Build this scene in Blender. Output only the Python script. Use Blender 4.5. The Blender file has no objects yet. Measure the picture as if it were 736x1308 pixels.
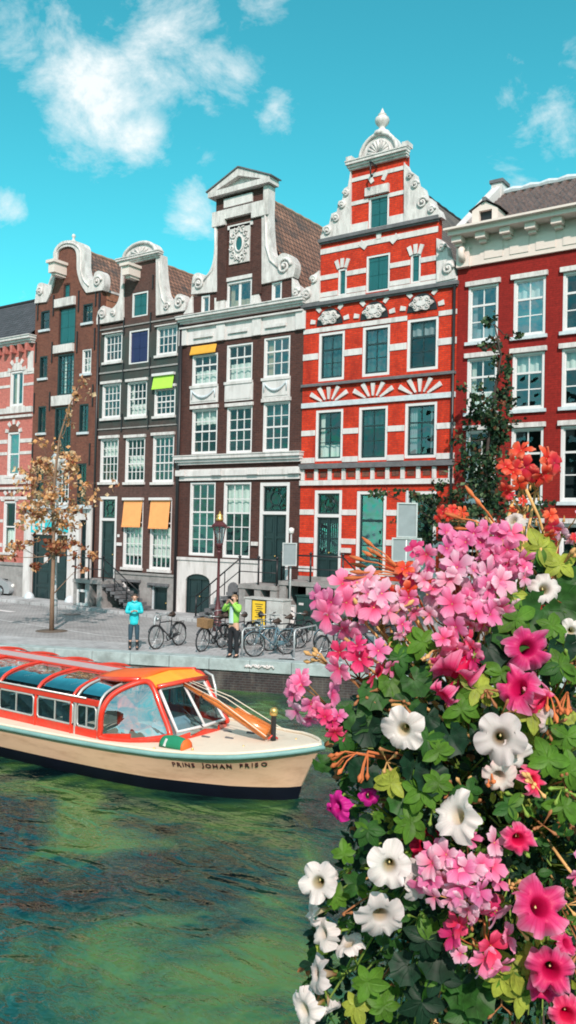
import bpy, bmesh, math, random
from mathutils import Vector, Matrix
from mathutils.geometry import tessellate_polygon
R = math.radians; PI = math.pi
random.seed(7)
S = bpy.context.scene; COL = S.collection

# ------------------------------------------------------------------ camera
FP = 1100.0; CAMLOC = Vector((0, -27.2, 3.7))
YAW = Vector((-0.576, 0.8174, 0)).normalized(); PITCH = R(1.15); ROLL = R(1.25)
_r0 = Vector((YAW.y, -YAW.x, 0)); _up = Vector((0, 0, 1))
CF = YAW * math.cos(PITCH) + _up * math.sin(PITCH)
_u1 = _up * math.cos(PITCH) - YAW * math.sin(PITCH)
CR = _r0 * math.cos(ROLL) + _u1 * math.sin(ROLL)
CU = _u1 * math.cos(ROLL) - _r0 * math.sin(ROLL)
cd = bpy.data.cameras.new('camera'); cam = bpy.data.objects.new('camera', cd); COL.objects.link(cam)
cam.matrix_world = Matrix(((CR.x, CU.x, -CF.x, CAMLOC.x), (CR.y, CU.y, -CF.y, CAMLOC.y), (CR.z, CU.z, -CF.z, CAMLOC.z), (0, 0, 0, 1)))
cd.sensor_fit = 'VERTICAL'; cd.sensor_height = 36; cd.lens = 36 * FP / 1308
cd.clip_start = 0.05; cd.clip_end = 3000
cd.dof.use_dof = False
S.camera = cam
def ray(px, py): return CF + CR * ((px - 368) / FP) - CU * ((py - 654) / FP)
def F(px, py, Y=0.0):                       # a point of the facade plane
    d = ray(px, py); t = (Y - CAMLOC.y) / d.y; return CAMLOC + d * t
def G(px, py, Z=0.0):                       # a point of a level plane
    d = ray(px, py); t = (Z - CAMLOC.z) / d.z; return CAMLOC + d * t
def D(px, py, dist): return CAMLOC + ray(px, py) * dist

# ------------------------------------------------------------------ light
SUN_EL = R(38); SUN_AZ = R(40)              # azimuth: towards the canal, 40 degrees round to the right
sdir = Vector((math.sin(SUN_AZ) * math.cos(SUN_EL), -math.cos(SUN_AZ) * math.cos(SUN_EL), math.sin(SUN_EL)))
sl = bpy.data.lights.new('sun', 'SUN'); sl.energy = 4.8; sl.angle = R(0.6); sl.color = (1, .845, .775)
so = bpy.data.objects.new('sun', sl); COL.objects.link(so); so.rotation_euler = sdir.to_track_quat('Z', 'Y').to_euler(); so.location = (0, 0, 60)
W = bpy.data.worlds.new('World'); S.world = W; W.use_nodes = True
nt = W.node_tree; N = nt.nodes; L = nt.links
bg = N['Background']; bg.inputs[1].default_value = 0.112
sky = N.new('ShaderNodeTexSky'); sky.sky_type = 'NISHITA'; sky.sun_disc = False
sky.sun_elevation = SUN_EL; sky.sun_rotation = math.atan2(sdir.x, sdir.y); sky.air_density = 1.0; sky.dust_density = .3; sky.ozone_density = 1.0
tint = N.new('ShaderNodeMix'); tint.data_type = 'RGBA'; tint.blend_type = 'MULTIPLY'; tint.inputs[0].default_value = 1
L.new(sky.outputs[0], tint.inputs[6]); tint.inputs[7].default_value = (.44, 2.08, 1.62, 1)
tc = N.new('ShaderNodeTexCoord')
mask = None
def wmath(op, a, b=None, c=None, clamp=False):
    n = N.new('ShaderNodeMath'); n.operation = op; n.use_clamp = clamp
    for i, v in enumerate((a, b, c)):
        if v is None: continue
        if isinstance(v, (int, float)): n.inputs[i].default_value = v
        else: L.new(v, n.inputs[i])
    return n.outputs[0]
CLOUDS = [((205, 40), 92, .86), ((125, 115), 82, .93), ((170, 165), 50, .75), ((250, 75), 70, .70), ((300, 90), 50, .6), ((240, 268), 36, 1.0), ((355, 145), 34, .7), ((90, 60), 60, .6), ((20, 40), 60, .6), ((10, 265), 30, .8),
          ((705, 155), 60, .72), ((660, 200), 50, .5), ((736, 100), 50, .45), ((640, 125), 25, .5), ((0, 20), 40, .6), ((330, 0), 60, .6), ((265, 190), 35, .35), ((360, 55), 25, .3), ((40, 380), 45, .35), ((560, 110), 60, .15),
          ((-200, 150), 120, .8), ((950, 60), 130, .8), ((1200, 300), 150, .7), ((-600, 300), 150, .8), ((100, -300), 200, .8), ((700, -500), 200, .8)]
for (cx, cy), rad, amp in CLOUDS:
    d = ray(cx, cy).normalized()
    dt = N.new('ShaderNodeVectorMath'); dt.operation = 'DOT_PRODUCT'; L.new(tc.outputs['Generated'], dt.inputs[0]); dt.inputs[1].default_value = d
    a = rad / ray(cx, cy).length / FP * 1.15
    m = wmath('MULTIPLY', wmath('SUBTRACT', dt.outputs['Value'], 1.0), 2.2 / (a * a))     # -(angle/a)^2
    m = wmath('MULTIPLY', wmath('EXPONENT', m), amp)
    mask = m if mask is None else wmath('MAXIMUM', mask, m)
nz = N.new('ShaderNodeTexNoise'); nz.inputs['Scale'].default_value = 10.5; nz.inputs['Detail'].default_value = 12; nz.inputs['Roughness'].default_value = .66; nz.inputs['Distortion'].default_value = .25
mp = N.new('ShaderNodeMapping'); mp.inputs['Scale'].default_value = (1, 1, 1.5); L.new(tc.outputs['Generated'], mp.inputs[0]); L.new(mp.outputs[0], nz.inputs['Vector'])
far = N.new('ShaderNodeVectorMath'); far.operation = 'DOT_PRODUCT'; L.new(tc.outputs['Generated'], far.inputs[0]); far.inputs[1].default_value = -CF
farm = wmath('MULTIPLY', wmath('GREATER_THAN', far.outputs['Value'], -0.2), .74)          # broken cloud over the rest of the sky
mask = wmath('MAXIMUM', mask, farm)
cl = wmath('SUBTRACT', wmath('ADD', wmath('MULTIPLY', mask, .50), nz.outputs['Fac']), .715)
cl = wmath('MULTIPLY', cl, 3.3, clamp=True)
cl = wmath('POWER', cl, 1.15)
cl = wmath('MULTIPLY', cl, .93)
cmix = N.new('ShaderNodeMix'); cmix.data_type = 'RGBA'; L.new(cl, cmix.inputs[0]); L.new(tint.outputs[2], cmix.inputs[6]); cmix.inputs[7].default_value = (9.3, 9.7, 9.7, 1)
L.new(cmix.outputs[2], bg.inputs[0])
S.view_settings.view_transform = 'Standard'; S.view_settings.look = 'None'; S.view_settings.exposure = -0.02; S.view_settings.gamma = 1
S.view_settings.use_curve_mapping = False
S.cycles.filter_width = 1.85; S.cycles.max_bounces = 6; S.cycles.transparent_max_bounces = 10; S.cycles.glossy_bounces = 3; S.cycles.diffuse_bounces = 2; S.cycles.transmission_bounces = 4
S.cycles.caustics_reflective = False; S.cycles.caustics_refractive = False; S.cycles.sample_clamp_indirect = 6

# ------------------------------------------------------------------ materials
def newmat(name):
    m = bpy.data.materials.new(name); m.use_nodes = True
    return m, m.node_tree, m.node_tree.nodes['Principled BSDF']
def sh(n, t): return n.nodes.new(t)
def c4(c): return (c[0], c[1], c[2], 1)
def mat(name, col, rough=.6, var=.12, scale=3.0, bump=0.0, bscale=30, metal=0, spec=.5, dirt=None, dscale=.8, damt=.5, coat=0, stretch=(1, 1, 1), trans=0):
    m, n, b = newmat(name)
    t = sh(n, 'ShaderNodeTexCoord'); mp = sh(n, 'ShaderNodeMapping'); mp.inputs['Scale'].default_value = stretch
    n.links.new(t.outputs['Object'], mp.inputs[0])
    z = sh(n, 'ShaderNodeTexNoise'); z.inputs['Scale'].default_value = scale; z.inputs['Detail'].default_value = 6; z.inputs['Roughness'].default_value = .65
    n.links.new(mp.outputs[0], z.inputs['Vector'])
    r = sh(n, 'ShaderNodeMapRange'); r.inputs[1].default_value = .3; r.inputs[2].default_value = .7; r.inputs[3].default_value = 1 - var; r.inputs[4].default_value = 1 + var
    n.links.new(z.outputs['Fac'], r.inputs[0])
    h = sh(n, 'ShaderNodeHueSaturation'); h.inputs['Color'].default_value = c4(col); n.links.new(r.outputs[0], h.inputs['Value'])
    out = h.outputs[0]
    if dirt:
        z2 = sh(n, 'ShaderNodeTexNoise'); z2.inputs['Scale'].default_value = dscale; z2.inputs['Detail'].default_value = 8; z2.inputs['Roughness'].default_value = .7
        n.links.new(mp.outputs[0], z2.inputs['Vector'])
        r2 = sh(n, 'ShaderNodeMapRange'); r2.inputs[1].default_value = .48; r2.inputs[2].default_value = .7; r2.inputs[3].default_value = 0; r2.inputs[4].default_value = damt
        n.links.new(z2.outputs['Fac'], r2.inputs[0])
        mx = sh(n, 'ShaderNodeMix'); mx.data_type = 'RGBA'; n.links.new(r2.outputs[0], mx.inputs[0]); n.links.new(out, mx.inputs[6]); mx.inputs[7].default_value = c4(dirt)
        out = mx.outputs[2]
    n.links.new(out, b.inputs['Base Color'])
    b.inputs['Roughness'].default_value = rough; b.inputs['Metallic'].default_value = metal; b.inputs['Specular IOR Level'].default_value = spec
    if coat: b.inputs['Coat Weight'].default_value = coat; b.inputs['Coat Roughness'].default_value = .08
    if bump:
        z3 = sh(n, 'ShaderNodeTexNoise'); z3.inputs['Scale'].default_value = bscale; z3.inputs['Detail'].default_value = 4
        n.links.new(mp.outputs[0], z3.inputs['Vector'])
        bp = sh(n, 'ShaderNodeBump'); bp.inputs['Strength'].default_value = bump; bp.inputs['Distance'].default_value = .02
        n.links.new(z3.outputs['Fac'], bp.inputs['Height']); n.links.new(bp.outputs[0], b.inputs['Normal'])
    return m
def brick(name, c1, c2, mortar, bw=.22, bh=.072, ms=.012, rough=.85, stain=None, samt=.5, zsplit=None, c3=None, bump=.6):
    m, n, b = newmat(name); lk = n.links
    t = sh(n, 'ShaderNodeTexCoord'); sp = sh(n, 'ShaderNodeSeparateXYZ'); lk.new(t.outputs['Object'], sp.inputs[0])
    ad = sh(n, 'ShaderNodeMath'); ad.operation = 'ADD'; lk.new(sp.outputs[0], ad.inputs[0]); lk.new(sp.outputs[1], ad.inputs[1])
    cb = sh(n, 'ShaderNodeCombineXYZ'); lk.new(ad.outputs[0], cb.inputs[0]); lk.new(sp.outputs[2], cb.inputs[1])
    k = sh(n, 'ShaderNodeTexBrick'); lk.new(cb.outputs[0], k.inputs['Vector']); k.inputs['Scale'].default_value = 1
    k.inputs['Color1'].default_value = c4(c1); k.inputs['Color2'].default_value = c4(c2); k.inputs['Mortar'].default_value = c4(mortar)
    k.inputs['Mortar Size'].default_value = ms; k.inputs['Mortar Smooth'].default_value = .2; k.inputs['Brick Width'].default_value = bw; k.inputs['Row Height'].default_value = bh; k.inputs['Bias'].default_value = -.1
    z = sh(n, 'ShaderNodeTexNoise'); z.inputs['Scale'].default_value = 8; z.inputs['Detail'].default_value = 8; z.inputs['Roughness'].default_value = .85; lk.new(t.outputs['Object'], z.inputs['Vector'])
    r = sh(n, 'ShaderNodeMapRange'); r.inputs[1].default_value = .3; r.inputs[2].default_value = .7; r.inputs[3].default_value = .58; r.inputs[4].default_value = 1.42; lk.new(z.outputs['Fac'], r.inputs[0])
    h = sh(n, 'ShaderNodeHueSaturation'); lk.new(k.outputs['Color'], h.inputs['Color']); lk.new(r.outputs[0], h.inputs['Value']); out = h.outputs[0]
    if c3:      # an upper storey painted another colour
        rr = sh(n, 'ShaderNodeMapRange'); rr.inputs[1].default_value = zsplit[0]; rr.inputs[2].default_value = zsplit[1]; lk.new(sp.outputs[2], rr.inputs[0])
        z4 = sh(n, 'ShaderNodeTexNoise'); z4.inputs['Scale'].default_value = 1.1; z4.inputs['Detail'].default_value = 5; lk.new(t.outputs['Object'], z4.inputs['Vector'])
        rz = sh(n, 'ShaderNodeMapRange'); rz.inputs[1].default_value = zsplit[2]; rz.inputs[2].default_value = zsplit[3]; rz.inputs[3].default_value = 1; rz.inputs[4].default_value = 0; lk.new(sp.outputs[2], rz.inputs[0])
        mm = sh(n, 'ShaderNodeMath'); mm.operation = 'MULTIPLY'; lk.new(rr.outputs[0], mm.inputs[0]); lk.new(rz.outputs[0], mm.inputs[1])
        m2 = sh(n, 'ShaderNodeMath'); m2.operation = 'MULTIPLY'; lk.new(mm.outputs[0], m2.inputs[0]); 
        r4 = sh(n, 'ShaderNodeMapRange'); r4.inputs[1].default_value = .35; r4.inputs[2].default_value = .6; r4.inputs[3].default_value = .6; r4.inputs[4].default_value = .95; lk.new(z4.outputs['Fac'], r4.inputs[0]); lk.new(r4.outputs[0], m2.inputs[1])
        mx = sh(n, 'ShaderNodeMix'); mx.data_type = 'RGBA'; lk.new(m2.outputs[0], mx.inputs[0]); lk.new(out, mx.inputs[6]); mx.inputs[7].default_value = c4(c3); out = mx.outputs[2]
    if stain:
        z2 = sh(n, 'ShaderNodeTexNoise'); z2.inputs['Scale'].default_value = .9; z2.inputs['Detail'].default_value = 9; z2.inputs['Roughness'].default_value = .7
        mp = sh(n, 'ShaderNodeMapping'); mp.inputs['Scale'].default_value = (1.6, 1.6, .5); lk.new(t.outputs['Object'], mp.inputs[0]); lk.new(mp.outputs[0], z2.inputs['Vector'])
        r2 = sh(n, 'ShaderNodeMapRange'); r2.inputs[1].default_value = .46; r2.inputs[2].default_value = .72; r2.inputs[4].default_value = samt; lk.new(z2.outputs['Fac'], r2.inputs[0])
        mx = sh(n, 'ShaderNodeMix'); mx.data_type = 'RGBA'; lk.new(r2.outputs[0], mx.inputs[0]); lk.new(out, mx.inputs[6]); mx.inputs[7].default_value = c4(stain); out = mx.outputs[2]
    lk.new(out, b.inputs['Base Color']); b.inputs['Roughness'].default_value = rough; b.inputs['Specular IOR Level'].default_value = .25
    bp = sh(n, 'ShaderNodeBump'); bp.inputs['Strength'].default_value = bump; bp.inputs['Distance'].default_value = .01; bp.invert = True
    lk.new(k.outputs['Fac'], bp.inputs['Height']); lk.new(bp.outputs[0], b.inputs['Normal'])
    return m
def glassmat(name, refl=.3, tint=(.82, .92, .92), wav=.13):
    m = bpy.data.materials.new(name); m.use_nodes = True; n = m.node_tree; lk = n.links
    n.nodes.remove(n.nodes['Principled BSDF']); out = n.nodes['Material Output']
    tr = sh(n, 'ShaderNodeBsdfTransparent'); tr.inputs[0].default_value = c4(tint)
    gl = sh(n, 'ShaderNodeBsdfGlossy'); gl.inputs['Roughness'].default_value = .02; gl.inputs[0].default_value = (.55, .90, .98, 1) if 'boat' not in name else (.97, 1, 1, 1)
    t = sh(n, 'ShaderNodeTexCoord'); z = sh(n, 'ShaderNodeTexNoise'); z.inputs['Scale'].default_value = 1.3; z.inputs['Detail'].default_value = 2; lk.new(t.outputs['Object'], z.inputs['Vector'])
    bp = sh(n, 'ShaderNodeBump'); bp.inputs['Strength'].default_value = wav; bp.inputs['Distance'].default_value = .3; lk.new(z.outputs['Fac'], bp.inputs['Height']); lk.new(bp.outputs[0], gl.inputs['Normal'])
    lw = sh(n, 'ShaderNodeLayerWeight'); lw.inputs[0].default_value = .5; fr = sh(n, 'ShaderNodeMath'); fr.operation = 'POWER'; lk.new(lw.outputs['Facing'], fr.inputs[0]); fr.inputs[1].default_value = 4.0
    mm = sh(n, 'ShaderNodeMath'); mm.operation = 'ADD'; mm.use_clamp = True; lk.new(fr.outputs[0], mm.inputs[0]); oi = sh(n, 'ShaderNodeObjectInfo'); rg = sh(n, 'ShaderNodeMapRange'); rg.inputs[3].default_value = refl * .5; rg.inputs[4].default_value = refl * 1.7; lk.new(oi.outputs['Random'], rg.inputs[0]); lk.new(rg.outputs[0], mm.inputs[1])
    ms = sh(n, 'ShaderNodeMixShader'); lk.new(mm.outputs[0], ms.inputs[0]); lk.new(tr.outputs[0], ms.inputs[1]); lk.new(gl.outputs[0], ms.inputs[2]); lk.new(ms.outputs[0], out.inputs[0])
    return m
def tilemat(name, c1, c2, mortar, bw=.25, bh=.3, stain=None):
    m, n, b = newmat(name); lk = n.links
    t = sh(n, 'ShaderNodeTexCoord'); k = sh(n, 'ShaderNodeTexBrick'); lk.new(t.outputs['UV'], k.inputs['Vector']); k.inputs['Scale'].default_value = 1; k.offset = 0.5
    k.inputs['Color1'].default_value = c4(c1); k.inputs['Color2'].default_value = c4(c2); k.inputs['Mortar'].default_value = c4(mortar); k.inputs['Mortar Size'].default_value = .035; k.inputs['Mortar Smooth'].default_value = .6
    k.inputs['Brick Width'].default_value = bw; k.inputs['Row Height'].default_value = bh
    z = sh(n, 'ShaderNodeTexNoise'); z.inputs['Scale'].default_value = 2.2; z.inputs['Detail'].default_value = 7; z.inputs['Roughness'].default_value = .75; lk.new(t.outputs['Object'], z.inputs['Vector'])
    r = sh(n, 'ShaderNodeMapRange'); r.inputs[1].default_value = .3; r.inputs[2].default_value = .7; r.inputs[3].default_value = .6; r.inputs[4].default_value = 1.4; lk.new(z.outputs['Fac'], r.inputs[0])
    h = sh(n, 'ShaderNodeHueSaturation'); lk.new(k.outputs['Color'], h.inputs['Color']); lk.new(r.outputs[0], h.inputs['Value']); out = h.outputs[0]
    if stain:
        z2 = sh(n, 'ShaderNodeTexNoise'); z2.inputs['Scale'].default_value = .7; z2.inputs['Detail'].default_value = 9; z2.inputs['Roughness'].default_value = .7; lk.new(t.outputs['Object'], z2.inputs['Vector'])
        r2 = sh(n, 'ShaderNodeMapRange'); r2.inputs[1].default_value = .5; r2.inputs[2].default_value = .62; r2.inputs[4].default_value = .8; lk.new(z2.outputs['Fac'], r2.inputs[0])
        mx = sh(n, 'ShaderNodeMix'); mx.data_type = 'RGBA'; lk.new(r2.outputs[0], mx.inputs[0]); lk.new(out, mx.inputs[6]); mx.inputs[7].default_value = c4(stain); out = mx.outputs[2]
    lk.new(out, b.inputs['Base Color']); b.inputs['Roughness'].default_value = .8
    bp = sh(n, 'ShaderNodeBump'); bp.inputs['Strength'].default_value = .9; bp.inputs['Distance'].default_value = .04; bp.invert = True
    lk.new(k.outputs['Fac'], bp.inputs['Height']); lk.new(bp.outputs[0], b.inputs['Normal'])
    return m

M = {}
M['white'] = mat('white_paint', (.66, .625, .62), .55, .12, 2, .15, 25, dirt=(.36, .33, .31), dscale=2.2, damt=.6, stretch=(1.6, 1, .35))
M['whitestone'] = mat('white_stone', (.65, .61, .60), .7, .18, 5, .5, 40, dirt=(.28, .25, .24), dscale=2.8, damt=.7, stretch=(1.6, 1, .4))
M['cream'] = mat('cream_frieze_paint', (.74, .63, .58), .6, .08, 2, .1, 20, dirt=(.45, .36, .3), dscale=2, damt=.3)
M['frame'] = mat('white_window_paint', (.70, .675, .68), .4, .05, 3)
M['sill'] = mat('pale_blue_stone', (.55, .60, .64), .7, .15, 6, .3, 40)
M['grey'] = mat('grey_stone', (.30, .285, .28), .8, .22, 3, .5, 25, dirt=(.12, .12, .12), dscale=2, damt=.5)
M['greydark'] = mat('dark_grey_stone', (.13, .13, .14), .75, .25, 4, .4, 25)
M['green'] = mat('dark_green_paint', (.012, .030, .034), .3, .2, 4, spec=.6)
M['teal'] = mat('teal_shutter_paint', (.008, .11, .12), .35, .2, 4, .3, 9, stretch=(6, 1, .3))
M['blue'] = mat('navy_shutter_paint', (.012, .016, .085), .4, .2, 4, .3, 9, stretch=(6, 1, .3))
M['black'] = mat('black_iron', (.015, .015, .018), .4, .2, 8)
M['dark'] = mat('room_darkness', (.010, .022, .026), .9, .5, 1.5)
M['orange'] = mat('orange_canvas', (.88, .37, .13), .8, .08, 4, .2, 60)
M['lime'] = mat('lime_canvas', (.42, .72, .08), .8, .08, 4, .2, 60)
M['mustard'] = mat('mustard_canvas', (.72, .36, .04), .8, .08, 4, .2, 60)
M['cyan'] = mat('cyan_sign_paint', (.02, .50, .56), .5, .1, 4)
M['curtain'] = mat('cream_curtain_cloth', (.72, .70, .64), .9, .15, 3, stretch=(8, 1, .3))
M['tealcurtain'] = mat('teal_blind_cloth', (.004, .055, .06), .8, .15, 3)
M['glass'] = glassmat('window_glass', .09)
M['glasshi'] = glassmat('sky_facing_glass', .19)
M['b_pink'] = brick('pink_red_brick', (.60, .16, .13), (.48, .12, .10), (.42, .20, .17), stain=(.36, .17, .15), samt=.4)
M['b_brown'] = brick('brown_brick', (.20, .068, .045), (.135, .045, .032), (.16, .09, .07), stain=(.07, .032, .028), samt=.6)
M['b_dark'] = brick('dark_brown_brick', (.095, .036, .028), (.06, .024, .02), (.085, .05, .045), stain=(.03, .02, .02), samt=.5)
M['b_red'] = brick('bright_red_brick', (.70, .046, .012), (.52, .028, .009), (.42, .055, .035), stain=(.20, .016, .012), samt=.8)
M['b_wine'] = brick('wine_red_painted_brick', (.29, .017, .013), (.24, .014, .011), (.21, .015, .012), stain=(.16, .012, .011), samt=.6, bump=.3)
M['b_side'] = brick('party_wall_brick', (.42, .16, .09), (.3, .11, .06), (.3, .2, .15))
M['t_brown'] = tilemat('mossy_brown_roof_tiles', (.30, .15, .10), (.2, .10, .07), (.06, .04, .035), stain=(.055, .05, .05))
M['t_slate'] = tilemat('dark_slate_roof_tiles', (.085, .085, .10), (.06, .06, .07), (.02, .02, .025), bw=.25, bh=.2)
M['t_grey'] = tilemat('grey_brown_roof_tiles', (.22, .17, .15), (.15, .12, .11), (.05, .045, .045), bw=.2, bh=.2, stain=(.07, .065, .065))

# ------------------------------------------------------------------ mesh helpers
def wl(o):
    v = Vector((0, 0, 0))
    while o is not None: v = v + o.location; o = o.parent
    return v
class MB:
    def __init__(s): s.v = []; s.f = []; s.m = []; s.s = []; s.uv = {}
    def add(s, vs, fs, mi=0, smooth=False):
        o = len(s.v); s.v += [tuple(v) for v in vs]
        for f in fs: s.f.append(tuple(i + o for i in f)); s.m.append(mi); s.s.append(smooth)
        return s
    def box(s, x0, x1, y0, y1, z0, z1, mi=0):
        if x0 > x1: x0, x1 = x1, x0
        if y0 > y1: y0, y1 = y1, y0
        if z0 > z1: z0, z1 = z1, z0
        return s.add([(x0, y0, z0), (x1, y0, z0), (x1, y1, z0), (x0, y1, z0), (x0, y0, z1), (x1, y0, z1), (x1, y1, z1), (x0, y1, z1)],
                     [(0, 3, 2, 1), (4, 5, 6, 7), (0, 1, 5, 4), (1, 2, 6, 5), (2, 3, 7, 6), (3, 0, 4, 7)], mi)
    def quad(s, a, b, c, d, mi=0): return s.add([a, b, c, d], [(0, 1, 2, 3)], mi)
    def prism(s, pts, y0, y1, holes=(), mi=0, sides=True, holemi=None):
        """polygon of (x,z) points with holes, extruded from y0 (front) to y1"""
        loops = [list(pts)] + [list(h) for h in holes]
        def area(l): return sum(l[i][0] * l[(i + 1) % len(l)][1] - l[(i + 1) % len(l)][0] * l[i][1] for i in range(len(l)))
        if area(loops[0]) < 0: loops[0].reverse()
        for h in loops[1:]:
            if area(h) > 0: h.reverse()
        flat = [p for l in loops for p in l]; n = len(flat)
        tris = tessellate_polygon([[Vector((p[0], p[1], 0)) for p in l] for l in loops])
        fs = []
        for t in tris:
            a, b, c = [flat[i] for i in t]
            cr = (b[0] - a[0]) * (c[1] - a[1]) - (b[1] - a[1]) * (c[0] - a[0])
            if abs(cr) < 1e-9: continue
            t = tuple(t) if cr > 0 else (t[0], t[2], t[1])
            fs.append(t); fs.append((t[0] + n, t[2] + n, t[1] + n))
        vs = [(p[0], y0, p[1]) for p in flat] + [(p[0], y1, p[1]) for p in flat]
        s.add(vs, fs, mi)
        o = 0
        for k, l in enumerate(loops):
            m = len(l); q = [(o + i, o + i + n, o + (i + 1) % m + n, o + (i + 1) % m) for i in range(m)]
            s.add(vs, q, mi if k == 0 or holemi is None else holemi); o += m
        return s
    def tube(s, pts, r, n=8, mi=0, closed=False, smooth=True, caps=True):
        pts = [Vector(p) for p in pts]; k = len(pts); rs = r if isinstance(r, (list, tuple)) else [r] * k
        vs = []; ref = None
        for i, p in enumerate(pts):
            a = pts[(i - 1) % k] if (closed or i > 0) else p; b = pts[(i + 1) % k] if (closed or i < k - 1) else p
            t = (b - a).normalized() if (b - a).length > 1e-9 else Vector((0, 0, 1))
            if ref is None: ref = t.orthogonal().normalized()
            ref = (ref - t * ref.dot(t)); ref = ref.normalized() if ref.length > 1e-6 else t.orthogonal().normalized()
            bn = t.cross(ref)
            for j in range(n):
                an = 2 * PI * j / n; vs.append(p + (ref * math.cos(an) + bn * math.sin(an)) * rs[i])
        fs = []
        for i in range(k if closed else k - 1):
            for j in range(n):
                i2 = (i + 1) % k; fs.append((i * n + j, i * n + (j + 1) % n, i2 * n + (j + 1) % n, i2 * n + j))
        if caps and not closed: fs.append(tuple(range(n))[::-1]); fs.append(tuple((k - 1) * n + j for j in range(n)))
        return s.add(vs, fs, mi, smooth)
    def bar(s, p, q, w, h=None, mi=0, up=(0, 0, 1)):
        p = Vector(p); q = Vector(q); h = h or w; t = (q - p).normalized(); u = Vector(up)
        if abs(t.dot(u)) > .98: u = Vector((0, 1, 0))
        a = t.cross(u).normalized() * w / 2; b = a.cross(t).normalized() * h / 2
        vs = [p - a - b, p + a - b, p + a + b, p - a + b, q - a - b, q + a - b, q + a + b, q - a + b]
        return s.add(vs, [(0, 1, 2, 3), (7, 6, 5, 4), (0, 4, 5, 1), (1, 5, 6, 2), (2, 6, 7, 3), (3, 7, 4, 0)], mi)
    def lathe(s, prof, c=(0, 0, 0), n=16, mi=0, smooth=True, axis='Z'):
        vs = []; k = len(prof)
        for (r, z) in prof:
            for j in range(n):
                a = 2 * PI * j / n; p = (r * math.cos(a), r * math.sin(a), z)
                if axis == 'Y': p = (p[0], p[2], p[1])
                if axis == 'X': p = (p[2], p[0], p[1])
                vs.append((c[0] + p[0], c[1] + p[1], c[2] + p[2]))
        fs = [(i * n + j, i * n + (j + 1) % n, (i + 1) * n + (j + 1) % n, (i + 1) * n + j) for i in range(k - 1) for j in range(n)]
        if prof[0][0] > 1e-5: fs.append(tuple(range(n))[::-1])
        if prof[-1][0] > 1e-5: fs.append(tuple((k - 1) * n + j for j in range(n)))
        return s.add(vs, fs, mi, smooth)
    def grid(s, fn, nu, nv, mi=0, smooth=True, wrap=False):
        vs = [fn(i / nu, j / nv) for i in range(nu + 1) for j in range(nv + 1)]
        fs = [(i * (nv + 1) + j, (i + 1) * (nv + 1) + j, (i + 1) * (nv + 1) + j + 1, i * (nv + 1) + j + 1) for i in range(nu) for j in range(nv)]
        return s.add(vs, fs, mi, smooth)
    def build(s, name, mats, parent=None, uvfn=None, solid=None, subd=0, bevel=None):
        if not isinstance(mats, (list, tuple)): mats = [mats]
        me = bpy.data.meshes.new(name); o = wl(parent) if parent is not None else Vector((0, 0, 0))
        me.from_pydata([(v[0] - o.x, v[1] - o.y, v[2] - o.z) for v in s.v], [], s.f)
        for m in mats: me.materials.append(m)
        me.polygons.foreach_set('material_index', s.m); me.polygons.foreach_set('use_smooth', s.s)
        if uvfn:
            uv = me.uv_layers.new(name='UVMap')
            for p in me.polygons:
                for li in p.loop_indices: uv.data[li].uv = uvfn(Vector(s.v[me.loops[li].vertex_index]))
        me.update()
        ob = bpy.data.objects.new(name, me); COL.objects.link(ob)
        if parent is not None: ob.parent = parent
        if solid: md = ob.modifiers.new('t', 'SOLIDIFY'); md.thickness = solid; md.offset = 0
        if bevel: md = ob.modifiers.new('b', 'BEVEL'); md.width = bevel; md.segments = 2; md.limit_method = 'ANGLE'; md.angle_limit = R(40)
        if subd: md = ob.modifiers.new('s', 'SUBSURF'); md.levels = subd; md.render_levels = subd
        return ob
def tag(o, label=None, cat=None, group=None, kind=None):
    if label: o['label'] = label
    if cat: o['category'] = cat
    if group: o['group'] = group
    if kind: o['kind'] = kind
    return o
def thing(name, loc, label, cat, group=None, rz=0):
    o = bpy.data.objects.new(name, None); COL.objects.link(o); o.location = loc; o.rotation_euler = (0, 0, rz); o.empty_display_size = .3
    return tag(o, label, cat, group)
def kids(o): return [c for c in bpy.data.objects if c.parent == o]
def copy_tree(o, parent=None):
    c = o.copy(); COL.objects.link(c)
    if parent is not None: c.parent = parent
    for ch in kids(o): copy_tree(ch, c)
    return c
# ------------------------------------------------------------------ houses along the street (facades in the plane y = 0)
WR = random.Random(21)
M['greyblind'] = mat('grey_blind_cloth', (.30, .31, .32), .9, .15, 3); M['warmblind'] = mat('warm_blind_cloth', (.42, .30, .18), .9, .15, 3)
M['brass'] = mat('old_brass', (.55, .38, .14), .35, .15, 8, metal=.9)
DEP = 9.0
def P2(l, Y=0.0): return [(F(x, y, Y).x, F(x, y, Y).z) for x, y in l]
def Z(px, py, Y=0.0): return F(px, py, Y).z
def X(px, py, Y=0.0): return F(px, py, Y).x
def curve(pts, n=5):                                    # Catmull-Rom through points
    out = []
    for i in range(len(pts) - 1):
        p0 = pts[max(i - 1, 0)]; p1 = pts[i]; p2 = pts[i + 1]; p3 = pts[min(i + 2, len(pts) - 1)]
        for k in range(n):
            t = k / n
            out.append(tuple(.5 * ((2 * p1[j]) + (-p0[j] + p2[j]) * t + (2 * p0[j] - 5 * p1[j] + 4 * p2[j] - p3[j]) * t * t + (-p0[j] + 3 * p1[j] - 3 * p2[j] + p3[j]) * t ** 3) for j in (0, 1)))
    out.append(tuple(pts[-1])); return out
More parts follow.
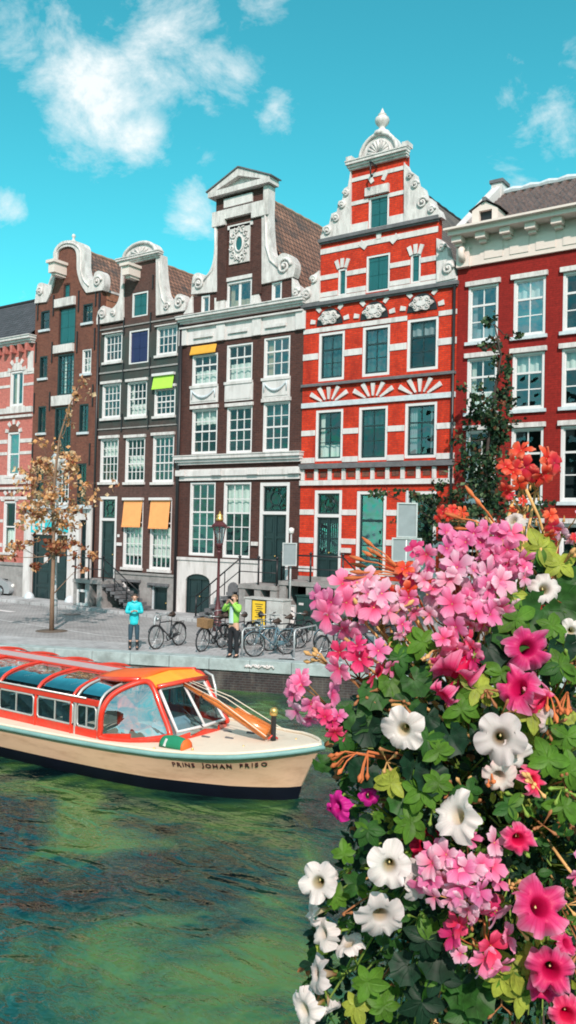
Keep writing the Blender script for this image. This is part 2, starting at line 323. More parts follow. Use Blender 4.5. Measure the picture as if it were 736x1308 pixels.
class House:
    def __init__(s, name, pxl, pxr, label, brickm):
        s.x0 = pxl; s.x1 = pxr; s.holes = []; s.bm = brickm; s.later = []
        s.o = thing(name, ((pxl + pxr) / 2, 0, 0), label, 'house', None)
    def r(s, l, r_, t, b):
        cx = (l + r_) / 2; cy = (t + b) / 2
        return (X(l, cy), X(r_, cy), Z(cx, b), Z(cx, t))
    def hole(s, q, arch=0):
        x0, x1, z0, z1 = q
        if arch:
            p = [(x0, z0), (x1, z0), (x1, z1 - arch)] + [((x0 + x1) / 2 + (x1 - x0) / 2 * math.cos(a), z1 - arch + arch * math.sin(a)) for a in [PI * i / 8 for i in range(1, 8)]] + [(x0, z1 - arch)]
        else: p = [(x0, z0), (x1, z0), (x1, z1), (x0, z1)]
        s.holes.append(p); s.later.append(q); return p
    def part(s, name, mb, mats, parent=None, **k): return mb.build(name, mats, parent or s.o, **k)
    def win(s, l, r_, t, b, cols=2, rows=3, fw=.07, mw=.034, fm='frame', gl='glass', rail=None, sill='sill', lintel=None, cur=None, sw=.036, arch=0, bars=None, y=0.0, q=None, curm='curtain', silw=.06, deep=0.0):
        q = q or s.r(l, r_, t, b); x0, x1, z0, z1 = q; e = .003
        if cur is None and x1 - x0 > .6 and WR.random() < .55:
            k = WR.random(); curm = WR.choice(('curtain', 'curtain', 'greyblind', 'warmblind'))
            cur = [(0, WR.uniform(.12, .3), 0, 1), (WR.uniform(.7, .88), 1, 0, 1)] if k < .45 else [(0, 1, WR.uniform(.55, .9), 1)] if k < .75 else [(0, 1, 0, WR.uniform(.15, .45)), (0, .2, 0, 1)]
        s.hole(q, arch); x0 += e; x1 -= e; z0 += e; z1 -= e
        y += deep
        m = MB(); bm_ = fm if bars is None else bars
        m.box(x0, x0 + fw, y + .015, y + .17, z0, z1); m.box(x1 - fw, x1, y + .015, y + .17, z0, z1)
        m.box(x0 + fw, x1 - fw, y + .018, y + .17, z0, z0 + fw); m.box(x0 + fw, x1 - fw, y + .018, y + .17, z1 - fw - arch * .5, z1)
        a0 = x0 + fw; a1 = x1 - fw; c0 = z0 + fw; c1 = z1 - fw - arch * .5
        # sashes
        m.box(a0, a0 + sw, y + .07, y + .13, c0, c1, 1); m.box(a1 - sw, a1, y + .07, y + .13, c0, c1, 1)
        m.box(a0 + sw, a1 - sw, y + .072, y + .13, c0, c0 + sw * 1.3, 1); m.box(a0 + sw, a1 - sw, y + .072, y + .13, c1 - sw, c1, 1)
        i0 = a0 + sw; i1 = a1 - sw; k0 = c0 + sw * 1.3; k1 = c1 - sw
        for i in range(1, cols):
            xm = i0 + (i1 - i0) * i / cols; m.box(xm - mw / 2, xm + mw / 2, y + .08, y + .12, k0, k1, 1)
        for i in range(1, rows):
            zm = k0 + (k1 - k0) * i / rows; w = mw / 2
            if rail and i in (rail if isinstance(rail, tuple) else (rail,)): w = mw * .95
            m.box(i0, i1, y + .083 if w < mw * .6 else y + .066, y + .117, zm - w, zm + w, 1)
        fr = s.part('window', m, [M[fm], M[bm_]])
        s.part('pane', MB().quad((a0, y + .1, c0), (a1, y + .1, c0), (a1, y + .1, c1), (a0, y + .1, c1)), M[gl], fr)
        if sill: s.part('sill', MB().box(x0 - silw, x1 + silw, -.09, y + .015, z0 - .11, z0 - .002), M[sill], fr)
        if lintel: s.part('lintel', MB().box(x0 - silw, x1 + silw, -.10, .05, z1 + .006, z1 + lintel), M['whitestone'], fr)
        if cur:
            for (u0, u1, w0, w1) in (cur if isinstance(cur, list) else [cur]):
                g = MB(); A0 = a0 + (a1 - a0) * u0; A1 = a0 + (a1 - a0) * u1; C0 = c0 + (c1 - c0) * w0; C1 = c0 + (c1 - c0) * w1
                g.grid(lambda u, v: (A0 + (A1 - A0) * u, y + .24 + .025 * math.sin(u * 24), C0 + (C1 - C0) * v), 24, 1); s.part('curtain', g, M[curm], fr)
        return fr
    def shutter(s, l, r_, t, b, m='teal', fw=.07, frame='frame', n=2, q=None, y=.0):
        q = q or s.r(l, r_, t, b); s.hole(q); x0, x1, z0, z1 = q; e = .003; x0 += e; x1 -= e; z0 += e; z1 -= e
        f = MB()
        f.box(x0, x0 + fw, .01 + y, .16, z0, z1); f.box(x1 - fw, x1, .01 + y, .16, z0, z1); f.box(x0 + fw, x1 - fw, .013 + y, .16, z1 - fw, z1); f.box(x0 + fw, x1 - fw, .013 + y, .16, z0, z0 + .05)
        fr = s.part('shutter', f, M[frame])
        g = MB(); a0 = x0 + fw; w = (x1 - fw - a0) / n
        for i in range(n): 
            g.box(a0 + w * i + .008, a0 + w * (i + 1) - .008, .07, .12, z0 + .055, z1 - fw - .005)
            for k in (.12, .5, .88):
                zz = z0 + (z1 - z0) * k; g.box(a0 + w * i + .02, a0 + w * (i + 1) - .02, .058, .072, zz - .06, zz + .06)
        s.part('shutter_leaf', g, M[m], fr); return fr
    def door(s, l, r_, t, b, leaves=1, m='green', fw=.1, frame='frame', panels=3, q=None, arch=0, glazed=False, trans=None, y=.06):
        q = q or s.r(l, r_, t, b); s.hole(q, arch); x0, x1, z0, z1 = q; e = .003; x0 += e; x1 -= e; z0 += e; z1 -= e
        f = MB()
        f.box(x0, x0 + fw, .01, .22, z0, z1); f.box(x1 - fw, x1, .01, .22, z0, z1); f.box(x0 + fw, x1 - fw, .013, .22, z1 - fw - arch * .6, z1)
        a0 = x0 + fw; a1 = x1 - fw; top = z1 - fw - arch * .6; ztr = top
        if trans:
            ztr = z0 + (z1 - z0) * trans; f.box(a0, a1, .0, .2, ztr, ztr + .12)
        fr = s.part('door_frame', f, M[frame])
        if trans:
            g = MB(); g.box(a0 + .01, a0 + .07, .08, .14, ztr + .13, top - .01); g.box(a1 - .07, a1 - .01, .08, .14, ztr + .13, top - .01); g.box(a0 + .07, a1 - .07, .08, .14, ztr + .13, ztr + .19); g.box(a0 + .07, a1 - .07, .08, .14, top - .07, top - .01)
            cx = (a0 + a1) / 2; cz = (ztr + .12 + top) / 2; rr = min(a1 - a0, top - ztr) * .24
            g.tube([(cx + rr * math.cos(a), .10, cz + rr * math.sin(a)) for a in [2 * PI * i / 12 for i in range(12)]], .02, 5, closed=True)
            for a in range(6): g.bar((cx + rr * math.cos(a * PI / 3), .10, cz + rr * math.sin(a * PI / 3)), (cx + rr * 1.9 * math.cos(a * PI / 3), .10, cz + rr * 1.9 * math.sin(a * PI / 3)), .02)
            t_ = s.part('transom_window', g, M[m], fr)
            s.part('transom_pane', MB().quad((a0, .12, ztr + .12), (a1, .12, ztr + .12), (a1, .12, top), (a0, .12, top)), M['glass'], fr)
        w = (a1 - a0) / leaves
        for i in range(leaves):
            d = MB(); u0 = a0 + w * i + .006; u1 = a0 + w * (i + 1) - .006; d.box(u0, u1, y + .04, y + .10, z0 + .01, ztr - .006)
            st = (u1 - u0) * .14; hh = (ztr - z0)
            d.box(u0, u0 + st, y, y + .04, z0 + .01, ztr - .008); d.box(u1 - st, u1, y, y + .04, z0 + .01, ztr - .008)
            for k in range(panels + 1):
                zz = z0 + .02 + (hh - .06) * k / panels; d.box(u0 + st, u1 - st, y + .003, y + .04, zz - .05 * hh / 2.3 + .03, zz + .05 * hh / 2.3)
            if not glazed:
                for k in range(panels):
                    za = z0 + hh * (k + .22) / panels; zb = z0 + hh * (k + .80) / panels; d.box(u0 + st * 1.7, u1 - st * 1.7, y + .02, y + .04, za, zb)
            dd = s.part('door', d, M[m], fr)
            if glazed:
                s.part('door_pane', MB().box(u0 + st, u1 - st, y + .035, y + .039, z0 + hh * .42, z0 + hh * .9), M['glasshi'], dd)
                gr = MB()
                for k in range(1, 4): xx = u0 + st + (u1 - u0 - 2 * st) * k / 4; gr.box(xx - .008, xx + .008, y + .01, y + .03, z0 + hh * .42, z0 + hh * .9)
                s.part('door_grille', gr, M['black'], dd)
        k = MB(); kx = a0 + w * (1 if leaves == 2 else .88); k.lathe([(0, -.05), (.035, -.04), (.035, -.01), (.015, 0), (.015, .03)], (kx + (.05 if leaves == 2 else 0), y, z0 + min(1.05, (ztr - z0) * .5)), 10, axis='Y')
        s.part('handle', k, M['brass'], fr); return fr
    def bands(s, zs, x0=None, x1=None, m='white', proj=.03, name='stone_band'):
        """level stone bands [(z0, z1)] across the wall, stopping at every opening"""
        x0 = s.x0 if x0 is None else x0; x1 = s.x1 if x1 is None else x1; g = MB()
        for (z0, z1) in zs:
            cuts = sorted([(max(q[0] - .005, x0), min(q[1] + .005, x1)) for q in s.later if q[2] < z1 - .02 and q[3] > z0 + .02 and q[1] > x0 and q[0] < x1])
            cur = x0
            for a, b in cuts:
                if a > cur + .01: s.part(name, MB().box(cur, a, -proj, .02, z0, z1), M[m])
                cur = max(cur, b)
            if cur < x1 - .01: s.part(name, MB().box(cur, x1, -proj, .02, z0, z1), M[m])
    def cornice(s, x0, x1, z0, z1, proj=.35, m='white', name='cornice', y1=.05, steps=3, dent=0, parent=None):
        g = MB(); h = (z1 - z0)
        fr = [(0, .3, .45), (.3, .62, .72), (.62, 1, 1)] if steps == 3 else [(0, .55, .55), (.55, 1, 1)] if steps == 2 else [(0, 1, 1)]
        for a, b, p in fr: g.box(x0 - proj * p * .35, x1 + proj * p * .35, -proj * p, y1 + .001 * p, z0 + h * a, z0 + h * b)
        g.box(x0 - proj * .42, x1 + proj * .42, -proj * 1.1, y1 + .002, z1, z1 + .04)
        if dent:
            n = int((x1 - x0) / dent)
            for i in range(n): xx = x0 + (i + .5) * (x1 - x0) / n; g.box(xx - dent * .22, xx + dent * .22, -proj * .8, 0, z0 - h * .45, z0 - .003)
        return s.part(name, g, M[m], parent)
    def wall(s, outline, th=.3, m=None): return s.part('wall', MB().prism(outline, 0, th, s.holes), M[m or s.bm] if isinstance(m or s.bm, str) else s.bm)
    def body(s, ze, dep=DEP, side='b_side', dx=.02, front=.3):
        g = MB(); x0 = s.x0 + dx; x1 = s.x1 - dx
        g.quad((x0, front, -.3), (x0, dep, -.3), (x0, dep, ze), (x0, front, ze)); g.quad((x1, front, -.3), (x1, front, ze), (x1, dep, ze), (x1, dep, -.3)); g.quad((x0, dep, -.3), (x1, dep, -.3), (x1, dep, ze), (x0, dep, ze))
        s.part('side_wall', g, M[side])
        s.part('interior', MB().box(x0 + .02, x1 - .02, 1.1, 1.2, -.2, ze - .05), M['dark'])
    def roof(s, ze, zr, xr=None, m='t_brown', x0=None, x1=None, y0=.3, dep=DEP, over=.15):
        """ridge running back from the facade"""
        x0 = (s.x0 if x0 is None else x0) - over * 0; x1 = s.x1 if x1 is None else x1; xr = (x0 + x1) / 2 if xr is None else xr
        for nm, xe in (('l', x0), ('r', x1)):
            g = MB(); d = Vector((xr - xe, 0, zr - ze)); ln = d.length; nrm = Vector((-(zr - ze), 0, xr - xe)).normalized() * (.06 if nm == 'l' else -.06)
            if nrm.z < 0: nrm = -nrm
            a, b_, c, e = Vector((xe, y0, ze)), Vector((xe, dep, ze)), Vector((xr, dep, zr)), Vector((xr, y0, zr))
            vs = [a, b_, c, e, a + nrm, b_ + nrm, c + nrm, e + nrm]
            g.add(vs, [(0, 1, 2, 3), (4, 7, 6, 5), (0, 3, 7, 4), (1, 5, 6, 2), (0, 4, 5, 1), (3, 2, 6, 7)])
            s.part('roof', g, M[m], uvfn=lambda v, xe=xe, ze=ze: (v.y, math.hypot(v.x - xe, v.z - ze)))
        s.part('ridge_tiles', MB().tube([(xr, y0 + i * .35, zr + .05 + .015 * (i % 2)) for i in range(int((dep - y0) / .35) + 1)], [.09 + .012 * (i % 2) for i in range(int((dep - y0) / .35) + 1)], 8, smooth=False), M['t_slate'] if m == 't_grey' else M['ridge'])
        g = MB(); g.prism([(x0, ze), (x1, ze), (xr, zr)], dep - .2, dep); s.part('rear_gable', g, M['b_side'])
    def stone(s, pts, y0=-.09, y1=.3, m='whitestone', name='gable_stone', px=True): return s.part(name, MB().prism(P2(pts) if px else pts, y0, y1), M[m])
    def roll(s, px, py, rad, turns=1.6, r=.06, m='whitestone', y=-.12, sgn=1, rpx=True, a0=0):
        """a carved scroll: a spiral moulding round a boss"""
        c = F(px, py); n = 26; g = MB()
        if rpx: rad = rad / FP * (c - CAMLOC).dot(CF) * 1.05
        g.tube([(c.x + sgn * rad * (1 - .78 * i / n) * math.cos(a0 + turns * 2 * PI * i / n), y, c.z + rad * (1 - .78 * i / n) * math.sin(a0 + turns * 2 * PI * i / n)) for i in range(n + 1)], [r * (1.2 - .5 * i / n) for i in range(n + 1)], 6)
        g.lathe([(0, -.12), (rad * .2, -.10), (rad * .25, .05)], (c.x, y, c.z), 10, axis='Y'); return s.part('scroll', g, M[m])
    def moulding(s, pts, r=.06, m='whitestone', y=-.10, name='moulding'):
        return s.part(name, MB().tube([(a, y, b) for a, b in P2(pts)], r, 6), M[m])
M['ridge'] = mat('ridge_tile', (.30, .19, .14), .8, .3, 3)
def pxw(l, r, y): return X(l, y), X(r, y)

# shared party lines
XB = [X(-170, 600), X(40, 600), X(124, 600), X(229.5, 600), X(384.5, 600), X(580.5, 600), X(905, 600)]

# ============ house 5: bright red house with step gable
h = House('gabled_house', XB[4], XB[5], 'bright red brick house with white bands, fan shaped stone rays and shell crowned gable', 'b_red')
zA = Z(480, 377); zB = Z(480, 294)          # two gable ledges
zTop = Z(488, 203)
h.shutter(471, 497, 250, 291, 'teal'); h.shutter(468, 498, 325, 372, 'teal'); h.shutter(432, 443, 343, 377, 'teal', n=1); h.shutter(524.5, 537.5, 324, 361, 'teal', n=1)
for (l, r_, t, b) in ((407, 440, 424, 486), (463, 498, 416, 480), (520, 560, 406, 473)):
    h.win(l, r_, t, b, 2, 3, fw=.10, sw=.05, mw=.03, bars='green', rail=2, gl='glasshi' if l < 500 else 'glass', sill=None, curm='tealcurtain', cur=(0, 1, 0, 1) if l < 500 else None)
for i, (l, r_, t, b) in enumerate(((403, 438, 523, 589), (458, 495, 519, 588), (517, 558, 514, 585))):
    h.win(l, r_, t, b, 2, 3, fw=.10, sw=.05, mw=.03, bars='green', rail=2, gl='glass', sill=None, cur=(0, 1, .62, 1) if i == 1 else None, curm='tealcurtain')
h.door(401, 436, 626, 742, leaves=2, trans=.70, glazed=True, fw=.12)
h.win(455, 493, 627, 736, 1, 3, fw=.12, sw=.06, mw=.05, bars='green', rail=2, gl='glasshi', sill=None, cur=(0, 1, .28, .72), curm='tealcurtain')
h.win(517, 557, 627, 738, 1, 3, fw=.12, sw=.06, mw=.05, bars='green', rail=2, sill=None)
x0, x1 = h.x0, h.x1
a0, a1 = X(409.5, 345), X(559, 345); b0, b1 = X(449.5, 250), X(517.5, 250)
h.wall([(x0, -.2), (x1, -.2), (x1, zA), (a1, zA), (a1, zB), (b1, zB), (b1, zTop), (b0, zTop), (b0, zB), (a0, zB), (a0, zA), (x0, zA)])
h.stone([(409.5, 346), (402, 352), (399, 366), (392, 368), (388.5, 389), (409.5, 385)]); h.stone([(559, 305), (565, 307), (572, 316), (574, 327), (580, 333), (583.5, 356), (559, 361)])
h.stone([(449.5, 219), (446, 239), (441, 242), (439, 256), (434, 258), (432, 271), (425, 274), (422, 287), (414, 291), (411, 308), (449.5, 301)])
h.stone([(517.5, 208), (522, 218), (530, 222), (534, 238), (541, 240), (545, 253), (553, 255), (557, 266), (562, 268), (565.5, 278), (517.5, 287)])
for a in ((394, 377, 6), (403, 358, 4.5)): h.roll(*a, sgn=-1)
for a in ((574, 344, 7), (566, 317, 5)): h.roll(*a)
for a in ((420, 296, 5.5), (431, 280, 5), (439, 263, 4.5), (444, 248, 4)): h.roll(*a, r=.045, sgn=-1)
for a in ((541, 260, 7), (553, 269, 4.5), (532, 237, 5), (525, 226, 4)): h.roll(*a, r=.045)
def zrow(lst): return [(Z(x, y2), Z(x, y1)) for x, y1, y2 in lst]
# gable bands
h.bands(zrow([(480, 305, 312)]), a0, a1); h.bands(zrow([(425, 350, 356), (425, 372, 378)]), a0, a1)
h.bands(zrow([(455, 227, 232), (455, 257, 262), (455, 286, 292)]), b0, b1)
g = MB()
for z in (zA, zB): 
    e0, e1 = (x0, x1) if z == zA else (a0, a1)
    g.box(e0 - .05, e1 + .05, -.16, .05, z - .09, z + .04); g.box(e0 - .02, e1 + .02, -.10, .052, z - .15, z - .093)
h.part('ledge', g, M['greydark'])
h.bands([(zA + .045, zA + .2)], x0, x1, proj=.05); h.bands([(zB + .045, zB + .22)], a0, a1, proj=.05)
# upper lintel tablet with hook
h.part('lintel_tablet', MB().box(X(468, 240), X(498, 240), -.12, .02, Z(484, 248.5), Z(484, 238)), M['whitestone'])
g = MB(); hx = X(482, 225); hz = Z(482, 214)
g.bar((hx, -.05, hz), (hx, -.55, hz + .02), .06); g.tube([(hx, -.5, hz), (hx, -.5, hz - .35), (hx, -.42, hz - .5), (hx, -.34, hz - .42)], .03, 6); h.part('hoist_hook', g, M['black'])
# crowning cornice, shell arch, urn
h.cornice(b0 - .05, b1 + .05, Z(488, 209), Z(488, 200), .28, 'whitestone')
cx = X(485, 205); zc = Z(485, 199.5); rr = abs(X(511, 205) - X(461, 205)) / 2
arc = lambda r: [(cx + r * math.cos(PI * i / 14), zc + r * 1.02 * math.sin(PI * i / 14)) for i in range(15)]
h.stone(arc(rr), px=False, name='shell_arch'); 
g = MB(); g.tube([(a, -.12, b) for a, b in arc(rr * .93)], .075, 6); g.tube([(a, -.13, b) for a, b in arc(rr * .62)], .05, 6)
for i in range(9):
    an = PI * (i + .5) / 9; g.tube([(cx + rr * .12 * math.cos(an), -.12, zc + rr * .12 * math.sin(an) + .05), (cx + rr * .55 * math.cos(an), -.13, zc + rr * .55 * math.sin(an) + .05)], [.02, .075], 6)
h.part('shell', g, M['whitestone'])
uz = zc + rr * 1.0
h.part('urn', MB().lathe([(.34, -.06), (.28, .1), (.14, .18), (.10, .26), (.13, .30), (.24, .42), (.27, .52), (.24, .62), (.12, .70), (.16, .74), (.09, .80), (.04, .92), (0, 1.0)], (cx + .02, .1, uz), 20), M['whitestone'])
for ex in (b0 - .05, b1 + .05): h.part('corner_block', MB().box(ex - .12, ex + .12, -.2, .2, zc + .04, zc + .2), M['whitestone'])
# voussoirs round the gable openings
g = MB()
def wedge(cx, cz, an, r0, r1, w0, w1, y=-.045):
    c, s_ = math.cos(an), math.sin(an)
    g.prism([(cx + r0 * c - w0 * s_, cz + r0 * s_ + w0 * c), (cx + r1 * c - w1 * s_, cz + r1 * s_ + w1 * c), (cx + r1 * c + w1 * s_, cz + r1 * s_ - w1 * c), (cx + r0 * c + w0 * s_, cz + r0 * s_ - w0 * c)], y, .01)
for (px, py, da, n, r0, r1, w) in ((484, 322, 1.1, 3, .62, 1.02, .11), (437.5, 349, .45, 3, .36, .75, .08), (531, 332, .45, 3, .36, .75, .08), (483, 238, 1.25, 2, .38, .72, .09)):
    c = F(px, py)
    for i in range(n): g = MB(); wedge(c.x, c.z - .25, PI / 2 + (i - (n - 1) / 2) * da * .75, r0 + .1, r1 + .05, w * .8, w); h.part('voussoir', g, M['white'])
# medallions with white blocks round them
for (px, py) in ((421.5, 406), (478.5, 398), (539.5, 388)):
    c = F(px, py); g = MB(); pts = []
    for i in range(48):
        a = 2 * PI * i / 48; k = 1 + .12 * math.cos(6 * a) ; pts.append((c.x + .43 * k * math.cos(a), c.z + .25 * k * math.sin(a)))
    g.prism(pts, -.09, .01)
    for i in range(8):
        a = 2 * PI * i / 8; g.tube([(c.x + .33 * math.cos(a) + .05 * math.cos(t), -.11, c.z + .17 * math.sin(a) + .05 * math.sin(t)) for t in [j * 1.05 for j in range(6)]], .025, 5, closed=True)
    md = h.part('medallion', g, M['whitestone'])
    g2 = MB(); g2.prism([(c.x + .20 * math.cos(i * PI / 8), c.z + .10 * math.sin(i * PI / 8)) for i in range(16)], -.12, -.09); h.part('medallion_boss', g2, M['white'], md)
    g3 = MB(); g3.prism([(c.x + .58 * math.cos(PI * i / 16), c.z - .26 + .62 * math.sin(PI * i / 16)) for i in range(17)], -.03, .005); h.part('medallion_field', g3, M['black'], md)
    for i in range(5): g = MB(); wedge(c.x, c.z - .22, PI * (.06 + .22 * i), .64, .86, .07, .09); h.part('medallion_block', g, M['white'], md)
# fans of white rays above the second floor windows
for (px, py) in ((420.5, 513), (477, 508), (537, 500)):
    c = F(px, py); zf = Z(480, 508) - .02
    for i in range(5):
        g = MB(); an = PI * (.5 + (.165 * (i - 2))); k = (.70, .66, .58, .66, .70)[i]; sh_ = -(i - 2) * .10
        wedge(c.x + sh_, zf - .02, an, .12, k, .03, .085, y=-.07); h.part('fan_ray', g, M['white'])
h.bands(zrow([(480, 409, 415), (450, 446, 454)]))
h.bands([(Z(480, 487), Z(480, 483.5))], proj=.14, m='greydark', name='ledge')
h.bands([(Z(480, 515), Z(480, 508.5))], proj=.08, m='sill', name='lintel_band')
h.bands(zrow([(448, 547, 554), (448, 583, 590)])); h.bands([(Z(480, 597), Z(480, 590.5))], proj=.18, m='greydark', name='ledge')
h.bands([(Z(480, 619), Z(480, 612.5))], proj=.1)
g = MB(); n = 11; za_, zb_ = Z(480, 612), Z(480, 597.5)
for i in range(n): xx = x0 + .12 + (x1 - x0 - .24) * i / (n - 1); h.part('frieze_post', MB().box(xx - .075, xx + .075, -.07, .02, za_, zb_ - .005), M['white'])
for i in range(n - 1): xx = x0 + .12 + (x1 - x0 - .24) * (i + .5) / (n - 1); h.part('frieze_tile', MB().box(xx - .14, xx + .14, -.02, .02, za_ + .10, zb_ - .10), M['b_brown'])
h.bands(zrow([(445, 651, 658), (445, 688, 695), (445, 726, 733)]))
h.part('plinth', MB().box(x0, x1, -.06, .02, -.2, Z(480, 741)), M['grey'])
h.part('letter_box', MB().box(X(436.5, 700), X(449.5, 700), -.1, -.03, Z(443, 706), Z(443, 700)), M['whitestone'])
h.part('downpipe', MB().tube([(x1 - .07, -.09, 0), (x1 - .07, -.09, Z(580, 360))], .05, 8), M['black'])
h.body(zA); h.roof(zA - .3, Z(485, 214, .3), cx, 't_grey', dep=12)
H5 = h

# ============ house 4: brown brick with white trim
h = House('gabled_house', XB[3], XB[4], 'dark brown brick house with white neck gable, triangular pediment and carved oval window', 'b_dark')
x0, x1 = h.x0, h.x1; W4 = [(245.5, 278, 452, 492), (289.5, 322.5, 439, 487), (337, 370.5, 430, 482)]
h.win(288.5, 322, 358, 394, 2, 1, fw=.09, sill='white', gl='glasshi', mw=.12); h.win(257, 268, 377, 401, 1, 1, fw=.07, sill='white', gl='glasshi'); h.win(347, 360, 360, 384, 1, 1, fw=.07, sill='white', gl='glasshi')
for i, q in enumerate(W4): h.win(*q, 3, 3 if i else 3, rail=2, sill='white', gl='glasshi' if i == 2 else 'glass', cur=(0, 1, 0, .5) if i < 2 else None)
for i, q in enumerate(((245, 277.5, 522, 580), (289.5, 322, 519, 579), (336, 370, 513, 577))): h.win(*q, 3, 4, rail=2, sill=None, lintel=.14, cur=[(0, 1, .68, 1)] if i != 1 else None, curm='curtain' if i == 0 else 'tealcurtain')
for i, q in enumerate(((242, 274.5, 616, 710), (285, 320, 616, 713))): h.win(*q, 3, 5, rail=3, sill=None, cur=(0, 1, 0, .6) if i == 0 else None, curm='tealcurtain')
h.door(331, 369, 616, 745, leaves=2, trans=.68, fw=.14)
h.door(238, 269, 733, 784, leaves=2, arch=.3, fw=.04, frame='green', panels=2)
zc = Z(307, 402); zf0, zf1 = Z(307, 432), Z(307, 413)
n0, n1 = X(278.5, 330), X(336, 330); s0, s1 = X(247, 395), X(374.5, 370); zs = Z(262, 377); zp = Z(307, 268)
zs2 = Z(355, 358.5)
h.wall([(x0, -.2), (x1, -.2), (x1, zc), (s1, zc), (s1, zs2), (n1, zs2), (n1, zp), (n0, zp), (n0, zs), (s0, zs), (s0, zc), (x0, zc)])
h.stone(curve([(275, 279), (275.5, 300), (275, 325), (271, 343), (264, 353), (256, 349), (248, 354), (246, 376.5)], 3) + [(278.8, 373), (278.8, 279)])
h.stone([(336, 363.5), (376, 354)] + curve([(377.5, 350), (379, 338), (373, 327), (362, 324), (355, 330), (349, 322), (346.5, 300), (345, 265)], 3) + [(336, 272)])
h.roll(256, 363, 8, sgn=-1); h.roll(365, 341, 10); h.moulding([(277, 290), (277, 325), (273, 346), (262, 360)], .04); h.moulding([(341, 275), (342, 315), (347, 333), (357, 342)], .05)
h.stone([(247, 378), (243, 386), (241, 395), (236, 402), (247.5, 400)]); h.stone([(374.5, 355), (378, 362), (385, 367), (387, 383), (374.5, 386)]); h.roll(380, 374, 5)
h.stone([(275, 381), (288.5, 379), (288.5, 397), (275, 400)], -.05, .2); h.stone([(322, 373), (330, 371), (336, 391), (322, 393)], -.05, .2)
# neck pilasters, pediment
for (l, r_) in ((279, 291), (324, 336)): h.part('pilaster', MB().box(X(l, 330), X(r_, 330), -.07, .02, Z(307, 380), Z(307, 284)), M[h.bm])
h.bands(zrow([(307, 286, 291)]), X(291, 290), X(324, 290), proj=.06)
pl, pr = X(274.5, 255), X(346, 245)
h.stone([(pl, Z(307, 284)), (X(290, 280), Z(307, 284)), (X(290, 280), Z(307, 277)), (X(324, 272), Z(307, 277)), (X(324, 272), Z(307, 284)), (pr, Z(307, 284)), (pr, Z(307, 265)), (pl, Z(307, 265))], -.16, .3, px=False, name='neck_cornice')
h.part('frieze', MB().box(pl + .1, pr - .1, -.02, .3, Z(307, 265), Z(307, 247)), M['b_dark']); h.part('frieze_panel', MB().box(X(288, 255), X(324, 250), -.10, -.01, Z(307, 262), Z(307, 251)), M['white'])
h.part('frieze_end', MB().box(pr - .28, pr - .02, -.12, .32, Z(307, 265), Z(307, 247)), M['whitestone'])
zb_ = Z(307, 246.5); zt_ = Z(307, 218); q0, q1 = X(271.5, 250), X(349.5, 240); cx = (q0 + q1) / 2; tz = zb_ + .22
h.stone([(q0, zb_), (q1, zb_), (q1, tz), (q0, tz)], -.30, .35, px=False, name='pediment_base')
h.stone([(q0 + .3, tz + .002), (q1 - .3, tz + .002), (cx, zt_ - .25)], -.05, .3, px=False, name='pediment_field')
h.stone([(q0 - .05, tz + .003), (q0 + .38, tz + .003), (cx, zt_ - .32), (q1 - .38, tz + .003), (q1 + .05, tz + .003), (cx, zt_)], -.28, .34, px=False, name='pediment_rake')
h.part('pediment_light', MB().prism([(cx - .62, tz + .08), (cx + .62, tz + .08), (cx, zt_ - .62)], -.07, -.04), M['black'])
h.part('pediment_capping', MB().bar((q0 - .1, .03, tz + .03), (cx, .03, zt_ + .035), .72, .05).bar((cx, .03, zt_ + .035), (q1 + .1, .03, tz + .03), .72, .05), M['greydark'])
# carved panel with the oval window
c = F(307, 312); g = MB(); hw, hh_ = .52, .78; g.box(c.x - hw, c.x + hw, -.06, .02, c.z - hh_, c.z + hh_)
for i in range(14):
    a = 2 * PI * i / 14 + .2; u = (c.x + (hw - .13) * math.cos(a), c.z + (hh_ - .17) * math.sin(a)); rr = .10 + .03 * (i % 3)
    g.tube([(u[0] + rr * (1 - j / 10) * math.cos(j * .9 + a), -.09, u[1] + rr * (1 - j / 10) * math.sin(j * .9 + a)) for j in range(9)], .03, 5)
pn = h.part('carved_panel', g, M['whitestone'])
g = MB(); ov = [(c.x + .2 * math.cos(i * PI / 8), c.z + .32 * math.sin(i * PI / 8)) for i in range(16)]; g.tube([(a, -.08, b) for a, b in ov], .045, 6, closed=True); h.part('oval_frame', g, M['white'], pn)
h.part('oval_window', MB().prism(ov, -.075, -.055), M['teal'], pn)
# main cornices and white friezes
h.cornice(x0, x1, Z(307, 404), Z(307, 395.5), .35); 
g = MB(); g.box(x0 + .02, x1 - .02, -.06, .02, zf0, zf1 + .08)
for (l, r_) in ((250, 274), (294, 318), (341, 367)): g.box(X(l, 420), X(r_, 420), -.14, -.06, zf0 + .22, zf0 + .34)
for xx in (x0 + .1, X(284, 425), X(330, 418), x1 - .1): g.box(xx - .22, xx + .22, -.13, -.06, zf0 - .0, zf1 + .07)
h.part('frieze', g, M['white']); h.part('frieze_capping', MB().box(x0 - .05, x1 + .03, -.2, .03, zf1 + .08, zf1 + .14), M['white'])
for (l, r_, t, b, m_) in ((245, 277.5, 441, 450.5, 'mustard'),):
    q = h.r(l, r_, t, b); g = MB(); g.quad((q[0], -.02, q[3]), (q[0], -.12, q[2]), (q[1], -.12, q[2]), (q[1], -.02, q[3])); g.box(q[0], q[1], -.13, -.11, q[2] - .06, q[2]); h.part('awning', g, M[m_])
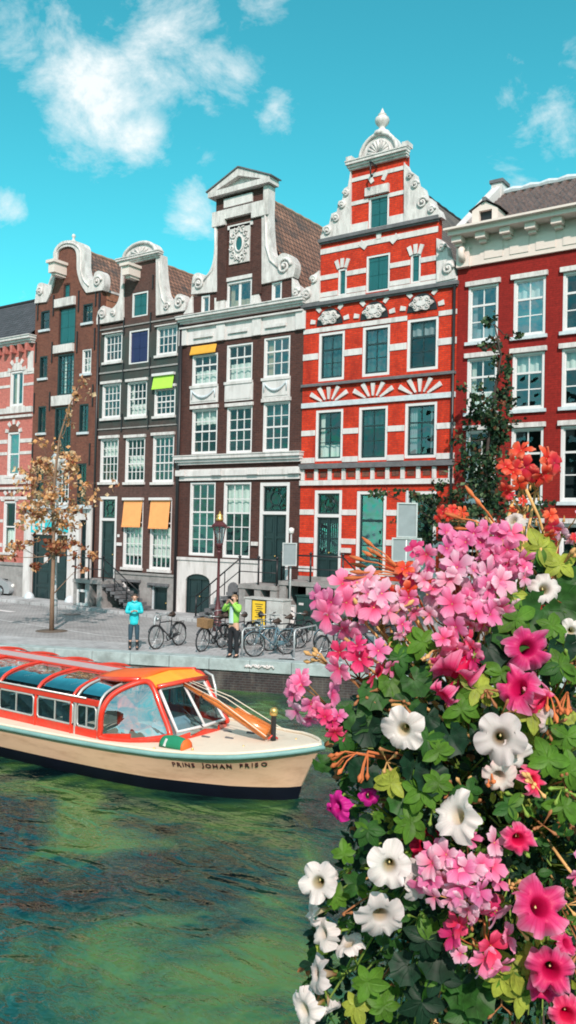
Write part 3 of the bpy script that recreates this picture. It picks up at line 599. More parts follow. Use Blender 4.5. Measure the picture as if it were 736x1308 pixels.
for (l, r_, t, b) in ((244, 279, 495, 515), (288, 323.5, 490, 512), (336, 371, 485, 508)):
    q = h.r(l, r_, t, b); g = MB(); g.box(q[0], q[1], -.05, .02, q[2], q[3]); g.box(q[0] + .08, q[1] - .08, -.07, -.05, q[2] + .07, q[3] - .07); pn = h.part('apron_panel', g, M['white'])
    if not 280 < l < 330:
        g = MB(); m_ = (q[0] + q[1]) / 2; w_ = (q[1] - q[0]) / 2 - .12
        g.tube([(m_ + w_ * t_, -.1, q[3] - .1 - .32 * (1 - t_ * t_)) for t_ in [i / 6 for i in range(-6, 7)]], [.03 + .035 * (1 - abs(i / 6)) for i in range(-6, 7)], 6)
        g.tube([(m_ - w_, -.1, q[3] - .1), (m_ - w_, -.1, q[3] - .45)], [.04, .02], 6); g.tube([(m_ + w_, -.1, q[3] - .1), (m_ + w_, -.1, q[3] - .45)], [.04, .02], 6); h.part('garland', g, M['sill'], pn)
h.cornice(x0, x1, Z(307, 592), Z(307, 581), .32)
g = MB(); zz0, zz1 = Z(307, 613), Z(307, 598); g.box(x0 + .02, x1 - .02, -.08, .02, zz0, zz1); g.box(x0, x1, -.16, .021, zz0 + .38 * (zz1 - zz0), zz1 - .08)
for xx in (x0 + .2, X(280, 605), X(326, 605), x1 - .2): g.box(xx - .25, xx + .25, -.22, .022, zz0 + .42 * (zz1 - zz0), zz1 - .04)
h.part('frieze', g, M['white'])
zb = Z(290, 714); xb = X(331, 730)
g = MB(); gx0 = X(238, 760); gx1 = X(269, 760); zg = h.later[-1][3]
holes_b = [[(gx0, -.1), (gx1, -.1), (gx1, zg - .3)] + [((gx0 + gx1) / 2 + (gx1 - gx0) / 2 * math.cos(PI * i / 8), zg - .3 + .3 * math.sin(PI * i / 8)) for i in range(1, 8)] + [(gx0, zg - .3)]]
g.prism([(x0 + .01, -.2), (xb, -.2), (xb, zb), (x0 + .01, zb)], -.07, .0, holes_b); h.part('base', g, M['whitebase'] if 'whitebase' in M else M['white'])
h.part('base_capping', MB().box(x0, xb + .02, -.12, .0, zb - .12, zb), M['white'])
h.part('side_base', MB().box(xb + .02, x1, -.05, -.001, -.2, Z(350, 746) + .0), M['greydark'])
h.part('letter_box', MB().box(X(322, 693), X(330, 693), -.08, -.0, Z(326, 697), Z(326, 692)), M['white'])
h.part('downpipe', MB().tube([(x0 + .02, -.1, 0), (x0 + .02, -.1, Z(231, 415))], .05, 8), M['black'])
h.body(zc - .1); h.roof(zc - .2, Z(307, 243, .3), (n0 + n1) / 2, 't_brown', dep=12)
H4 = h
h.part('lintel_strip', MB().box(X(288, 357), X(323, 354), -.05, .01, Z(305, 357.6), Z(305, 353)), M['white'])

# ============ house 3: grey-brown, white neck gable
h = House('gabled_house', XB[2], XB[3], 'narrow grey brown house with round topped white neck gable and orange awnings', brick('grey_brown_brick', (.12, .055, .045), (.085, .04, .034), (.10, .07, .065), stain=(.05, .032, .03), samt=.6, c3=(.042, .070, .066), zsplit=(Z(180, 560), Z(180, 535), Z(180, 430), Z(180, 405))))
x0, x1 = h.x0, h.x1
h.shutter(169, 189, 373, 404, 'teal'); h.shutter(165, 190, 421, 464, 'blue', n=2)
h.win(133, 156, 426, 462, 4, 3, sill='white', lintel=.05, mw=.030); h.win(200, 226.5, 416, 453, 4, 3, sill='white', lintel=.05, mw=.030)
for i, q in enumerate(((130.5, 154, 490, 534), (162.5, 187.5, 487, 532), (197, 224, 495, 531))): h.win(*q, 4, 4, rail=2, sill='white', lintel=.12, mw=.030)
for i, q in enumerate(((128, 151, 560, 616), (160, 185, 559, 616), (195, 222, 556, 616))): h.win(*q, 4, 5, rail=(3 if i == 0 else 2), sill='white', lintel=.13, mw=.030, cur=(0, 1, .6, 1) if i == 0 else (0, .9, .3, .6) if i == 1 else None)
h.door(126.5, 148.5, 634, 738, leaves=1, trans=.70, fw=.13, panels=3)
for i, q in enumerate(((157.5, 182.5, 637, 725), (191.5, 219, 637, 728))): h.win(*q, 4, 6, rail=(4,), sill='white', mw=.030, cur=(0, 1, .15, .6))
h.door(194, 215, 748, 790, leaves=1, frame='sill', fw=.07, panels=1); h.door(159, 179, 743, 786, leaves=1, frame='greydark', fw=.05, panels=1)
zs = Z(180, 409); nl, nr = X(158, 370), X(201.5, 365); zt = Z(181, 333)
h.wall([(x0, -.2), (x1, -.2), (x1, zs), (nr, zs), (nr, zt), (nl, zt), (nl, zs), (x0, zs)])
h.stone([(125.3, 415)] + curve([(125, 408), (128, 397), (134, 391), (141, 396), (149, 391), (154, 380), (156, 357), (156.5, 337)], 3) + [(159, 337), (159, 409)])
h.stone([(201, 403.5), (201, 328)] + curve([(208, 326), (209, 345), (210.5, 361), (214, 377), (222, 385), (228, 377), (235, 377), (239, 386), (237.5, 397)], 3))
h.roll(133, 402, 6, sgn=-1); h.roll(231, 387, 7); h.roll(147, 401, 4, sgn=-1, r=.04); h.roll(215, 392, 5, r=.04); h.moulding([(205, 335), (205.5, 362), (209, 382), (216, 394)], .04)
zc = Z(183, 331); h.cornice(nl - .15, nr + .15, zc - .12, zc + .12, .3, 'whitestone')
cx = (nl + nr) / 2; rx = abs(nr - nl) / 2 + .02; hz = Z(181, 311) - zc - .12
arc = lambda k: [(cx + rx * k * math.cos(PI * i / 14), zc + .16 + hz * k * math.sin(PI * i / 14)) for i in range(15)]
h.stone(arc(1), px=False, name='round_pediment'); g = MB(); g.tube([(a, -.12, b) for a, b in arc(.92)], .08, 6)
for i in range(7): an = PI * (i + .5) / 7; g.tube([(cx, -.1, zc + .2), (cx + rx * .6 * math.cos(an), -.11, zc + .16 + hz * .62 * math.sin(an))], [.02, .06], 5)
h.part('shell', g, M['whitestone'])
b0 = X(171, 352); g = MB(); g.box(b0, b0 + .42, -.72, .05, Z(175, 356), Z(175, 345)); g.box(b0 - .07, b0 + .49, -.82, .05, Z(175, 345), Z(175, 341.5)); g.box(b0 + .05, b0 + .36, -.55, .05, Z(175, 359), Z(175, 356)); h.part('hoist_beam', g, M['cream'])
h.part('string_course', MB().box(x0, x1, -.05, .01, Z(180, 472), Z(180, 470)).box(x0, x1, -.05, .01, Z(180, 414.5), Z(180, 413)).box(x0, x1, -.04, .01, Z(180, 546), Z(180, 544.5)), M['grey'])
for (l, r_, t, b, m_, pj) in ((197.5, 223.5, 480, 495, 'lime', .1), (159.5, 183, 639, 671.5, 'orange', .12), (193.5, 218.5, 639, 673.5, 'orange', .12)):
    q = h.r(l, r_, t, b); g = MB(); g.quad((q[0], -.06, q[3]), (q[0], -.06 - pj, q[2]), (q[1], -.06 - pj, q[2]), (q[1], -.06, q[3])); g.box(q[0], q[1], -.08 - pj, -.05 - pj, q[2] - .07, q[2]); aw = h.part('awning', g, M[m_])
    h.part('awning_box', MB().box(q[0] - .04, q[1] + .04, -.16, -.01, q[3], q[3] + .11), M['frame'], aw)
g = MB(); zb = Z(190, 732)
dx0, dx1 = X(194, 770), X(215, 770); ex0, ex1 = X(159, 765), X(179, 765); zd = Z(205, 748); ze = Z(169, 743); xs = X(149.5, 700)
g.prism([(xs, -.2), (x1 - .08, -.2), (x1 - .08, zb), (xs, zb)], -.08, 0, [[(dx0, -.1), (dx1, -.1), (dx1, zd), (dx0, zd)], [(ex0, -.1), (ex1, -.1), (ex1, ze), (ex0, ze)]]); h.part('base', g, M['grey'])
h.part('base_capping', MB().box(xs, x1 - .06, -.13, 0, zb - .1, zb), M['grey'])
for (a_, b_, c_) in ((dx0, dx1, zd), (ex0, ex1, ze)): h.part('hood', MB().box(a_ - .12, b_ + .12, -.2, -.08, c_, c_ + .1), M['greydark'])
h.part('letter_box', MB().box(X(150.5, 693), X(156, 693), -.08, -.0, Z(153, 697), Z(153, 693)), M['frame'])
h.part('house_plate', MB().box(X(150.5, 684), X(153, 684), -.03, -.0, Z(152, 686), Z(152, 682.5)), M['frame'])
def anchors(h, l):
    for (px, py, ln) in l: c = F(px, py); h.part('wall_anchor', MB().box(c.x - .03, c.x + .03, -.05, 0, c.z - ln / 2, c.z + ln / 2), M['black'])
anchors(h, [(159, 417, .8), (193, 411, .8), (158, 475, .8), (192, 468, .8), (229, 462, .8), (127, 480, .8), (156, 540, .8), (190, 536, .8), (227, 530, .8), (125, 545, .8), (196, 360, .6)])
h.part('downpipe', MB().tube([(x1 - .03, -.1, 0), (x1 - .03, -.1, Z(232, 410))], .055, 8), M['black'])
h.body(zs - .05); h.roof(zs - .1, Z(181, 333, .3), cx, 't_brown', dep=11)
H3 = h

# ============ house 2: brown warehouse with spout gable
h = House('gabled_house', XB[1], XB[2], 'tall brown brick warehouse with white bell gable and stacked green loft doors', 'b_brown')
x0, x1 = h.x0, h.x1
h.shutter(81, 90, 362, 381, 'teal', n=1, frame='b_dark'); h.shutter(75, 97, 392, 440, 'teal', frame='b_dark')
h.win(73.5, 94.5, 452, 505, 4, 5, fm='green', gl='glasshi', sill=None, cur=[(.1, .4, 0, 1), (.7, .95, 0, 1)]); h.win(69.5, 90.5, 520, 583, 4, 5, fm='green', sill=None); h.win(67, 88, 597, 645, 4, 5, fm='frame', sill=None)
for q in ((52, 63.5, 397, 421), (50.5, 60.5, 455, 483), (48.5, 58.5, 519, 553), (46, 55.5, 592, 638)): h.win(*q, 1, 2, fm='green', fw=.05, sill='sill', gl='glass', mw=.030)
for i, q in enumerate(((106, 118.5, 388, 412), (105, 116.5, 446, 477), (101, 113, 516, 552), (98.5, 110, 592, 645))): h.win(*q, 2, 3, fm='frame' if i == 1 else 'green', fw=.05, sill='sill', gl='glass', cur=(0, 1, 0, .7) if i == 1 else None, mw=.030)
for (l, r_, t, b) in ((72, 97, 381, 391.5), (70.5, 95, 440.5, 450.5), (68, 93, 505.5, 518), (66, 91, 584, 595)):
    q = h.r(l, r_, t, b); h.part('loft_sill', MB().box(q[0], q[1], -.14, .03, q[2], q[3]), M['whitestone'])
h.door(42, 88, 684, 772, leaves=2, fw=.05, frame='green', panels=4); h.door(104, 112, 664, 742, leaves=1, fw=.04, frame='green', panels=3)
br = [(47, 388)] + curve([(61, 385), (66, 375), (70.5, 360), (74, 345), (74.5, 330), (77, 320), (86, 315.5), (95, 317), (99.5, 325), (100, 345), (103, 358), (107, 367), (112, 374)], 3) + [(127, 372)]
bp = P2(br); bp[0] = (x0, bp[0][1]); bp[-1] = (x1, bp[-1][1])
h.wall([(x0, -.2), (x1, -.2)] + bp[::-1])
inner = curve([(61, 386), (66, 375), (70.5, 360), (74, 345), (74.5, 330), (77, 320), (86, 315.5), (95, 317), (99.5, 325), (100, 345), (103, 358), (107, 367), (112, 374.5)], 3)
outer = curve([(133, 371), (135, 362), (134, 351), (129, 346.5), (123, 349), (120, 358), (114, 355), (110.5, 341), (110, 317), (103, 310), (90, 307.5), (78, 311), (70, 323), (70.5, 340), (66, 356), (61, 368), (57, 362), (51, 363), (48.5, 371), (46, 388)], 3)
h.stone(inner + outer)
h.roll(127, 360, 6.5); h.roll(53.5, 373, 5, sgn=-1); h.moulding(curve([(72, 340), (72.5, 326), (78, 315.5), (88, 311), (99, 313.5), (105, 322), (105, 343), (109, 358), (116, 366)], 3), .05)
h.part('finial', MB().lathe([(.12, 0), (.1, .08), (.05, .12), (.05, .2), (.1, .26), (.07, .36), (0, .4)], (X(92, 308), .1, Z(92, 308.5)), 10), M['whitestone'])
b0 = X(78, 345); g = MB(); g.box(b0, b0 + .42, -.75, .05, Z(80, 353), Z(80, 341)); g.box(b0 - .08, b0 + .50, -.85, .06, Z(80, 341), Z(80, 337.5)); g.box(b0 + .06, b0 + .36, -.6, .05, Z(80, 356), Z(80, 353)); h.part('hoist_beam', g, M['cream'])
anchors(h, [(49, 396, 1.0), (69, 390, 1.0), (101, 385, 1.0), (123, 380, .8), (46.5, 450, 1.0), (67, 450, 1.0), (99, 437, 1.0), (121.5, 433, 1.0), (44, 515, 1.0), (64, 513, .9), (119, 505, 1.0), (115, 580, 1.0), (42, 575, 1.0), (98, 505, .7)])
# white portico
zp = Z(75, 650); q0, q1 = X(33, 700), X(118, 700)
g = MB(); yy = -.16
g.box(X(33, 720), X(42, 720), yy, -.002, 0, zp); g.box(X(89, 720), X(103, 720), yy, -.002, 0, zp); g.box(X(113, 700), X(119, 700), yy, -.002, Z(115, 745), zp); g.box(X(42, 700), X(89, 700), yy + .003, -.004, Z(65, 683), Z(65, 660)); g.box(X(103, 655), X(113, 655), yy + .003, -.004, Z(108, 664), zp); g.box(X(42, 655), X(89, 655), yy + .004, -.004, Z(65, 660), zp)
h.part('portico', g, M['white']); h.part('portico_cornice', MB().box(q0 - .1, q1 + .05, -.34, -.003, zp, zp + .16), M['sill'])
for (l, r_) in ((43.5, 52), (56, 71), (79, 91)):
    q = (X(l, 670), X(r_, 670), Z((l + r_) / 2, 680), Z((l + r_) / 2, 664)); g = MB(); g.box(q[0], q[1], yy - .02, yy + .003, q[2], q[3]); g.box(q[0] + .12, q[0] + .3, yy - .03, yy - .02, q[2] + .12, q[3] - .12, 1) ; h.part('cyan_panel', g, [M['cyan'], M['white']])
for (px, w_) in ((59, .28), (73.5, .28)): q = F(px, 714, .06); h.part('door_notice', MB().box(q.x - w_ / 2, q.x + w_ / 2, .045, .058, q.z - .17, q.z + .17), M['white'])
for px in (37.5, 89.5): c = F(px, 765, -.4); h.part('guard_stone', MB().lathe([(.26, 0), (.25, .15), (.2, .3), (.1, .4), (0, .43)], (c.x, -.4, 0), 14), M['sill'])
h.part('downpipe', MB().tube([(x1 - .02, -.1, 0), (x1 - .02, -.1, Z(127, 375))], .05, 8), M['black'])
h.body(bp[0][1] - .1); h.roof(Z(125, 383), Z(88, 319, .3), (X(75, 340) + X(100, 340)) / 2, 't_brown')
g = MB(); g.box(x1 - .16, x1 + .02, .3, DEP, bp[0][1] - .8, Z(125, 372)); h.part('parapet', g, M['b_side']); h.part('parapet_capping', MB().box(x1 - .2, x1 + .05, .3, DEP, Z(125, 372), Z(125, 372) + .1), M['white'])
H2 = h

# ============ house 1: pink-red with white bands and slate roof
h = House('banded_house', XB[0], XB[1], 'pinkish red brick house with white bands, round arched windows and dark slate roof', 'b_pink')
x0, x1 = h.x0, h.x1
off = X(21, 500) - X(-30, 500)
cols = [0, 1, 2]
qs = [h.r(13, 30, 474, 519), h.r(9.5, 25, 552, 608), h.r(4, 20, 640, 706)]
for k in cols:
    for i, q in enumerate(qs):
        q2 = (q[0] - k * 2.35, q[1] - k * 2.35, q[2], q[3])
        h.win(0, 0, 0, 0, 2 if i == 0 else 1, 1 if i == 0 else 2, q=q2, fw=.09, mw=.16 if i == 0 else .07, sw=.04, gl='glasshi' if i < 2 else 'glass', sill='whitestone', silw=.15, arch=.0, cur=(0, 1, .5, 1) if i == 1 else (0, 1, 0, .45) if i == 2 else None, curm='tealcurtain' if i == 1 else 'curtain')
        g = MB(); cx = (q2[0] + q2[1]) / 2; n = 9; r0 = (q2[1] - q2[0]) / 2
        for j in range(n):
            an = PI * (j + .5) / n
            if j % 2 == 0: wedge(cx, q2[3] - .02, an, r0 * .85, r0 * 1.35, .07, .10)
        h.part('arch_blocks', g, M['whitestone'])
        t = MB(); t.prism([(cx + r0 * .8 * math.cos(PI * j / 10), q2[3] + .02 + r0 * .8 * math.sin(PI * j / 10)) for j in range(11)], -.02, .005); h.part('arch_field', t, M['b_brown'] if i else M['whitestone'])
zb = Z(20, 722)
for k in cols: 
    q = h.r(0, 12, 739, 752); h.win(0, 0, 0, 0, 2, 1, q=(q[0] - 2.35 * k, q[1] - 2.35 * k, q[2], q[3]), fm='green', sill=None)
ze = Z(20, 441)
h.wall([(x0, -.2), (x1, -.2), (x1, ze), (x0, ze)])
h.bands(zrow([(35, 471, 478), (35, 489, 492.5), (35, 560, 565), (35, 576, 580), (35, 606, 611), (35, 634, 638), (35, 664, 668), (35, 695, 700)]), proj=.025, m='whitestone')
h.bands(zrow([(30, 520, 527), (30, 530, 533)]), proj=.12, m='whitestone', name='string_course'); h.bands(zrow([(30, 611, 618), (30, 622, 625)]), proj=.12, m='whitestone', name='string_course')
h.part('base', MB().prism([(x0, -.2), (x1 - .02, -.2), (x1 - .02, zb), (x0, zb)], -.08, 0, [[(a - .0, b_) for a, b_ in hh] for hh in h.holes[-3:]]), M['pinkstone'] if 'pinkstone' in M else M['grey'])
h.part('base_capping', MB().box(x0, x1 - .02, -.14, 0, zb, zb + .14), M['grey'])
h.cornice(x0, x1 - .05, ze - .05, ze + .28, .45, 'white')
g = MB()
n = 26
for i in range(n): xx = x0 + (i + .5) * (x1 - x0) / n; h.part('bracket', MB().box(xx - .09, xx + .09, -.3, .0, ze - .42, ze - .055), M['b_pink'])
g = MB(); g.box(x1 - .45, x1 - .05, -.05, .01, Z(35, 475), ze - .43); h.part('corner_block', g, M['whitestone'])
zr = Z(20, 386, 2.2) 
g = MB(); g.quad((x0, -.35, ze + .3), (x1 - .04, -.35, ze + .3), (x1 - .04, 3.2, Z(20, 390, 3.2)), (x0, 3.2, Z(20, 390, 3.2))); h.part('roof', g, M['t_slate'], uvfn=lambda v: (v.x, math.hypot(v.y, v.z)))
zq = Z(20, 390, 3.2)
g = MB(); g.quad((x0, 3.2, zq), (x1 - .04, 3.2, zq), (x1 - .04, 6.8, ze + .3), (x0, 6.8, ze + .3)); h.part('roof', g, M['t_slate'], uvfn=lambda v: (v.x, math.hypot(v.y, v.z)))
h.part('ridge_tiles', MB().tube([(x0, 3.2, zq + .03), (x1 - .04, 3.2, zq + .03)], .1, 8), M['t_slate'])
h.body(ze, dep=6.8)
g = MB().prism([(-.35, ze), (6.8, ze), (3.2, zq)], 0, .1); g.v = [(x0 + .02 + v[1], v[0], v[2]) for v in g.v]; h.part('end_wall', g, M['b_pink'])
H1 = h

# ============ house 6: wine red painted house with cornice
h = House('corniced_house', XB[5], XB[6], 'wide wine red painted house with cream bracketed cornice and brown pantile roof', 'b_wine')
x0, x1 = h.x0, h.x1
c1 = (X(598, 400), X(636.5, 400)); c2 = (X(656, 390), X(697, 390)); c3 = (X(719, 380), X(764, 380)); w = c2[0] - c1[0]
cs = [c1, c2, c3] + [(c3[0] + (c3[0] - c2[0]) * (k + 1) * .98, c3[1] + (c3[0] - c2[0]) * (k + 1) * .98) for k in range(1)]
rws = [(Z(676, 429), Z(676, 355)), (Z(676, 523), Z(676, 450)), (Z(676, 641), Z(676, 546)), (Z(676, 745), Z(676, 668))]
k = 0
for j, (za, zb) in enumerate(rws):
    for i, (xa, xb) in enumerate(cs):
        if xb > x1 - .2: continue
        h.win(0, 0, 0, 0, 2, 3 if j < 3 else 4, q=(xa, xb, za, zb), rail=((2,) if j else (2,)), lintel=.16, sill='sill', gl='glasshi' if j == 0 else 'glass', silw=.08, mw=.036, fw=.08, cur=[None, (0, .5, 0, .65), (0, 1, .7, 1), None, (.7, 1, .6, 1)][(i * 2 + j * 3) % 5])
ze = Z(660, 331)
h.wall([(x0, -.2), (x1, -.2), (x1, ze + .3), (x0, ze + .3)])
g = MB(); zt = Z(660, 288); zm = Z(660, 300)
g.box(x0, x1, -.10, .0, ze, zm + .3); f_ = h.part('frieze', g, M['cream'])
g = MB(); n = 9; ww = (x1 - x0) / n
for i in range(n):
    if i == 0: continue
    xx = x0 + i * ww; h.part('frieze_panel', MB().box(xx + .12, xx + ww - .12, -.125, -.10, ze + .15, zm - .12), M['cream'], f_)
g = MB()
for i in range(n + 1): xx = x0 + .15 + i * (x1 - x0 - .3) / n; h.part('bracket', MB().box(xx - .17, xx + .17, -.52, -.10, zm - .04, zm + .16).box(xx - .12, xx + .12, -.32, -.10, zm - .14, zm - .04), M['cream'])
g = MB(); g.box(x0 - .1, x1, -.66, .0, zm + .16, zm + .3); g.box(x0 - .16, x1, -.76, .0, zm + .3, zt); g.box(x0 - .2, x1, -.82, .02, zt, zt + .07); h.part('cornice', g, M['cream'])
g = MB(); xe = x0 + .25; g.box(x0 + .02, x0 + .48, -.2, -.0, ze - .02, zm - .15); g.tube([(xe, -.2, zm - .2), (xe, -.33, zm - .3), (xe, -.34, zm - .45), (xe, -.22, zm - .62)], .12, 8); g.tube([(xe, -.2, ze + .35), (xe, -.27, ze + .27), (xe, -.2, ze + .15)], .1, 8); h.part('console', g, M['cream'])
# pantile roof, its ridge along the street
yr = 3.0; zr = Z(690, 239, yr); ye = -.35; zee = zt + .05; xl = x0 + .45; sl_ = math.hypot(yr - ye, zr - zee)
def pant(u, v):
    xx = xl + (x1 - xl) * u; s_ = v
    wave = .075 * math.cos(2 * PI * xx / .33); step = .07 * (1 - ((v * sl_ / .36) % 1.0))
    return (xx, ye + (yr - ye) * v, zee + (zr - zee) * v + wave + step)
nu = int((x1 - xl) / .33 * 6); nv = int(sl_ / .36) * 3
g = MB(); g.grid(pant, nu, nv, smooth=False); h.part('roof', g, mat('brown_pantiles', (.115, .075, .065), .4, .6, 5, .2, 20, dirt=(.05, .045, .045), dscale=2.5, damt=.8))
h.part('rear_roof', MB().quad((xl, yr, zr), (x1, yr, zr), (x1, 6.5, zee), (xl, 6.5, zee)), M['t_grey'], uvfn=lambda v: (v.x, v.y))
n = int((x1 - xl) / .33); h.part('ridge_tiles', MB().tube([(xl + i * .33, yr, zr + .09 + .03 * (i % 2)) for i in range(n + 1)], [.10 + .03 * (i % 2) for i in range(n + 1)], 8, smooth=False), M['sill'])
g = MB().prism([(ye - .1, zee - .1), (ye - .1, zee + .15), (yr - .2, zr + .3), (yr + .25, zr + .3), (6.5, zee + .1), (6.5, zee - .1)], 0, .32); g.v = [(x0 + .08 + v[1], v[0], v[2]) for v in g.v]; h.part('side_gable', g, M['white'])
g = MB(); g.box(x0 + .05, x0 + .45, yr - .3, yr + .3, zr - .2, zr + .38); ch = h.part('chimney', g, M['white']); h.part('chimney_capping', MB().box(x0 - .01, x0 + .51, yr - .36, yr + .36, zr + .38, zr + .5), M['greydark'], ch)
# low dormer beside the gable
dx = X(612, 285, -.2); g = MB(); g.prism([(dx - .15, zt + .1), (dx + .75, zt + .1), (dx + .75, zt + .55), (dx + .3, zt + .85), (dx - .15, zt + .6)], -.45, 1.2, [[(dx + .1, zt + .2), (dx + .55, zt + .2), (dx + .55, zt + .55), (dx + .1, zt + .55)]]); dm = h.part('dormer', g, M['cream'])
h.part('dormer_vent', MB().box(dx + .1, dx + .55, -.3, -.25, zt + .2, zt + .55), M['black'], dm)
h.part('dormer_roof', MB().bar((dx + .3, -.55, zt + .9), (dx + .3, 1.3, zt + .9), .12).quad((dx - .25, -.52, zt + .6), (dx + .3, -.52, zt + .9), (dx + .3, 1.3, zt + .9), (dx - .25, 1.3, zt + .6)).quad((dx + .3, -.52, zt + .9), (dx + .85, -.52, zt + .58), (dx + .85, 1.3, zt + .58), (dx + .3, 1.3, zt + .9)), M['greydark'], dm)
h.part('plinth', MB().box(x0, x1, -.07, .001, -.2, .6), M['grey'])
h.body(ze, dep=6.5)
H6 = h

# ============ stoops with steps and iron railings
def rail(g, pts, h_=.95, r=.028, posts=True):
    pts = [Vector(p) for p in pts]
    g.tube([p + Vector((0, 0, h_)) for p in pts], r, 6)
    g.tube([p + Vector((0, 0, h_ * .5)) for p in pts], r * .7, 6)
    for p in pts:
        g.tube([p, p + Vector((0, 0, h_ + .06))], r * 1.3, 6); g.lathe([(r * 2, 0), (r * 2.2, .05), (0, .1)], tuple(p + Vector((0, 0, h_ + .05))), 8)
def stoop(h, xa, xb, z, d, xs, sgn, n=8, m='grey', openings=True):
    """landing from xa to xb at height z, reaching d out; a flight runs down along the wall from xs in direction sgn"""
    st = h.part('stoop', MB().box(xa, xb, -d, -.15, z - .16, z + .0), M[m])
    k = max(2, int((xb - xa) / 1.1))
    for i in range(k + 1): xx = xa + .02 + (xb - xa - .34) * i / k; h.part('stoop_pier', MB().box(xx, xx + .3, -d + .04, -.15, .0, z - .162), M[m], st); h.part('stoop_back', MB().box(xa + .05, xb - .05, -.5, -.16, .0, z - .165), M['greydark'], st)
    g = MB(); run = .27
    for i in range(n): zz = z * (1 - (i + 1) / (n + 1)); x_ = xs + sgn * run * i; g.box(x_, x_ + sgn * (run + .03), -d, -.25, zz - .12, zz); g.box(x_, x_ + sgn * .05, -d + .03, -.25, max(zz - z / n - .05, 0.0), zz - .12)
    h.part('steps', g, M['greydark'], st)
    r = MB(); rail(r, [(xs - sgn * (xb - xa) * .97, -d + .08, z), (xs - sgn * (xb - xa) * .5, -d + .08, z), (xs, -d + .08, z)])
    e = Vector((xs + sgn * run * n, -d + .08, .12)); s_ = Vector((xs, -d + .08, z)); r.tube([s_ + Vector((0, 0, .95)), e + Vector((0, 0, .85))], .028, 6); r.tube([s_ + Vector((0, 0, .48)), e + Vector((0, 0, .4))], .02, 6); r.tube([e, e + Vector((0, 0, .9))], .035, 6)
    for i in range(1, 3): q = s_.lerp(e, i / 3); r.tube([q, q + Vector((0, 0, .92))], .02, 6)
    h.part('railing', r, M['black'], st); return st
zl = Z(138, 739); stoop(H3, X(94, 740, -1.3), X(131, 740, -1.3), zl, 1.35, X(131, 745, -1.3), 1, 8)
q = H3.o; g = MB(); p_ = F(157, 745, -.3); p2_ = F(171, 764, -.3); g.bar(p_, p2_, .07, .1); H3.part('hand_rail', g, M['white'])
zw = zl - .45; xa = X(101, 760, -1.25); xb_ = X(114, 760, -1.25); g = MB(); g.box(xa, xa + .1, -1.38, -1.2, .15, zw); g.box(xb_ - .1, xb_, -1.38, -1.2, .15, zw); g.box(xa + .1, xb_ - .1, -1.38, -1.2, .15, .27); g.box(xa + .1, xb_ - .1, -1.38, -1.2, zw - .1, zw); cw = H3.part('cellar_window', g, M['frame']); H3.part('pane', MB().box(xa + .1, xb_ - .1, -1.3, -1.28, .27, zw - .1), M['green'], cw)
zl = Z(350, 745); stoop(H4, X(306, 752, -1.3), XB[4] - .02, zl, 1.4, X(306, 752, -1.3), -1, 8)
for px in (295, 310): c = F(px, 750, -.25); H4.part('cellar_arch', MB().prism([(c.x - .28, .15), (c.x + .28, .15)] + [(c.x + .28 * math.cos(PI * i / 8), 1.25 + .28 * math.sin(PI * i / 8)) for i in range(9)], -.11, -.075), M['greydark'])
zl = Z(418, 742); stoop(H5, XB[4] + .02, X(437, 750, -1.3), zl, 1.35, X(437, 750, -1.3), 1, 8)
H5.part('window_ledge', MB().box(X(450, 745), XB[5], -.3, -.0, Z(480, 748), Z(480, 741)), M['grey'])
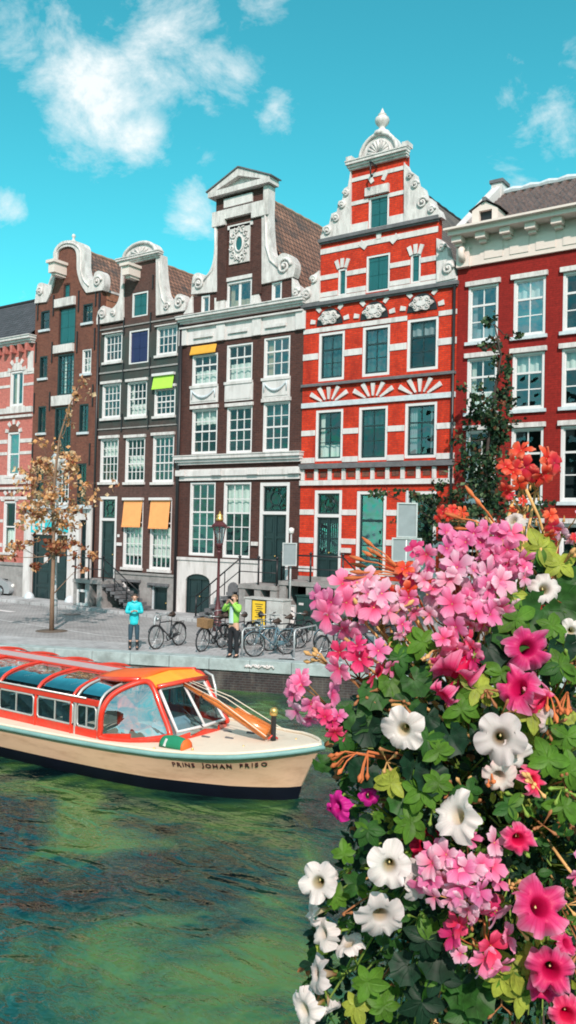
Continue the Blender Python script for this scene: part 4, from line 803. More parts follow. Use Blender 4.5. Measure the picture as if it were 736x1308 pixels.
# ------------------------------------------------------------------ ground, quay, water
WATER = -0.85
qa = G(140, 833.5); qb = G(440, 851.5); qd = (qb - qa).normalized(); qd.z = 0; qn = Vector((qd.y, -qd.x, 0))   # qn: towards the water
if qn.y > 0: qn = -qn
def Q(t, off=0, z=0): p = qa + qd * t + qn * off; return Vector((p.x, p.y, z))      # along the quay, out from its edge
L0, L1 = -70, 45
def pave(name, c1, c2, mortar, bw, bh, rot=0, stain=(.2, .2, .2), rough=.8):
    m, n, b = newmat(name); lk = n.links; t = sh(n, 'ShaderNodeTexCoord'); mp = sh(n, 'ShaderNodeMapping'); mp.inputs['Rotation'].default_value = (0, 0, rot); lk.new(t.outputs['Object'], mp.inputs[0])
    k = sh(n, 'ShaderNodeTexBrick'); lk.new(mp.outputs[0], k.inputs['Vector']); k.inputs['Scale'].default_value = 1; k.inputs['Color1'].default_value = c4(c1); k.inputs['Color2'].default_value = c4(c2); k.inputs['Mortar'].default_value = c4(mortar)
    k.inputs['Mortar Size'].default_value = .012; k.inputs['Brick Width'].default_value = bw; k.inputs['Row Height'].default_value = bh
    z = sh(n, 'ShaderNodeTexNoise'); z.inputs['Scale'].default_value = .6; z.inputs['Detail'].default_value = 9; z.inputs['Roughness'].default_value = .7; lk.new(t.outputs['Object'], z.inputs['Vector'])
    r = sh(n, 'ShaderNodeMapRange'); r.inputs[1].default_value = .3; r.inputs[2].default_value = .7; r.inputs[3].default_value = .65; r.inputs[4].default_value = 1.3; lk.new(z.outputs['Fac'], r.inputs[0])
    h = sh(n, 'ShaderNodeHueSaturation'); lk.new(k.outputs['Color'], h.inputs['Color']); lk.new(r.outputs[0], h.inputs['Value'])
    z2 = sh(n, 'ShaderNodeTexNoise'); z2.inputs['Scale'].default_value = 2.4; z2.inputs['Detail'].default_value = 8; z2.inputs['Roughness'].default_value = .75; lk.new(t.outputs['Object'], z2.inputs['Vector'])
    r2 = sh(n, 'ShaderNodeMapRange'); r2.inputs[1].default_value = .56; r2.inputs[2].default_value = .68; r2.inputs[4].default_value = .6; lk.new(z2.outputs['Fac'], r2.inputs[0])
    mx = sh(n, 'ShaderNodeMix'); mx.data_type = 'RGBA'; lk.new(r2.outputs[0], mx.inputs[0]); lk.new(h.outputs[0], mx.inputs[6]); mx.inputs[7].default_value = c4(stain); lk.new(mx.outputs[2], b.inputs['Base Color'])
    b.inputs['Roughness'].default_value = rough
    bp = sh(n, 'ShaderNodeBump'); bp.inputs['Strength'].default_value = .5; bp.inputs['Distance'].default_value = .01; bp.invert = True; lk.new(k.outputs['Fac'], bp.inputs['Height']); lk.new(bp.outputs[0], b.inputs['Normal'])
    return m
qrot = -math.atan2(qd.y, qd.x)
M['clinker'] = pave('grey_clinker_street', (.38, .37, .375), (.31, .30, .305), (.21, .21, .21), .21, .09, 0, (.25, .25, .255))
M['quaypave'] = pave('grey_quay_slabs', (.44, .44, .45), (.38, .38, .39), (.24, .24, .24), .4, .3, qrot, (.34, .34, .35))
M['coping'] = mat('weathered_green_grey_stone', (.36, .43, .43), .75, .25, 2.5, .4, 30, dirt=(.16, .19, .18), dscale=1.8, damt=.6)
M['quaybrick'] = brick('wet_quay_brick', (.055, .038, .036), (.03, .026, .03), (.07, .07, .07), bw=.22, bh=.07, stain=(.25, .23, .2), samt=.55)
# street sheet from the quay out to the horizon behind the houses
g = MB(); a, b_ = Q(L0), Q(L1); g.add([a, b_, (400, b_.y, 0), (400, 600, 0), (-600, 600, 0), (-600, a.y, 0)], [(0, 1, 2, 3, 4, 5)])
tag(g.build('street', M['clinker']), kind='structure')
g = MB(); g.quad(Q(L0, -.05, .004), Q(L1, -.05, .004), Q(L1, -2.1, .004), Q(L0, -2.1, .004)); tag(g.build('quay_pavement', M['quaypave']), kind='structure')
g = MB(); p0, p1 = G(-150, 785), G(0, 795.5); 
def strip(g, pts, w, z=.006):
    for (a, b_) in zip(pts[:-1], pts[1:]):
        a = Vector(a); b_ = Vector(b_); t = (b_ - a).normalized(); n_ = Vector((-t.y, t.x, 0)) * w / 2
        g.quad((a.x - n_.x, a.y - n_.y, z), (b_.x - n_.x, b_.y - n_.y, z), (b_.x + n_.x, b_.y + n_.y, z), (a.x + n_.x, a.y + n_.y, z))
g = MB(); strip(g, [G(-200, 770), G(0, 792), G(40, 798.5), G(72, 803), G(130, 812), G(290, 824), G(440, 833), G(700, 855)], .10, .009)
tag(g.build('kerb_line', mat('worn_light_kerb_stone', (.55, .55, .56), .8, .3, 3)), kind='structure')
# pavement in front of the houses
g = MB(); g.box(XB[0] - 20, XB[6] + 20, -1.7, 0.02, -.05, .12); tag(g.build('house_pavement', M['quaypave'], bevel=.02), kind='structure')
g = MB()
n = 96
for i in range(n):
    t0 = L0 + (L1 - L0) * i / n; t1 = L0 + (L1 - L0) * (i + 1) / n - .012; j = .006 * math.sin(i * 7.3)
    A = [Q(t0, .06 + j, .03), Q(t1, .06 + j, .03), Q(t1, -.42, .03), Q(t0, -.42, .03)]; B = [Q(t0, .06 + j, -.30), Q(t1, .06 + j, -.30), Q(t1, -.42, -.30), Q(t0, -.42, -.30)]
    g.add(A + B, [(0, 1, 2, 3), (4, 7, 6, 5), (0, 4, 5, 1), (1, 5, 6, 2), (2, 6, 7, 3), (3, 7, 4, 0)])
tag(g.build('quay_kerb', M['coping'], bevel=.015), kind='structure')
g = MB(); A = [Q(L0, 0, -.30), Q(L1, 0, -.30), Q(L1, -.5, -.30), Q(L0, -.5, -.30)]; B = [Q(L0, .02, -2.5), Q(L1, .02, -2.5), Q(L1, -.5, -2.5), Q(L0, -.5, -2.5)]
g.add(A + B, [(0, 1, 2, 3), (4, 7, 6, 5), (0, 4, 5, 1), (1, 5, 6, 2), (2, 6, 7, 3), (3, 7, 4, 0)])
wq = g.build('quay_wall', M['quaybrick']); tag(wq, 'wet dark brick quay wall with white stains above the water', 'quay wall')
# UV-less brick: object coords x+y run along the wall

# water
WSEED = 3.0; WY = 0.0
m, n, b = newmat('canal_water'); lk = n.links
t = sh(n, 'ShaderNodeTexCoord')
z = sh(n, 'ShaderNodeTexNoise'); z.inputs['Scale'].default_value = .30; z.inputs['Detail'].default_value = 8; z.inputs['Roughness'].default_value = .62; z.inputs['Distortion'].default_value = 1.2; mpz = sh(n, 'ShaderNodeMapping'); mpz.inputs['Location'].default_value = (WSEED, WY, 0); lk.new(t.outputs['Object'], mpz.inputs[0]); lk.new(mpz.outputs[0], z.inputs['Vector'])
cr = sh(n, 'ShaderNodeValToRGB'); e = cr.color_ramp.elements; e[0].position = .41; e[0].color = (.0015, .008, .010, 1); e[1].position = .61; e[1].color = (.070, .155, .034, 1)  # green is the murk; the dark patches put shadow and reflection into the colour
x_ = cr.color_ramp.elements.new(.49); x_.color = (.010, .050, .032, 1)
lk.new(z.outputs['Fac'], cr.inputs[0]); lk.new(cr.outputs[0], b.inputs['Base Color'])
b.inputs['Roughness'].default_value = .03; b.inputs['IOR'].default_value = 1.95; b.inputs['Specular Tint'].default_value = (.42, .95, .82, 1); b.inputs['Specular IOR Level'].default_value = .5
def wave(scale, det, dist, stretch, w=None):
    mp = sh(n, 'ShaderNodeMapping'); mp.inputs['Scale'].default_value = stretch; mp.inputs['Rotation'].default_value = (0, 0, R(-35)); lk.new(t.outputs['Object'], mp.inputs[0])
    q = sh(n, 'ShaderNodeTexNoise'); q.inputs['Scale'].default_value = scale; q.inputs['Detail'].default_value = det; q.inputs['Roughness'].default_value = .5; q.inputs['Distortion'].default_value = dist; lk.new(mp.outputs[0], q.inputs['Vector']); return q.outputs['Fac']
w1 = wave(.75, 1, 2.0, (1, 1.6, 1)); w2 = wave(4.0, 1.5, 2.0, (1, 1.5, 1)); w3 = wave(13, 1, 1.0, (1, 1.5, 1))
def mth(op, a, b_):
    k = sh(n, 'ShaderNodeMath'); k.operation = op
    for i, v in enumerate((a, b_)):
        if isinstance(v, (int, float)): k.inputs[i].default_value = v
        else: lk.new(v, k.inputs[i])
    return k.outputs[0]
hsum = mth('ADD', mth('ADD', mth('MULTIPLY', w1, 1.7), mth('MULTIPLY', w2, .30)), mth('MULTIPLY', w3, .05))
bp = sh(n, 'ShaderNodeBump'); bp.inputs['Strength'].default_value = .8; bp.inputs['Distance'].default_value = .065; lk.new(hsum, bp.inputs['Height']); lk.new(bp.outputs[0], b.inputs['Normal'])
M['water'] = m
A, B = Q(L0, -.2), Q(L1, -.2)
g = MB(); g.add([(A.x, A.y, WATER), (B.x, B.y, WATER), (B.x + 60, -75, WATER), (A.x - 60, -75, WATER)], [(0, 3, 2, 1)])
tag(g.build('canal_water', M['water']), kind='structure')
# ------------------------------------------------------------------ far bank: what the panes and the water mirror
for i, (xx, w_, hh, cm) in enumerate(((-46, 11, 13, 'b_brown'), (-34.5, 9, 15, 'b_dark'), (-25, 12, 12, 'b_side'), (-12, 10, 16, 'b_brown'), (-1.5, 11, 13, 'b_dark'), (10, 12, 15, 'b_pink'), (22.5, 11, 14, 'b_brown'))):
    o = thing('opposite_house', (xx, -66, 0), ('brick', 'dark', 'pale brick', 'tall brown', 'low dark', 'red', 'end')[i] + ' house on the far bank, seen only in reflections', 'house', 'houses on the far bank')
    g = MB(); g.prism([(xx, -1.5), (xx + w_, -1.5), (xx + w_, hh), (xx + w_ * .7, hh + 2.6), (xx + w_ * .3, hh + 2.6), (xx, hh)], -70, -66, [[(xx + w_ * (j + .25) / 3, 1.2 + k * 3.3), (xx + w_ * (j + .25) / 3 + 1.5, 1.2 + k * 3.3), (xx + w_ * (j + .25) / 3 + 1.5, 3.5 + k * 3.3), (xx + w_ * (j + .25) / 3, 3.5 + k * 3.3)] for j in range(3) for k in range(3)])
    g.build('wall', M[cm], o); MB().box(xx + .1, xx + w_ - .1, -69, -68, -1, hh - .1).build('interior', M['dark'], o)
tag(MB().box(-130, 130, -110, -62, -2.4, -.6).build('far_bank', M['clinker']), kind='structure')

# ------------------------------------------------------------------ bicycles
M['tyre'] = mat('tyre_rubber', (.02, .02, .022), .8, .2, 8); M['chrome'] = mat('dull_steel', (.42, .43, .44), .35, .2, 8, metal=.8)
M['bframe'] = mat('black_cycle_enamel', (.02, .022, .028), .3, .2, 8, coat=.4); M['bblue'] = mat('blue_grey_cycle_enamel', (.10, .19, .24), .3, .2, 8, coat=.4); M['leather'] = mat('saddle_leather', (.05, .03, .022), .6, .2, 8)
M['wicker'] = mat('wicker', (.26, .15, .07), .8, .3, 20)
def bicycle(fm='bframe', basket=False, label=''):
    o = thing('bicycle', (0, 0, 0), label, 'bicycle', 'bicycles parked on the quay')
    r = .35; wb = .56
    for sx in (-1, 1):
        g = MB(); g.tube([(sx * wb + r * math.cos(a), 0, r + r * math.sin(a)) for a in [2 * PI * i / 28 for i in range(28)]], .022, 6, closed=True)
        w = g.build('wheel', M['tyre'], o)
        g = MB(); g.tube([(sx * wb + (r - .03) * math.cos(a), 0, r + (r - .03) * math.sin(a)) for a in [2 * PI * i / 28 for i in range(28)]], .010, 4, closed=True)
        for i in range(14): a = 2 * PI * i / 14; g.tube([(sx * wb, .02 * (-1) ** i, r), (sx * wb + (r - .03) * math.cos(a), 0, r + (r - .03) * math.sin(a))], .0045, 3, smooth=False)
        g.lathe([(.02, -.04), (.035, -.02), (.035, .02), (.02, .04)], (sx * wb, 0, r), 8, axis='Y'); g.build('rim', M['chrome'], w)
        g = MB()
        def md(u, v, sx=sx): a = PI * (-.05 + .95 * u) if sx < 0 else PI * (.15 + .75 * u); y = -.03 + .06 * v; return (sx * wb + (r + .035) * math.cos(a), y, r + (r + .035) * math.sin(a))
        g.grid(md, 14, 2); g.build('mudguard', M[fm], o, solid=.006)
    bb = (-.10, 0, .29); st = (-.22, 0, .78); hd = (.34, 0, .86); hd2 = (.37, 0, .68)
    g = MB()
    for a, b_ in ((bb, st), (bb, hd2), (st, (.34, 0, .78)), (hd, hd2)): g.tube([a, b_], .019, 8)
    for s_ in (-1, 1): g.tube([bb, (-wb, .05 * s_, r)], .012, 6); g.tube([(-.20, 0, .70), (-wb, .05 * s_, r)], .011, 6); g.tube([hd2, (.44, .045 * s_, .55), (wb, .05 * s_, r)], .013, 6)
    g.build('frame', M[fm], o)
    g = MB(); g.tube([st, (-.245, 0, .95)], .013, 6); g.lathe([(.0, .07), (.06, .06), (.10, .0), (.02, -.02)], (-.30, 0, .96), 10); g.tube([(-.30, 0, .985), (-.18, 0, .975), (-.06, 0, .965)], [.10, .06, .022], 8); g.build('saddle', M['leather'], o)
    g = MB(); g.tube([hd, (.33, 0, .98), (.36, .0, 1.04)], .014, 6); g.tube([(.12, -.26, 1.04), (.22, -.27, 1.06), (.34, -.17, 1.06), (.37, 0, 1.04), (.34, .17, 1.06), (.22, .27, 1.06), (.12, .26, 1.04)], .012, 6); hb = g.build('handlebar', M['chrome'], o)
    for s_ in (-1, 1): MB().tube([(.10, .26 * s_, 1.04), (.20, .27 * s_, 1.057)], .019, 6).build('grip', M['tyre'], hb)
    MB().lathe([(.0, -.05), (.05, -.03), (.06, .03), (0, .035)], (.46, 0, .88), 10, axis='X').build('headlight', M['chrome'], o)
    g = MB(); g.box(-.78, -.34, -.07, .07, .735, .75); g.tube([(-.74, .07, .73), (-wb, .06, r)], .008, 5); g.tube([(-.74, -.07, .73), (-wb, -.06, r)], .008, 5); g.build('carrier', M[fm], o)
    g = MB(); g.lathe([(.0, -.03), (.09, -.03), (.09, -.02), (0, -.02)], bb, 16, axis='Y'); g.bar((-.10, -.07, .29), (-.02, -.07, .17), .015, .025); g.bar((-.10, .07, .29), (-.18, .07, .41), .015, .025); g.box(-.05, .02, -.14, -.07, .155, .175); g.box(-.21, -.14, .07, .14, .40, .42); g.build('crank', M['chrome'], o)
    MB().prism([(bb[0] + .11 * math.cos(a), .29 + .11 * math.sin(a)) for a in [PI * (-.5 + i / 8) for i in range(9)]] + [(-wb, .40), (-wb - .04, .35), (-wb, .30)], -.055, -.045).build('chain_case', M[fm], o)
    MB().tube([(-.30, .05, .30), (-.34, .16, .02)], .01, 5).build('kickstand', M['chrome'], o)
    if basket:
        g = MB(); g.prism([(.40, .72), (.66, .72), (.70, .98), (.36, .98)], -.19, .19); g.build('basket', M['wicker'], o)
    return o
def at_wheels(o, front, rear, lean=0, z=.01):
    f_ = G(*front); r_ = G(*rear); d = f_ - r_; c = (f_ + r_) / 2
    o.location = (c.x, c.y, z); o.rotation_euler = (R(lean), 0, math.atan2(d.y, d.x)); return o
b1 = at_wheels(bicycle(label='black bicycle parked alone between the person in the cyan jacket and the lamp post'), (200, 829.5), (229, 824.5), 4)
bk = bicycle('bframe', True, 'black bicycle with a wicker basket beside the person in the green jacket'); at_wheels(bk, (256, 833), (285, 827), -5)
b3 = bicycle('bblue', label='blue grey bicycle leaning on the left bar of the bike stand'); at_wheels(b3, (326, 839), (366, 836), 5)
SPOTS = [((401, 846), (446, 838), 'black bicycle nearest the kerb, its front wheel turned to the flowers', b1, -4), ((341, 832), (386, 828), 'black bicycle standing behind the blue grey one', b1, 6), ((268, 822), (302, 828), 'dark bicycle just behind the person in the green jacket', b1, -8), ((456, 838), (500, 842), 'black bicycle half hidden behind the pink flowers', b1, 3), ((412, 833), (455, 831), 'blue grey bicycle behind the black one nearest the kerb', b3, -3), ((300, 830), (322, 824), 'dark bicycle end on behind the hoop stand and the person in green', b1, 7), ((368, 826), (392, 821), 'dark bicycle in the back row before the dark green cabinet', b1, -6), ((352, 829), (330, 823), 'blue grey bicycle in the back row before the yellow poster', b3, 5)]
for fr, re_, lb, src, ln in SPOTS: c = copy_tree(src); c['label'] = lb; at_wheels(c, fr, re_, ln)
# bike stands
M['galv'] = mat('galvanised_steel', (.45, .48, .50), .45, .2, 6, metal=.3)
def stand(p, q, label, h_=.82):
    p = G(*p); q = G(*q); o = p.copy(); d = (q - p); o = thing('bike_stand', (p.x, p.y, 0), label, 'bike stand', 'steel bike stands along the quay')
    pts = [p, p + Vector((0, 0, h_ - .08)), p + Vector((0, 0, h_)) + d * .06, q + Vector((0, 0, h_)) - d * .06, q + Vector((0, 0, h_ - .08)), q]
    MB().tube(pts, .028, 8).build('hoop', M['galv'], o); g = MB(); g.lathe([(.07, 0), (.07, .015), (.03, .02)], tuple(p), 10); g.lathe([(.07, 0), (.07, .015), (.03, .02)], tuple(q), 10); g.build('foot_plate', M['galv'], o)
stand((309, 840), (352, 833), 'steel hoop stand beside the person in the green jacket'); stand((375.5, 841), (404, 833), 'steel hoop stand between the two right-hand bicycles'); stand((197, 820), (214, 816), 'steel hoop stand behind the lone bicycle on the left'); stand((436, 846), (478, 842), 'steel hoop stand half behind the flowers')

# ------------------------------------------------------------------ street lamps
M['maroon'] = mat('dark_red_brown_iron', (.085, .02, .025), .45, .2, 6); M['lampglass'] = glassmat('lamp_glass', .25, (.85, .9, .88)); M['gold'] = mat('gilding', (.75, .48, .16), .35, .1, 8, metal=.8); M['opal'] = mat('opal_glass', (.75, .75, .72), .3, .05, 4)
c = G(277.5, 806); H_ = 3.7 + (679 - 655) / FP * (c - CAMLOC).dot(CF)
o = thing('street_lamp', (c.x, c.y, 0), 'old dark red lamp post with glass lantern and gilded crown before the brown house', 'street lamp')
k = H_ / 4.35
MB().lathe([(.17, 0), (.17, .3), (.13, .35), (.13, .8), (.09, .88), (.09, 1.0), (.065, 1.1), (.05, 2.2), (.045, 2.75), (.09, 2.8), (.09, 2.86), (.05, 2.9)], tuple(c), 12).build('post', M['maroon'], o)
zb = c.z + 3.1 * k; g = MB(); z0, z1 = zb, zb + .62
for i in range(6):
    a = PI / 3 * i + .2; g.bar((c.x + .13 * math.cos(a), c.y + .13 * math.sin(a), z0), (c.x + .25 * math.cos(a), c.y + .25 * math.sin(a), z1), .022)
g.lathe([(.14, -.16), (.06, -.2), (.06, -.26)], (c.x, c.y, z0), 8); g.lathe([(.05, -.2), (.15, -.02), (.15, .02)], (c.x, c.y, z0), 6); g.lathe([(.29, 0), (.30, .05), (.16, .17), (.12, .18), (.12, .26), (.05, .33), (0, .34)], (c.x, c.y, z1), 6, smooth=False)
g.tube([(c.x - .45, c.y, z1 - .02), (c.x + .45, c.y, z1 - .02)], .03, 6); lan = g.build('lantern', M['maroon'], o)
MB().lathe([(.12, .0), (.24, .62)], (c.x, c.y, z0), 6, smooth=False).build('pane', M['lampglass'], lan); MB().lathe([(.03, .08), (.06, .2), (.05, .38), (0, .44)], (c.x, c.y, z0), 10).build('lamp_bulb', M['opal'], lan)
MB().lathe([(.12, 0), (.15, .1), (.09, .14), (.13, .2), (.05, .26), (.02, .36), (0, .37)], (c.x, c.y, z1 + .2), 8).build('crown', M['gold'], lan)
c = G(69, 797); dd = (c - CAMLOC).dot(CF); H_ = 3.7 + (671.5 - 578) / FP * dd
o = thing('street_lamp', (c.x, c.y, 0), 'slim pale lamp post with two white lanterns behind the golden tree', 'street lamp')
MB().lathe([(.12, 0), (.12, .9), (.07, 1.0), (.045, H_ - 1.0), (.04, H_ - .3)], tuple(c), 10).build('post', M['galv'], o)
for dx in (-.05, .42):
    zz = H_ - .75 if dx < 0 else H_ - .95
    if dx > 0: MB().tube([(c.x, c.y, zz - .35), (c.x + .3, c.y, zz - .3), (c.x + dx, c.y, zz)], .025, 6).build('arm', M['galv'], o)
    ln = MB().lathe([(.10, 0), (.22, .45), (.22, .5)], (c.x + dx, c.y, zz), 8).build('lantern', M['opal'], o); MB().lathe([(.26, .5), (.12, .68), (.03, .74), (0, .8)], (c.x + dx, c.y, zz), 8).build('lantern_cap', M['galv'], ln)

# ------------------------------------------------------------------ signs and cabinets
M['signgrey'] = mat('grey_sign_back', (.26, .30, .32), .5, .1, 4, metal=.2); M['steel'] = mat('pale_steel_post', (.50, .52, .53), .4, .15, 5, metal=.3)
def board(o, l, r_, t, b, base, name='sign_back', m='signgrey', dy=-.05, th=.03):
    dd = (base - CAMLOC).dot(CF); a = D((l + r_) / 2, (t + b) / 2, dd); w_ = (r_ - l) / FP * dd / 2; h_ = (b - t) / FP * dd / 2
    rt = Vector((CR.x, CR.y, 0)).normalized(); fw = Vector((-rt.y, rt.x, 0)); 
    def bx(cx, cz, w2, h2, d0, d1, mt, nm, par): 
        g = MB(); P = [a + rt * (cx + sx * w2) + fw * d + Vector((0, 0, cz + sz * h2)) for d in (d0, d1) for (sx, sz) in ((-1, -1), (1, -1), (1, 1), (-1, 1))]
        g.add(P, [(0, 1, 2, 3), (7, 6, 5, 4), (0, 4, 5, 1), (1, 5, 6, 2), (2, 6, 7, 3), (3, 7, 4, 0)]); return g.build(nm, M[mt], par)
    s_ = bx(0, 0, w_, h_, dy - th, dy, m, name, o)
    for (cx, cz, w2, h2) in ((0, h_, w_ + .02, .02), (0, -h_, w_ + .02, .02), (-w_, 0, .02, h_ - .02), (w_, 0, .02, h_ - .02)): bx(cx, cz, w2, h2, dy - th - .03, dy + .005, 'steel', 'sign_rim', s_)
    return s_
c = G(369.5, 807); o = thing('sign_post', (c.x, c.y, 0), 'pale steel post with small grey sign and little lamp by the black railing', 'sign post')
dd = (c - CAMLOC).dot(CF); ht = 3.7 + (681 - 686) / FP * dd
MB().tube([(c.x, c.y, 0), (c.x, c.y, ht)], .035, 8).build('post', M['steel'], o); board(o, 361.5, 378.5, 694, 722, c); MB().lathe([(.04, 0), (.09, .03), (.11, .18), (.05, .22), (0, .23)], (c.x, c.y, ht - .02), 10).build('post_lamp', M['opal'], o)
board(o, 366, 377, 773, 797, c, 'notice_box', 'white', -.04, .08)
c = G(515.5, 851); o = thing('sign_post', (c.x, c.y, 0), 'tall pale post carrying the grey backs of two signs above the flowers', 'sign post')
dd = (c - CAMLOC).dot(CF); MB().tube([(c.x, c.y, 0), (c.x + .02, c.y, 3.7 + (681 - 628) / FP * dd)], .035, 8).build('post', M['steel'], o); board(o, 508, 532.5, 643, 686, c, dy=.06); board(o, 501.5, 538, 688, 717, c, dy=.06)
def cabinet(l, r_, base, hh, m, label, name='utility_cabinet', depth=.5, poster=False):
    a = G(l, base); b_ = G(r_, base - 1.5 + 3.0 * 0); x0, x1 = a.x, a.x + (r_ - l) / FP * (a - CAMLOC).dot(CF) / CR.x; y0 = a.y
    o = thing(name, ((x0 + x1) / 2, y0, 0), label, 'cabinet')
    MB().box(x0, x1, y0, y0 + depth, .08, hh).build('body', M[m], o, bevel=.02); MB().box(x0 + .03, x1 - .03, y0 + .03, y0 + depth - .03, .0, .08).build('plinth', M['greydark'], o)
    MB().box(x0 - .03, x1 + .03, y0 - .03, y0 + depth + .03, hh, hh + .05).build('cover', M[m], o)
    n = 2
    for i in range(n): u0 = x0 + .03 + (x1 - x0 - .06) * i / n; u1 = x0 + .03 + (x1 - x0 - .06) * (i + 1) / n; d = MB().box(u0 + .01, u1 - .01, y0 - .018, y0 - .001, .14, hh - .05).build('cabinet_door', M[m], o); MB().box((u1 if i == 0 else u0 + .08) - .06, (u1 if i == 0 else u0 + .08) - .02, y0 - .04, y0 - .018, hh * .5, hh * .62).build('handle', M['black'], d)
    return o, x0, x1, y0
M['cabgrey'] = mat('light_grey_cabinet_paint', (.50, .50, .49), .5, .12, 2, dirt=(.25, .24, .22), dscale=3, damt=.5); M['cabgreen'] = mat('dark_green_cabinet_paint', (.02, .055, .05), .5, .2, 2); M['yellow'] = mat('yellow_poster', (.80, .52, .03), .6, .1, 3)
o, xa, xb_, ya = cabinet(312, 361, 807, 1.2, 'cabgrey', 'light grey utility cabinet with a yellow poster beside the stoop')
ps = MB().box(xa + .38, xa + .95, ya - .05, ya - .02, .22, 1.15).build('poster', M['yellow'], o); g = MB(); cx_ = xa + .665
for i in range(7): g.box(cx_ - .16 + .04 * (i % 3), cx_ + .18 - .05 * (i % 2), ya - .056, ya - .05, 1.02 - i * .075, 1.045 - i * .075)
g.prism([(cx_ + .1 * math.cos(i * PI / 5) * (1 + .5 * (i % 2)), .38 + .08 * math.sin(i * PI / 5) * (1 + .5 * (i % 2))) for i in range(10)], ya - .056, ya - .05); g.build('poster_print', M['black'], ps)
g = MB(); g.box(xa + .35, xa + .38, ya - .055, ya - .02, .19, 1.18); g.box(xa + .95, xa + .98, ya - .055, ya - .02, .19, 1.18); g.box(xa + .38, xa + .95, ya - .055, ya - .02, 1.15, 1.18); g.box(xa + .38, xa + .95, ya - .055, ya - .02, .19, .22); g.build('poster_frame', M['black'], ps)
o, xa, xb_, ya = cabinet(378, 410, 808, 1.3, 'cabgreen', 'dark green utility cabinet right of the small sign post')
MB().box(xa + .12, xa + .32, ya - .03, ya - .02, 1.0, 1.08).build('cabinet_plate', M['white'], o)
o, xa, xb_, ya = cabinet(416, 452, 806, 1.15, 'cabgreen', 'dark green utility cabinet partly hidden by the pink flowers')
# manhole, litter mark and painted patch
c = G(92, 785); tag(MB().lathe([(0, .012), (.34, .012), (.36, .008)], (c.x, c.y, 0), 20, smooth=False).build('manhole_cover', M['black']), 'round dark iron manhole cover in the street left of the stairs', 'manhole cover')
g = MB(); strip(g, [G(-30, 776), G(17, 782)], .35, .01); tag(g.build('road_marking', M['frame']), kind='structure')
g = MB(); strip(g, [G(356, 843.2), G(376, 843.8)], .14, .03); o = tag(g.build('drain_grate', M['black'], solid=.02), 'narrow black drain grate in the quay under the bicycles', 'drain')
# graffiti dabs on the kerb
for (px, w_) in ((312, .12), (321, .35), (333, .5), (343, .3)):
    t_ = (G(px, 852, -.12) - qa).dot(qd); g = MB()
    pts = [Q(t_ - w_ / 2 + w_ * i / 6, .075, -.13 + .05 * math.sin(i * 2.3 + px)) for i in range(7)]
    tag(g.tube(pts, .028, 5).build('chalk_scrawl', M['white']), kind='structure')
# ------------------------------------------------------------------ parked car at the left edge, only its nose in view
def car():
    p = G(12, 764.5); L_ = 4.1; x1 = p.x; x0 = x1 - L_; y0 = p.y; y1 = y0 + 1.65
    o = thing('parked_car', ((x0 + x1) / 2, (y0 + y1) / 2, 0), 'silver grey parked car at the left edge, only its front end in view', 'car')
    M['carpaint'] = mat('dark_grey_car_paint', (.30, .32, .34), .3, .1, 3, coat=.8)
    prof = [(x0, .35), (x0 + .05, .85), (x0 + .5, .95), (x0 + .95, 1.38), (x0 + 2.2, 1.42), (x0 + 2.95, .95), (x1 - .35, .8), (x1 - .05, .62), (x1, .35), (x1 - .1, .22), (x0 + .1, .22)]
    MB().prism([(a, b_) for a, b_ in prof], y0, y1).build('body', M['carpaint'], o, bevel=.07)
    for (a0, a1, b0, b1, nm) in ((x0 + .75, x0 + 1.5, .98, 1.3, 'side_window'), (x0 + 1.58, x0 + 2.45, .98, 1.3, 'side_window')): MB().prism([(a0, b0), (a1 + .15, b0), (a1 - .05, b1), (a0 + .15, b1)], y0 - .01, y0 + .02).build(nm, M['green'], o)
    for cx in (x0 + .75, x1 - .75):
        for yy in (y0 - .01, y1 - .19): w = MB().lathe([(.0, 0), (.2, 0), (.3, .0), (.31, .03), (.31, .17), (.3, .2), (0, .2)], (cx, yy, .31), 20, axis='Y').build('wheel', M['tyre'], o); MB().lathe([(0, -.01), (.19, -.01), (.2, .01)], (cx, yy, .31), 12, axis='Y').build('rim', M['chrome'], w)
    for yy in (y0 + .25, y1 - .25): MB().lathe([(.0, .03), (.1, .02), (.11, -.06)], (x1 - .04, yy, .6), 10, axis='X').build('headlight', M['opal'], o)
car()
# ------------------------------------------------------------------ the canal tour boat (s = metres aft of the stem, v = across, away from the camera)
TIP = G(409, 955, .08); BLEN = 17.0
M['tan'] = mat('peach_hull_paint', (.86, .55, .37), .32, .05, 1.5, dirt=(.50, .27, .15), dscale=2.2, damt=.55, coat=.2, stretch=(.5, 1, 2.5), bump=.15, bscale=6)
M['navy'] = mat('navy_boot_paint', (.004, .006, .014), .7, .3, 2, spec=.15); M['deck'] = mat('cream_deck_paint', (.82, .70, .56), .5, .05, 3, dirt=(.5, .4, .3), dscale=3, damt=.35)
M['railteal'] = mat('sea_green_rubbing_strake', (.19, .36, .34), .6, .15, 5); M['redpaint'] = mat('orange_red_cabin_paint', (.68, .034, .014), .35, .12, 3, dirt=(.45, .12, .07), dscale=4, damt=.4, coat=.3)
M['orangep'] = mat('bright_orange_roof_paint', (.86, .13, .015), .5, .12, 3, dirt=(.6, .16, .05), dscale=3, damt=.4); M['amber'] = mat('amber_hatch', (.88, .36, .03), .45, .1, 4); M['alu'] = mat('brushed_aluminium', (.62, .62, .60), .35, .12, 5, metal=.5)
M['boatglass'] = glassmat('boat_roof_glass', .60, (.78, .92, .95), .15); M['sideglass'] = glassmat('boat_side_glass', .02, (.45, .62, .68), .1); M['seat'] = mat('dark_teal_seat', (.02, .055, .07), .6, .2, 4); M['varnish'] = mat('varnished_orange_wood', (.62, .17, .03), .3, .25, 5, stretch=(1, 6, 6), coat=.5)
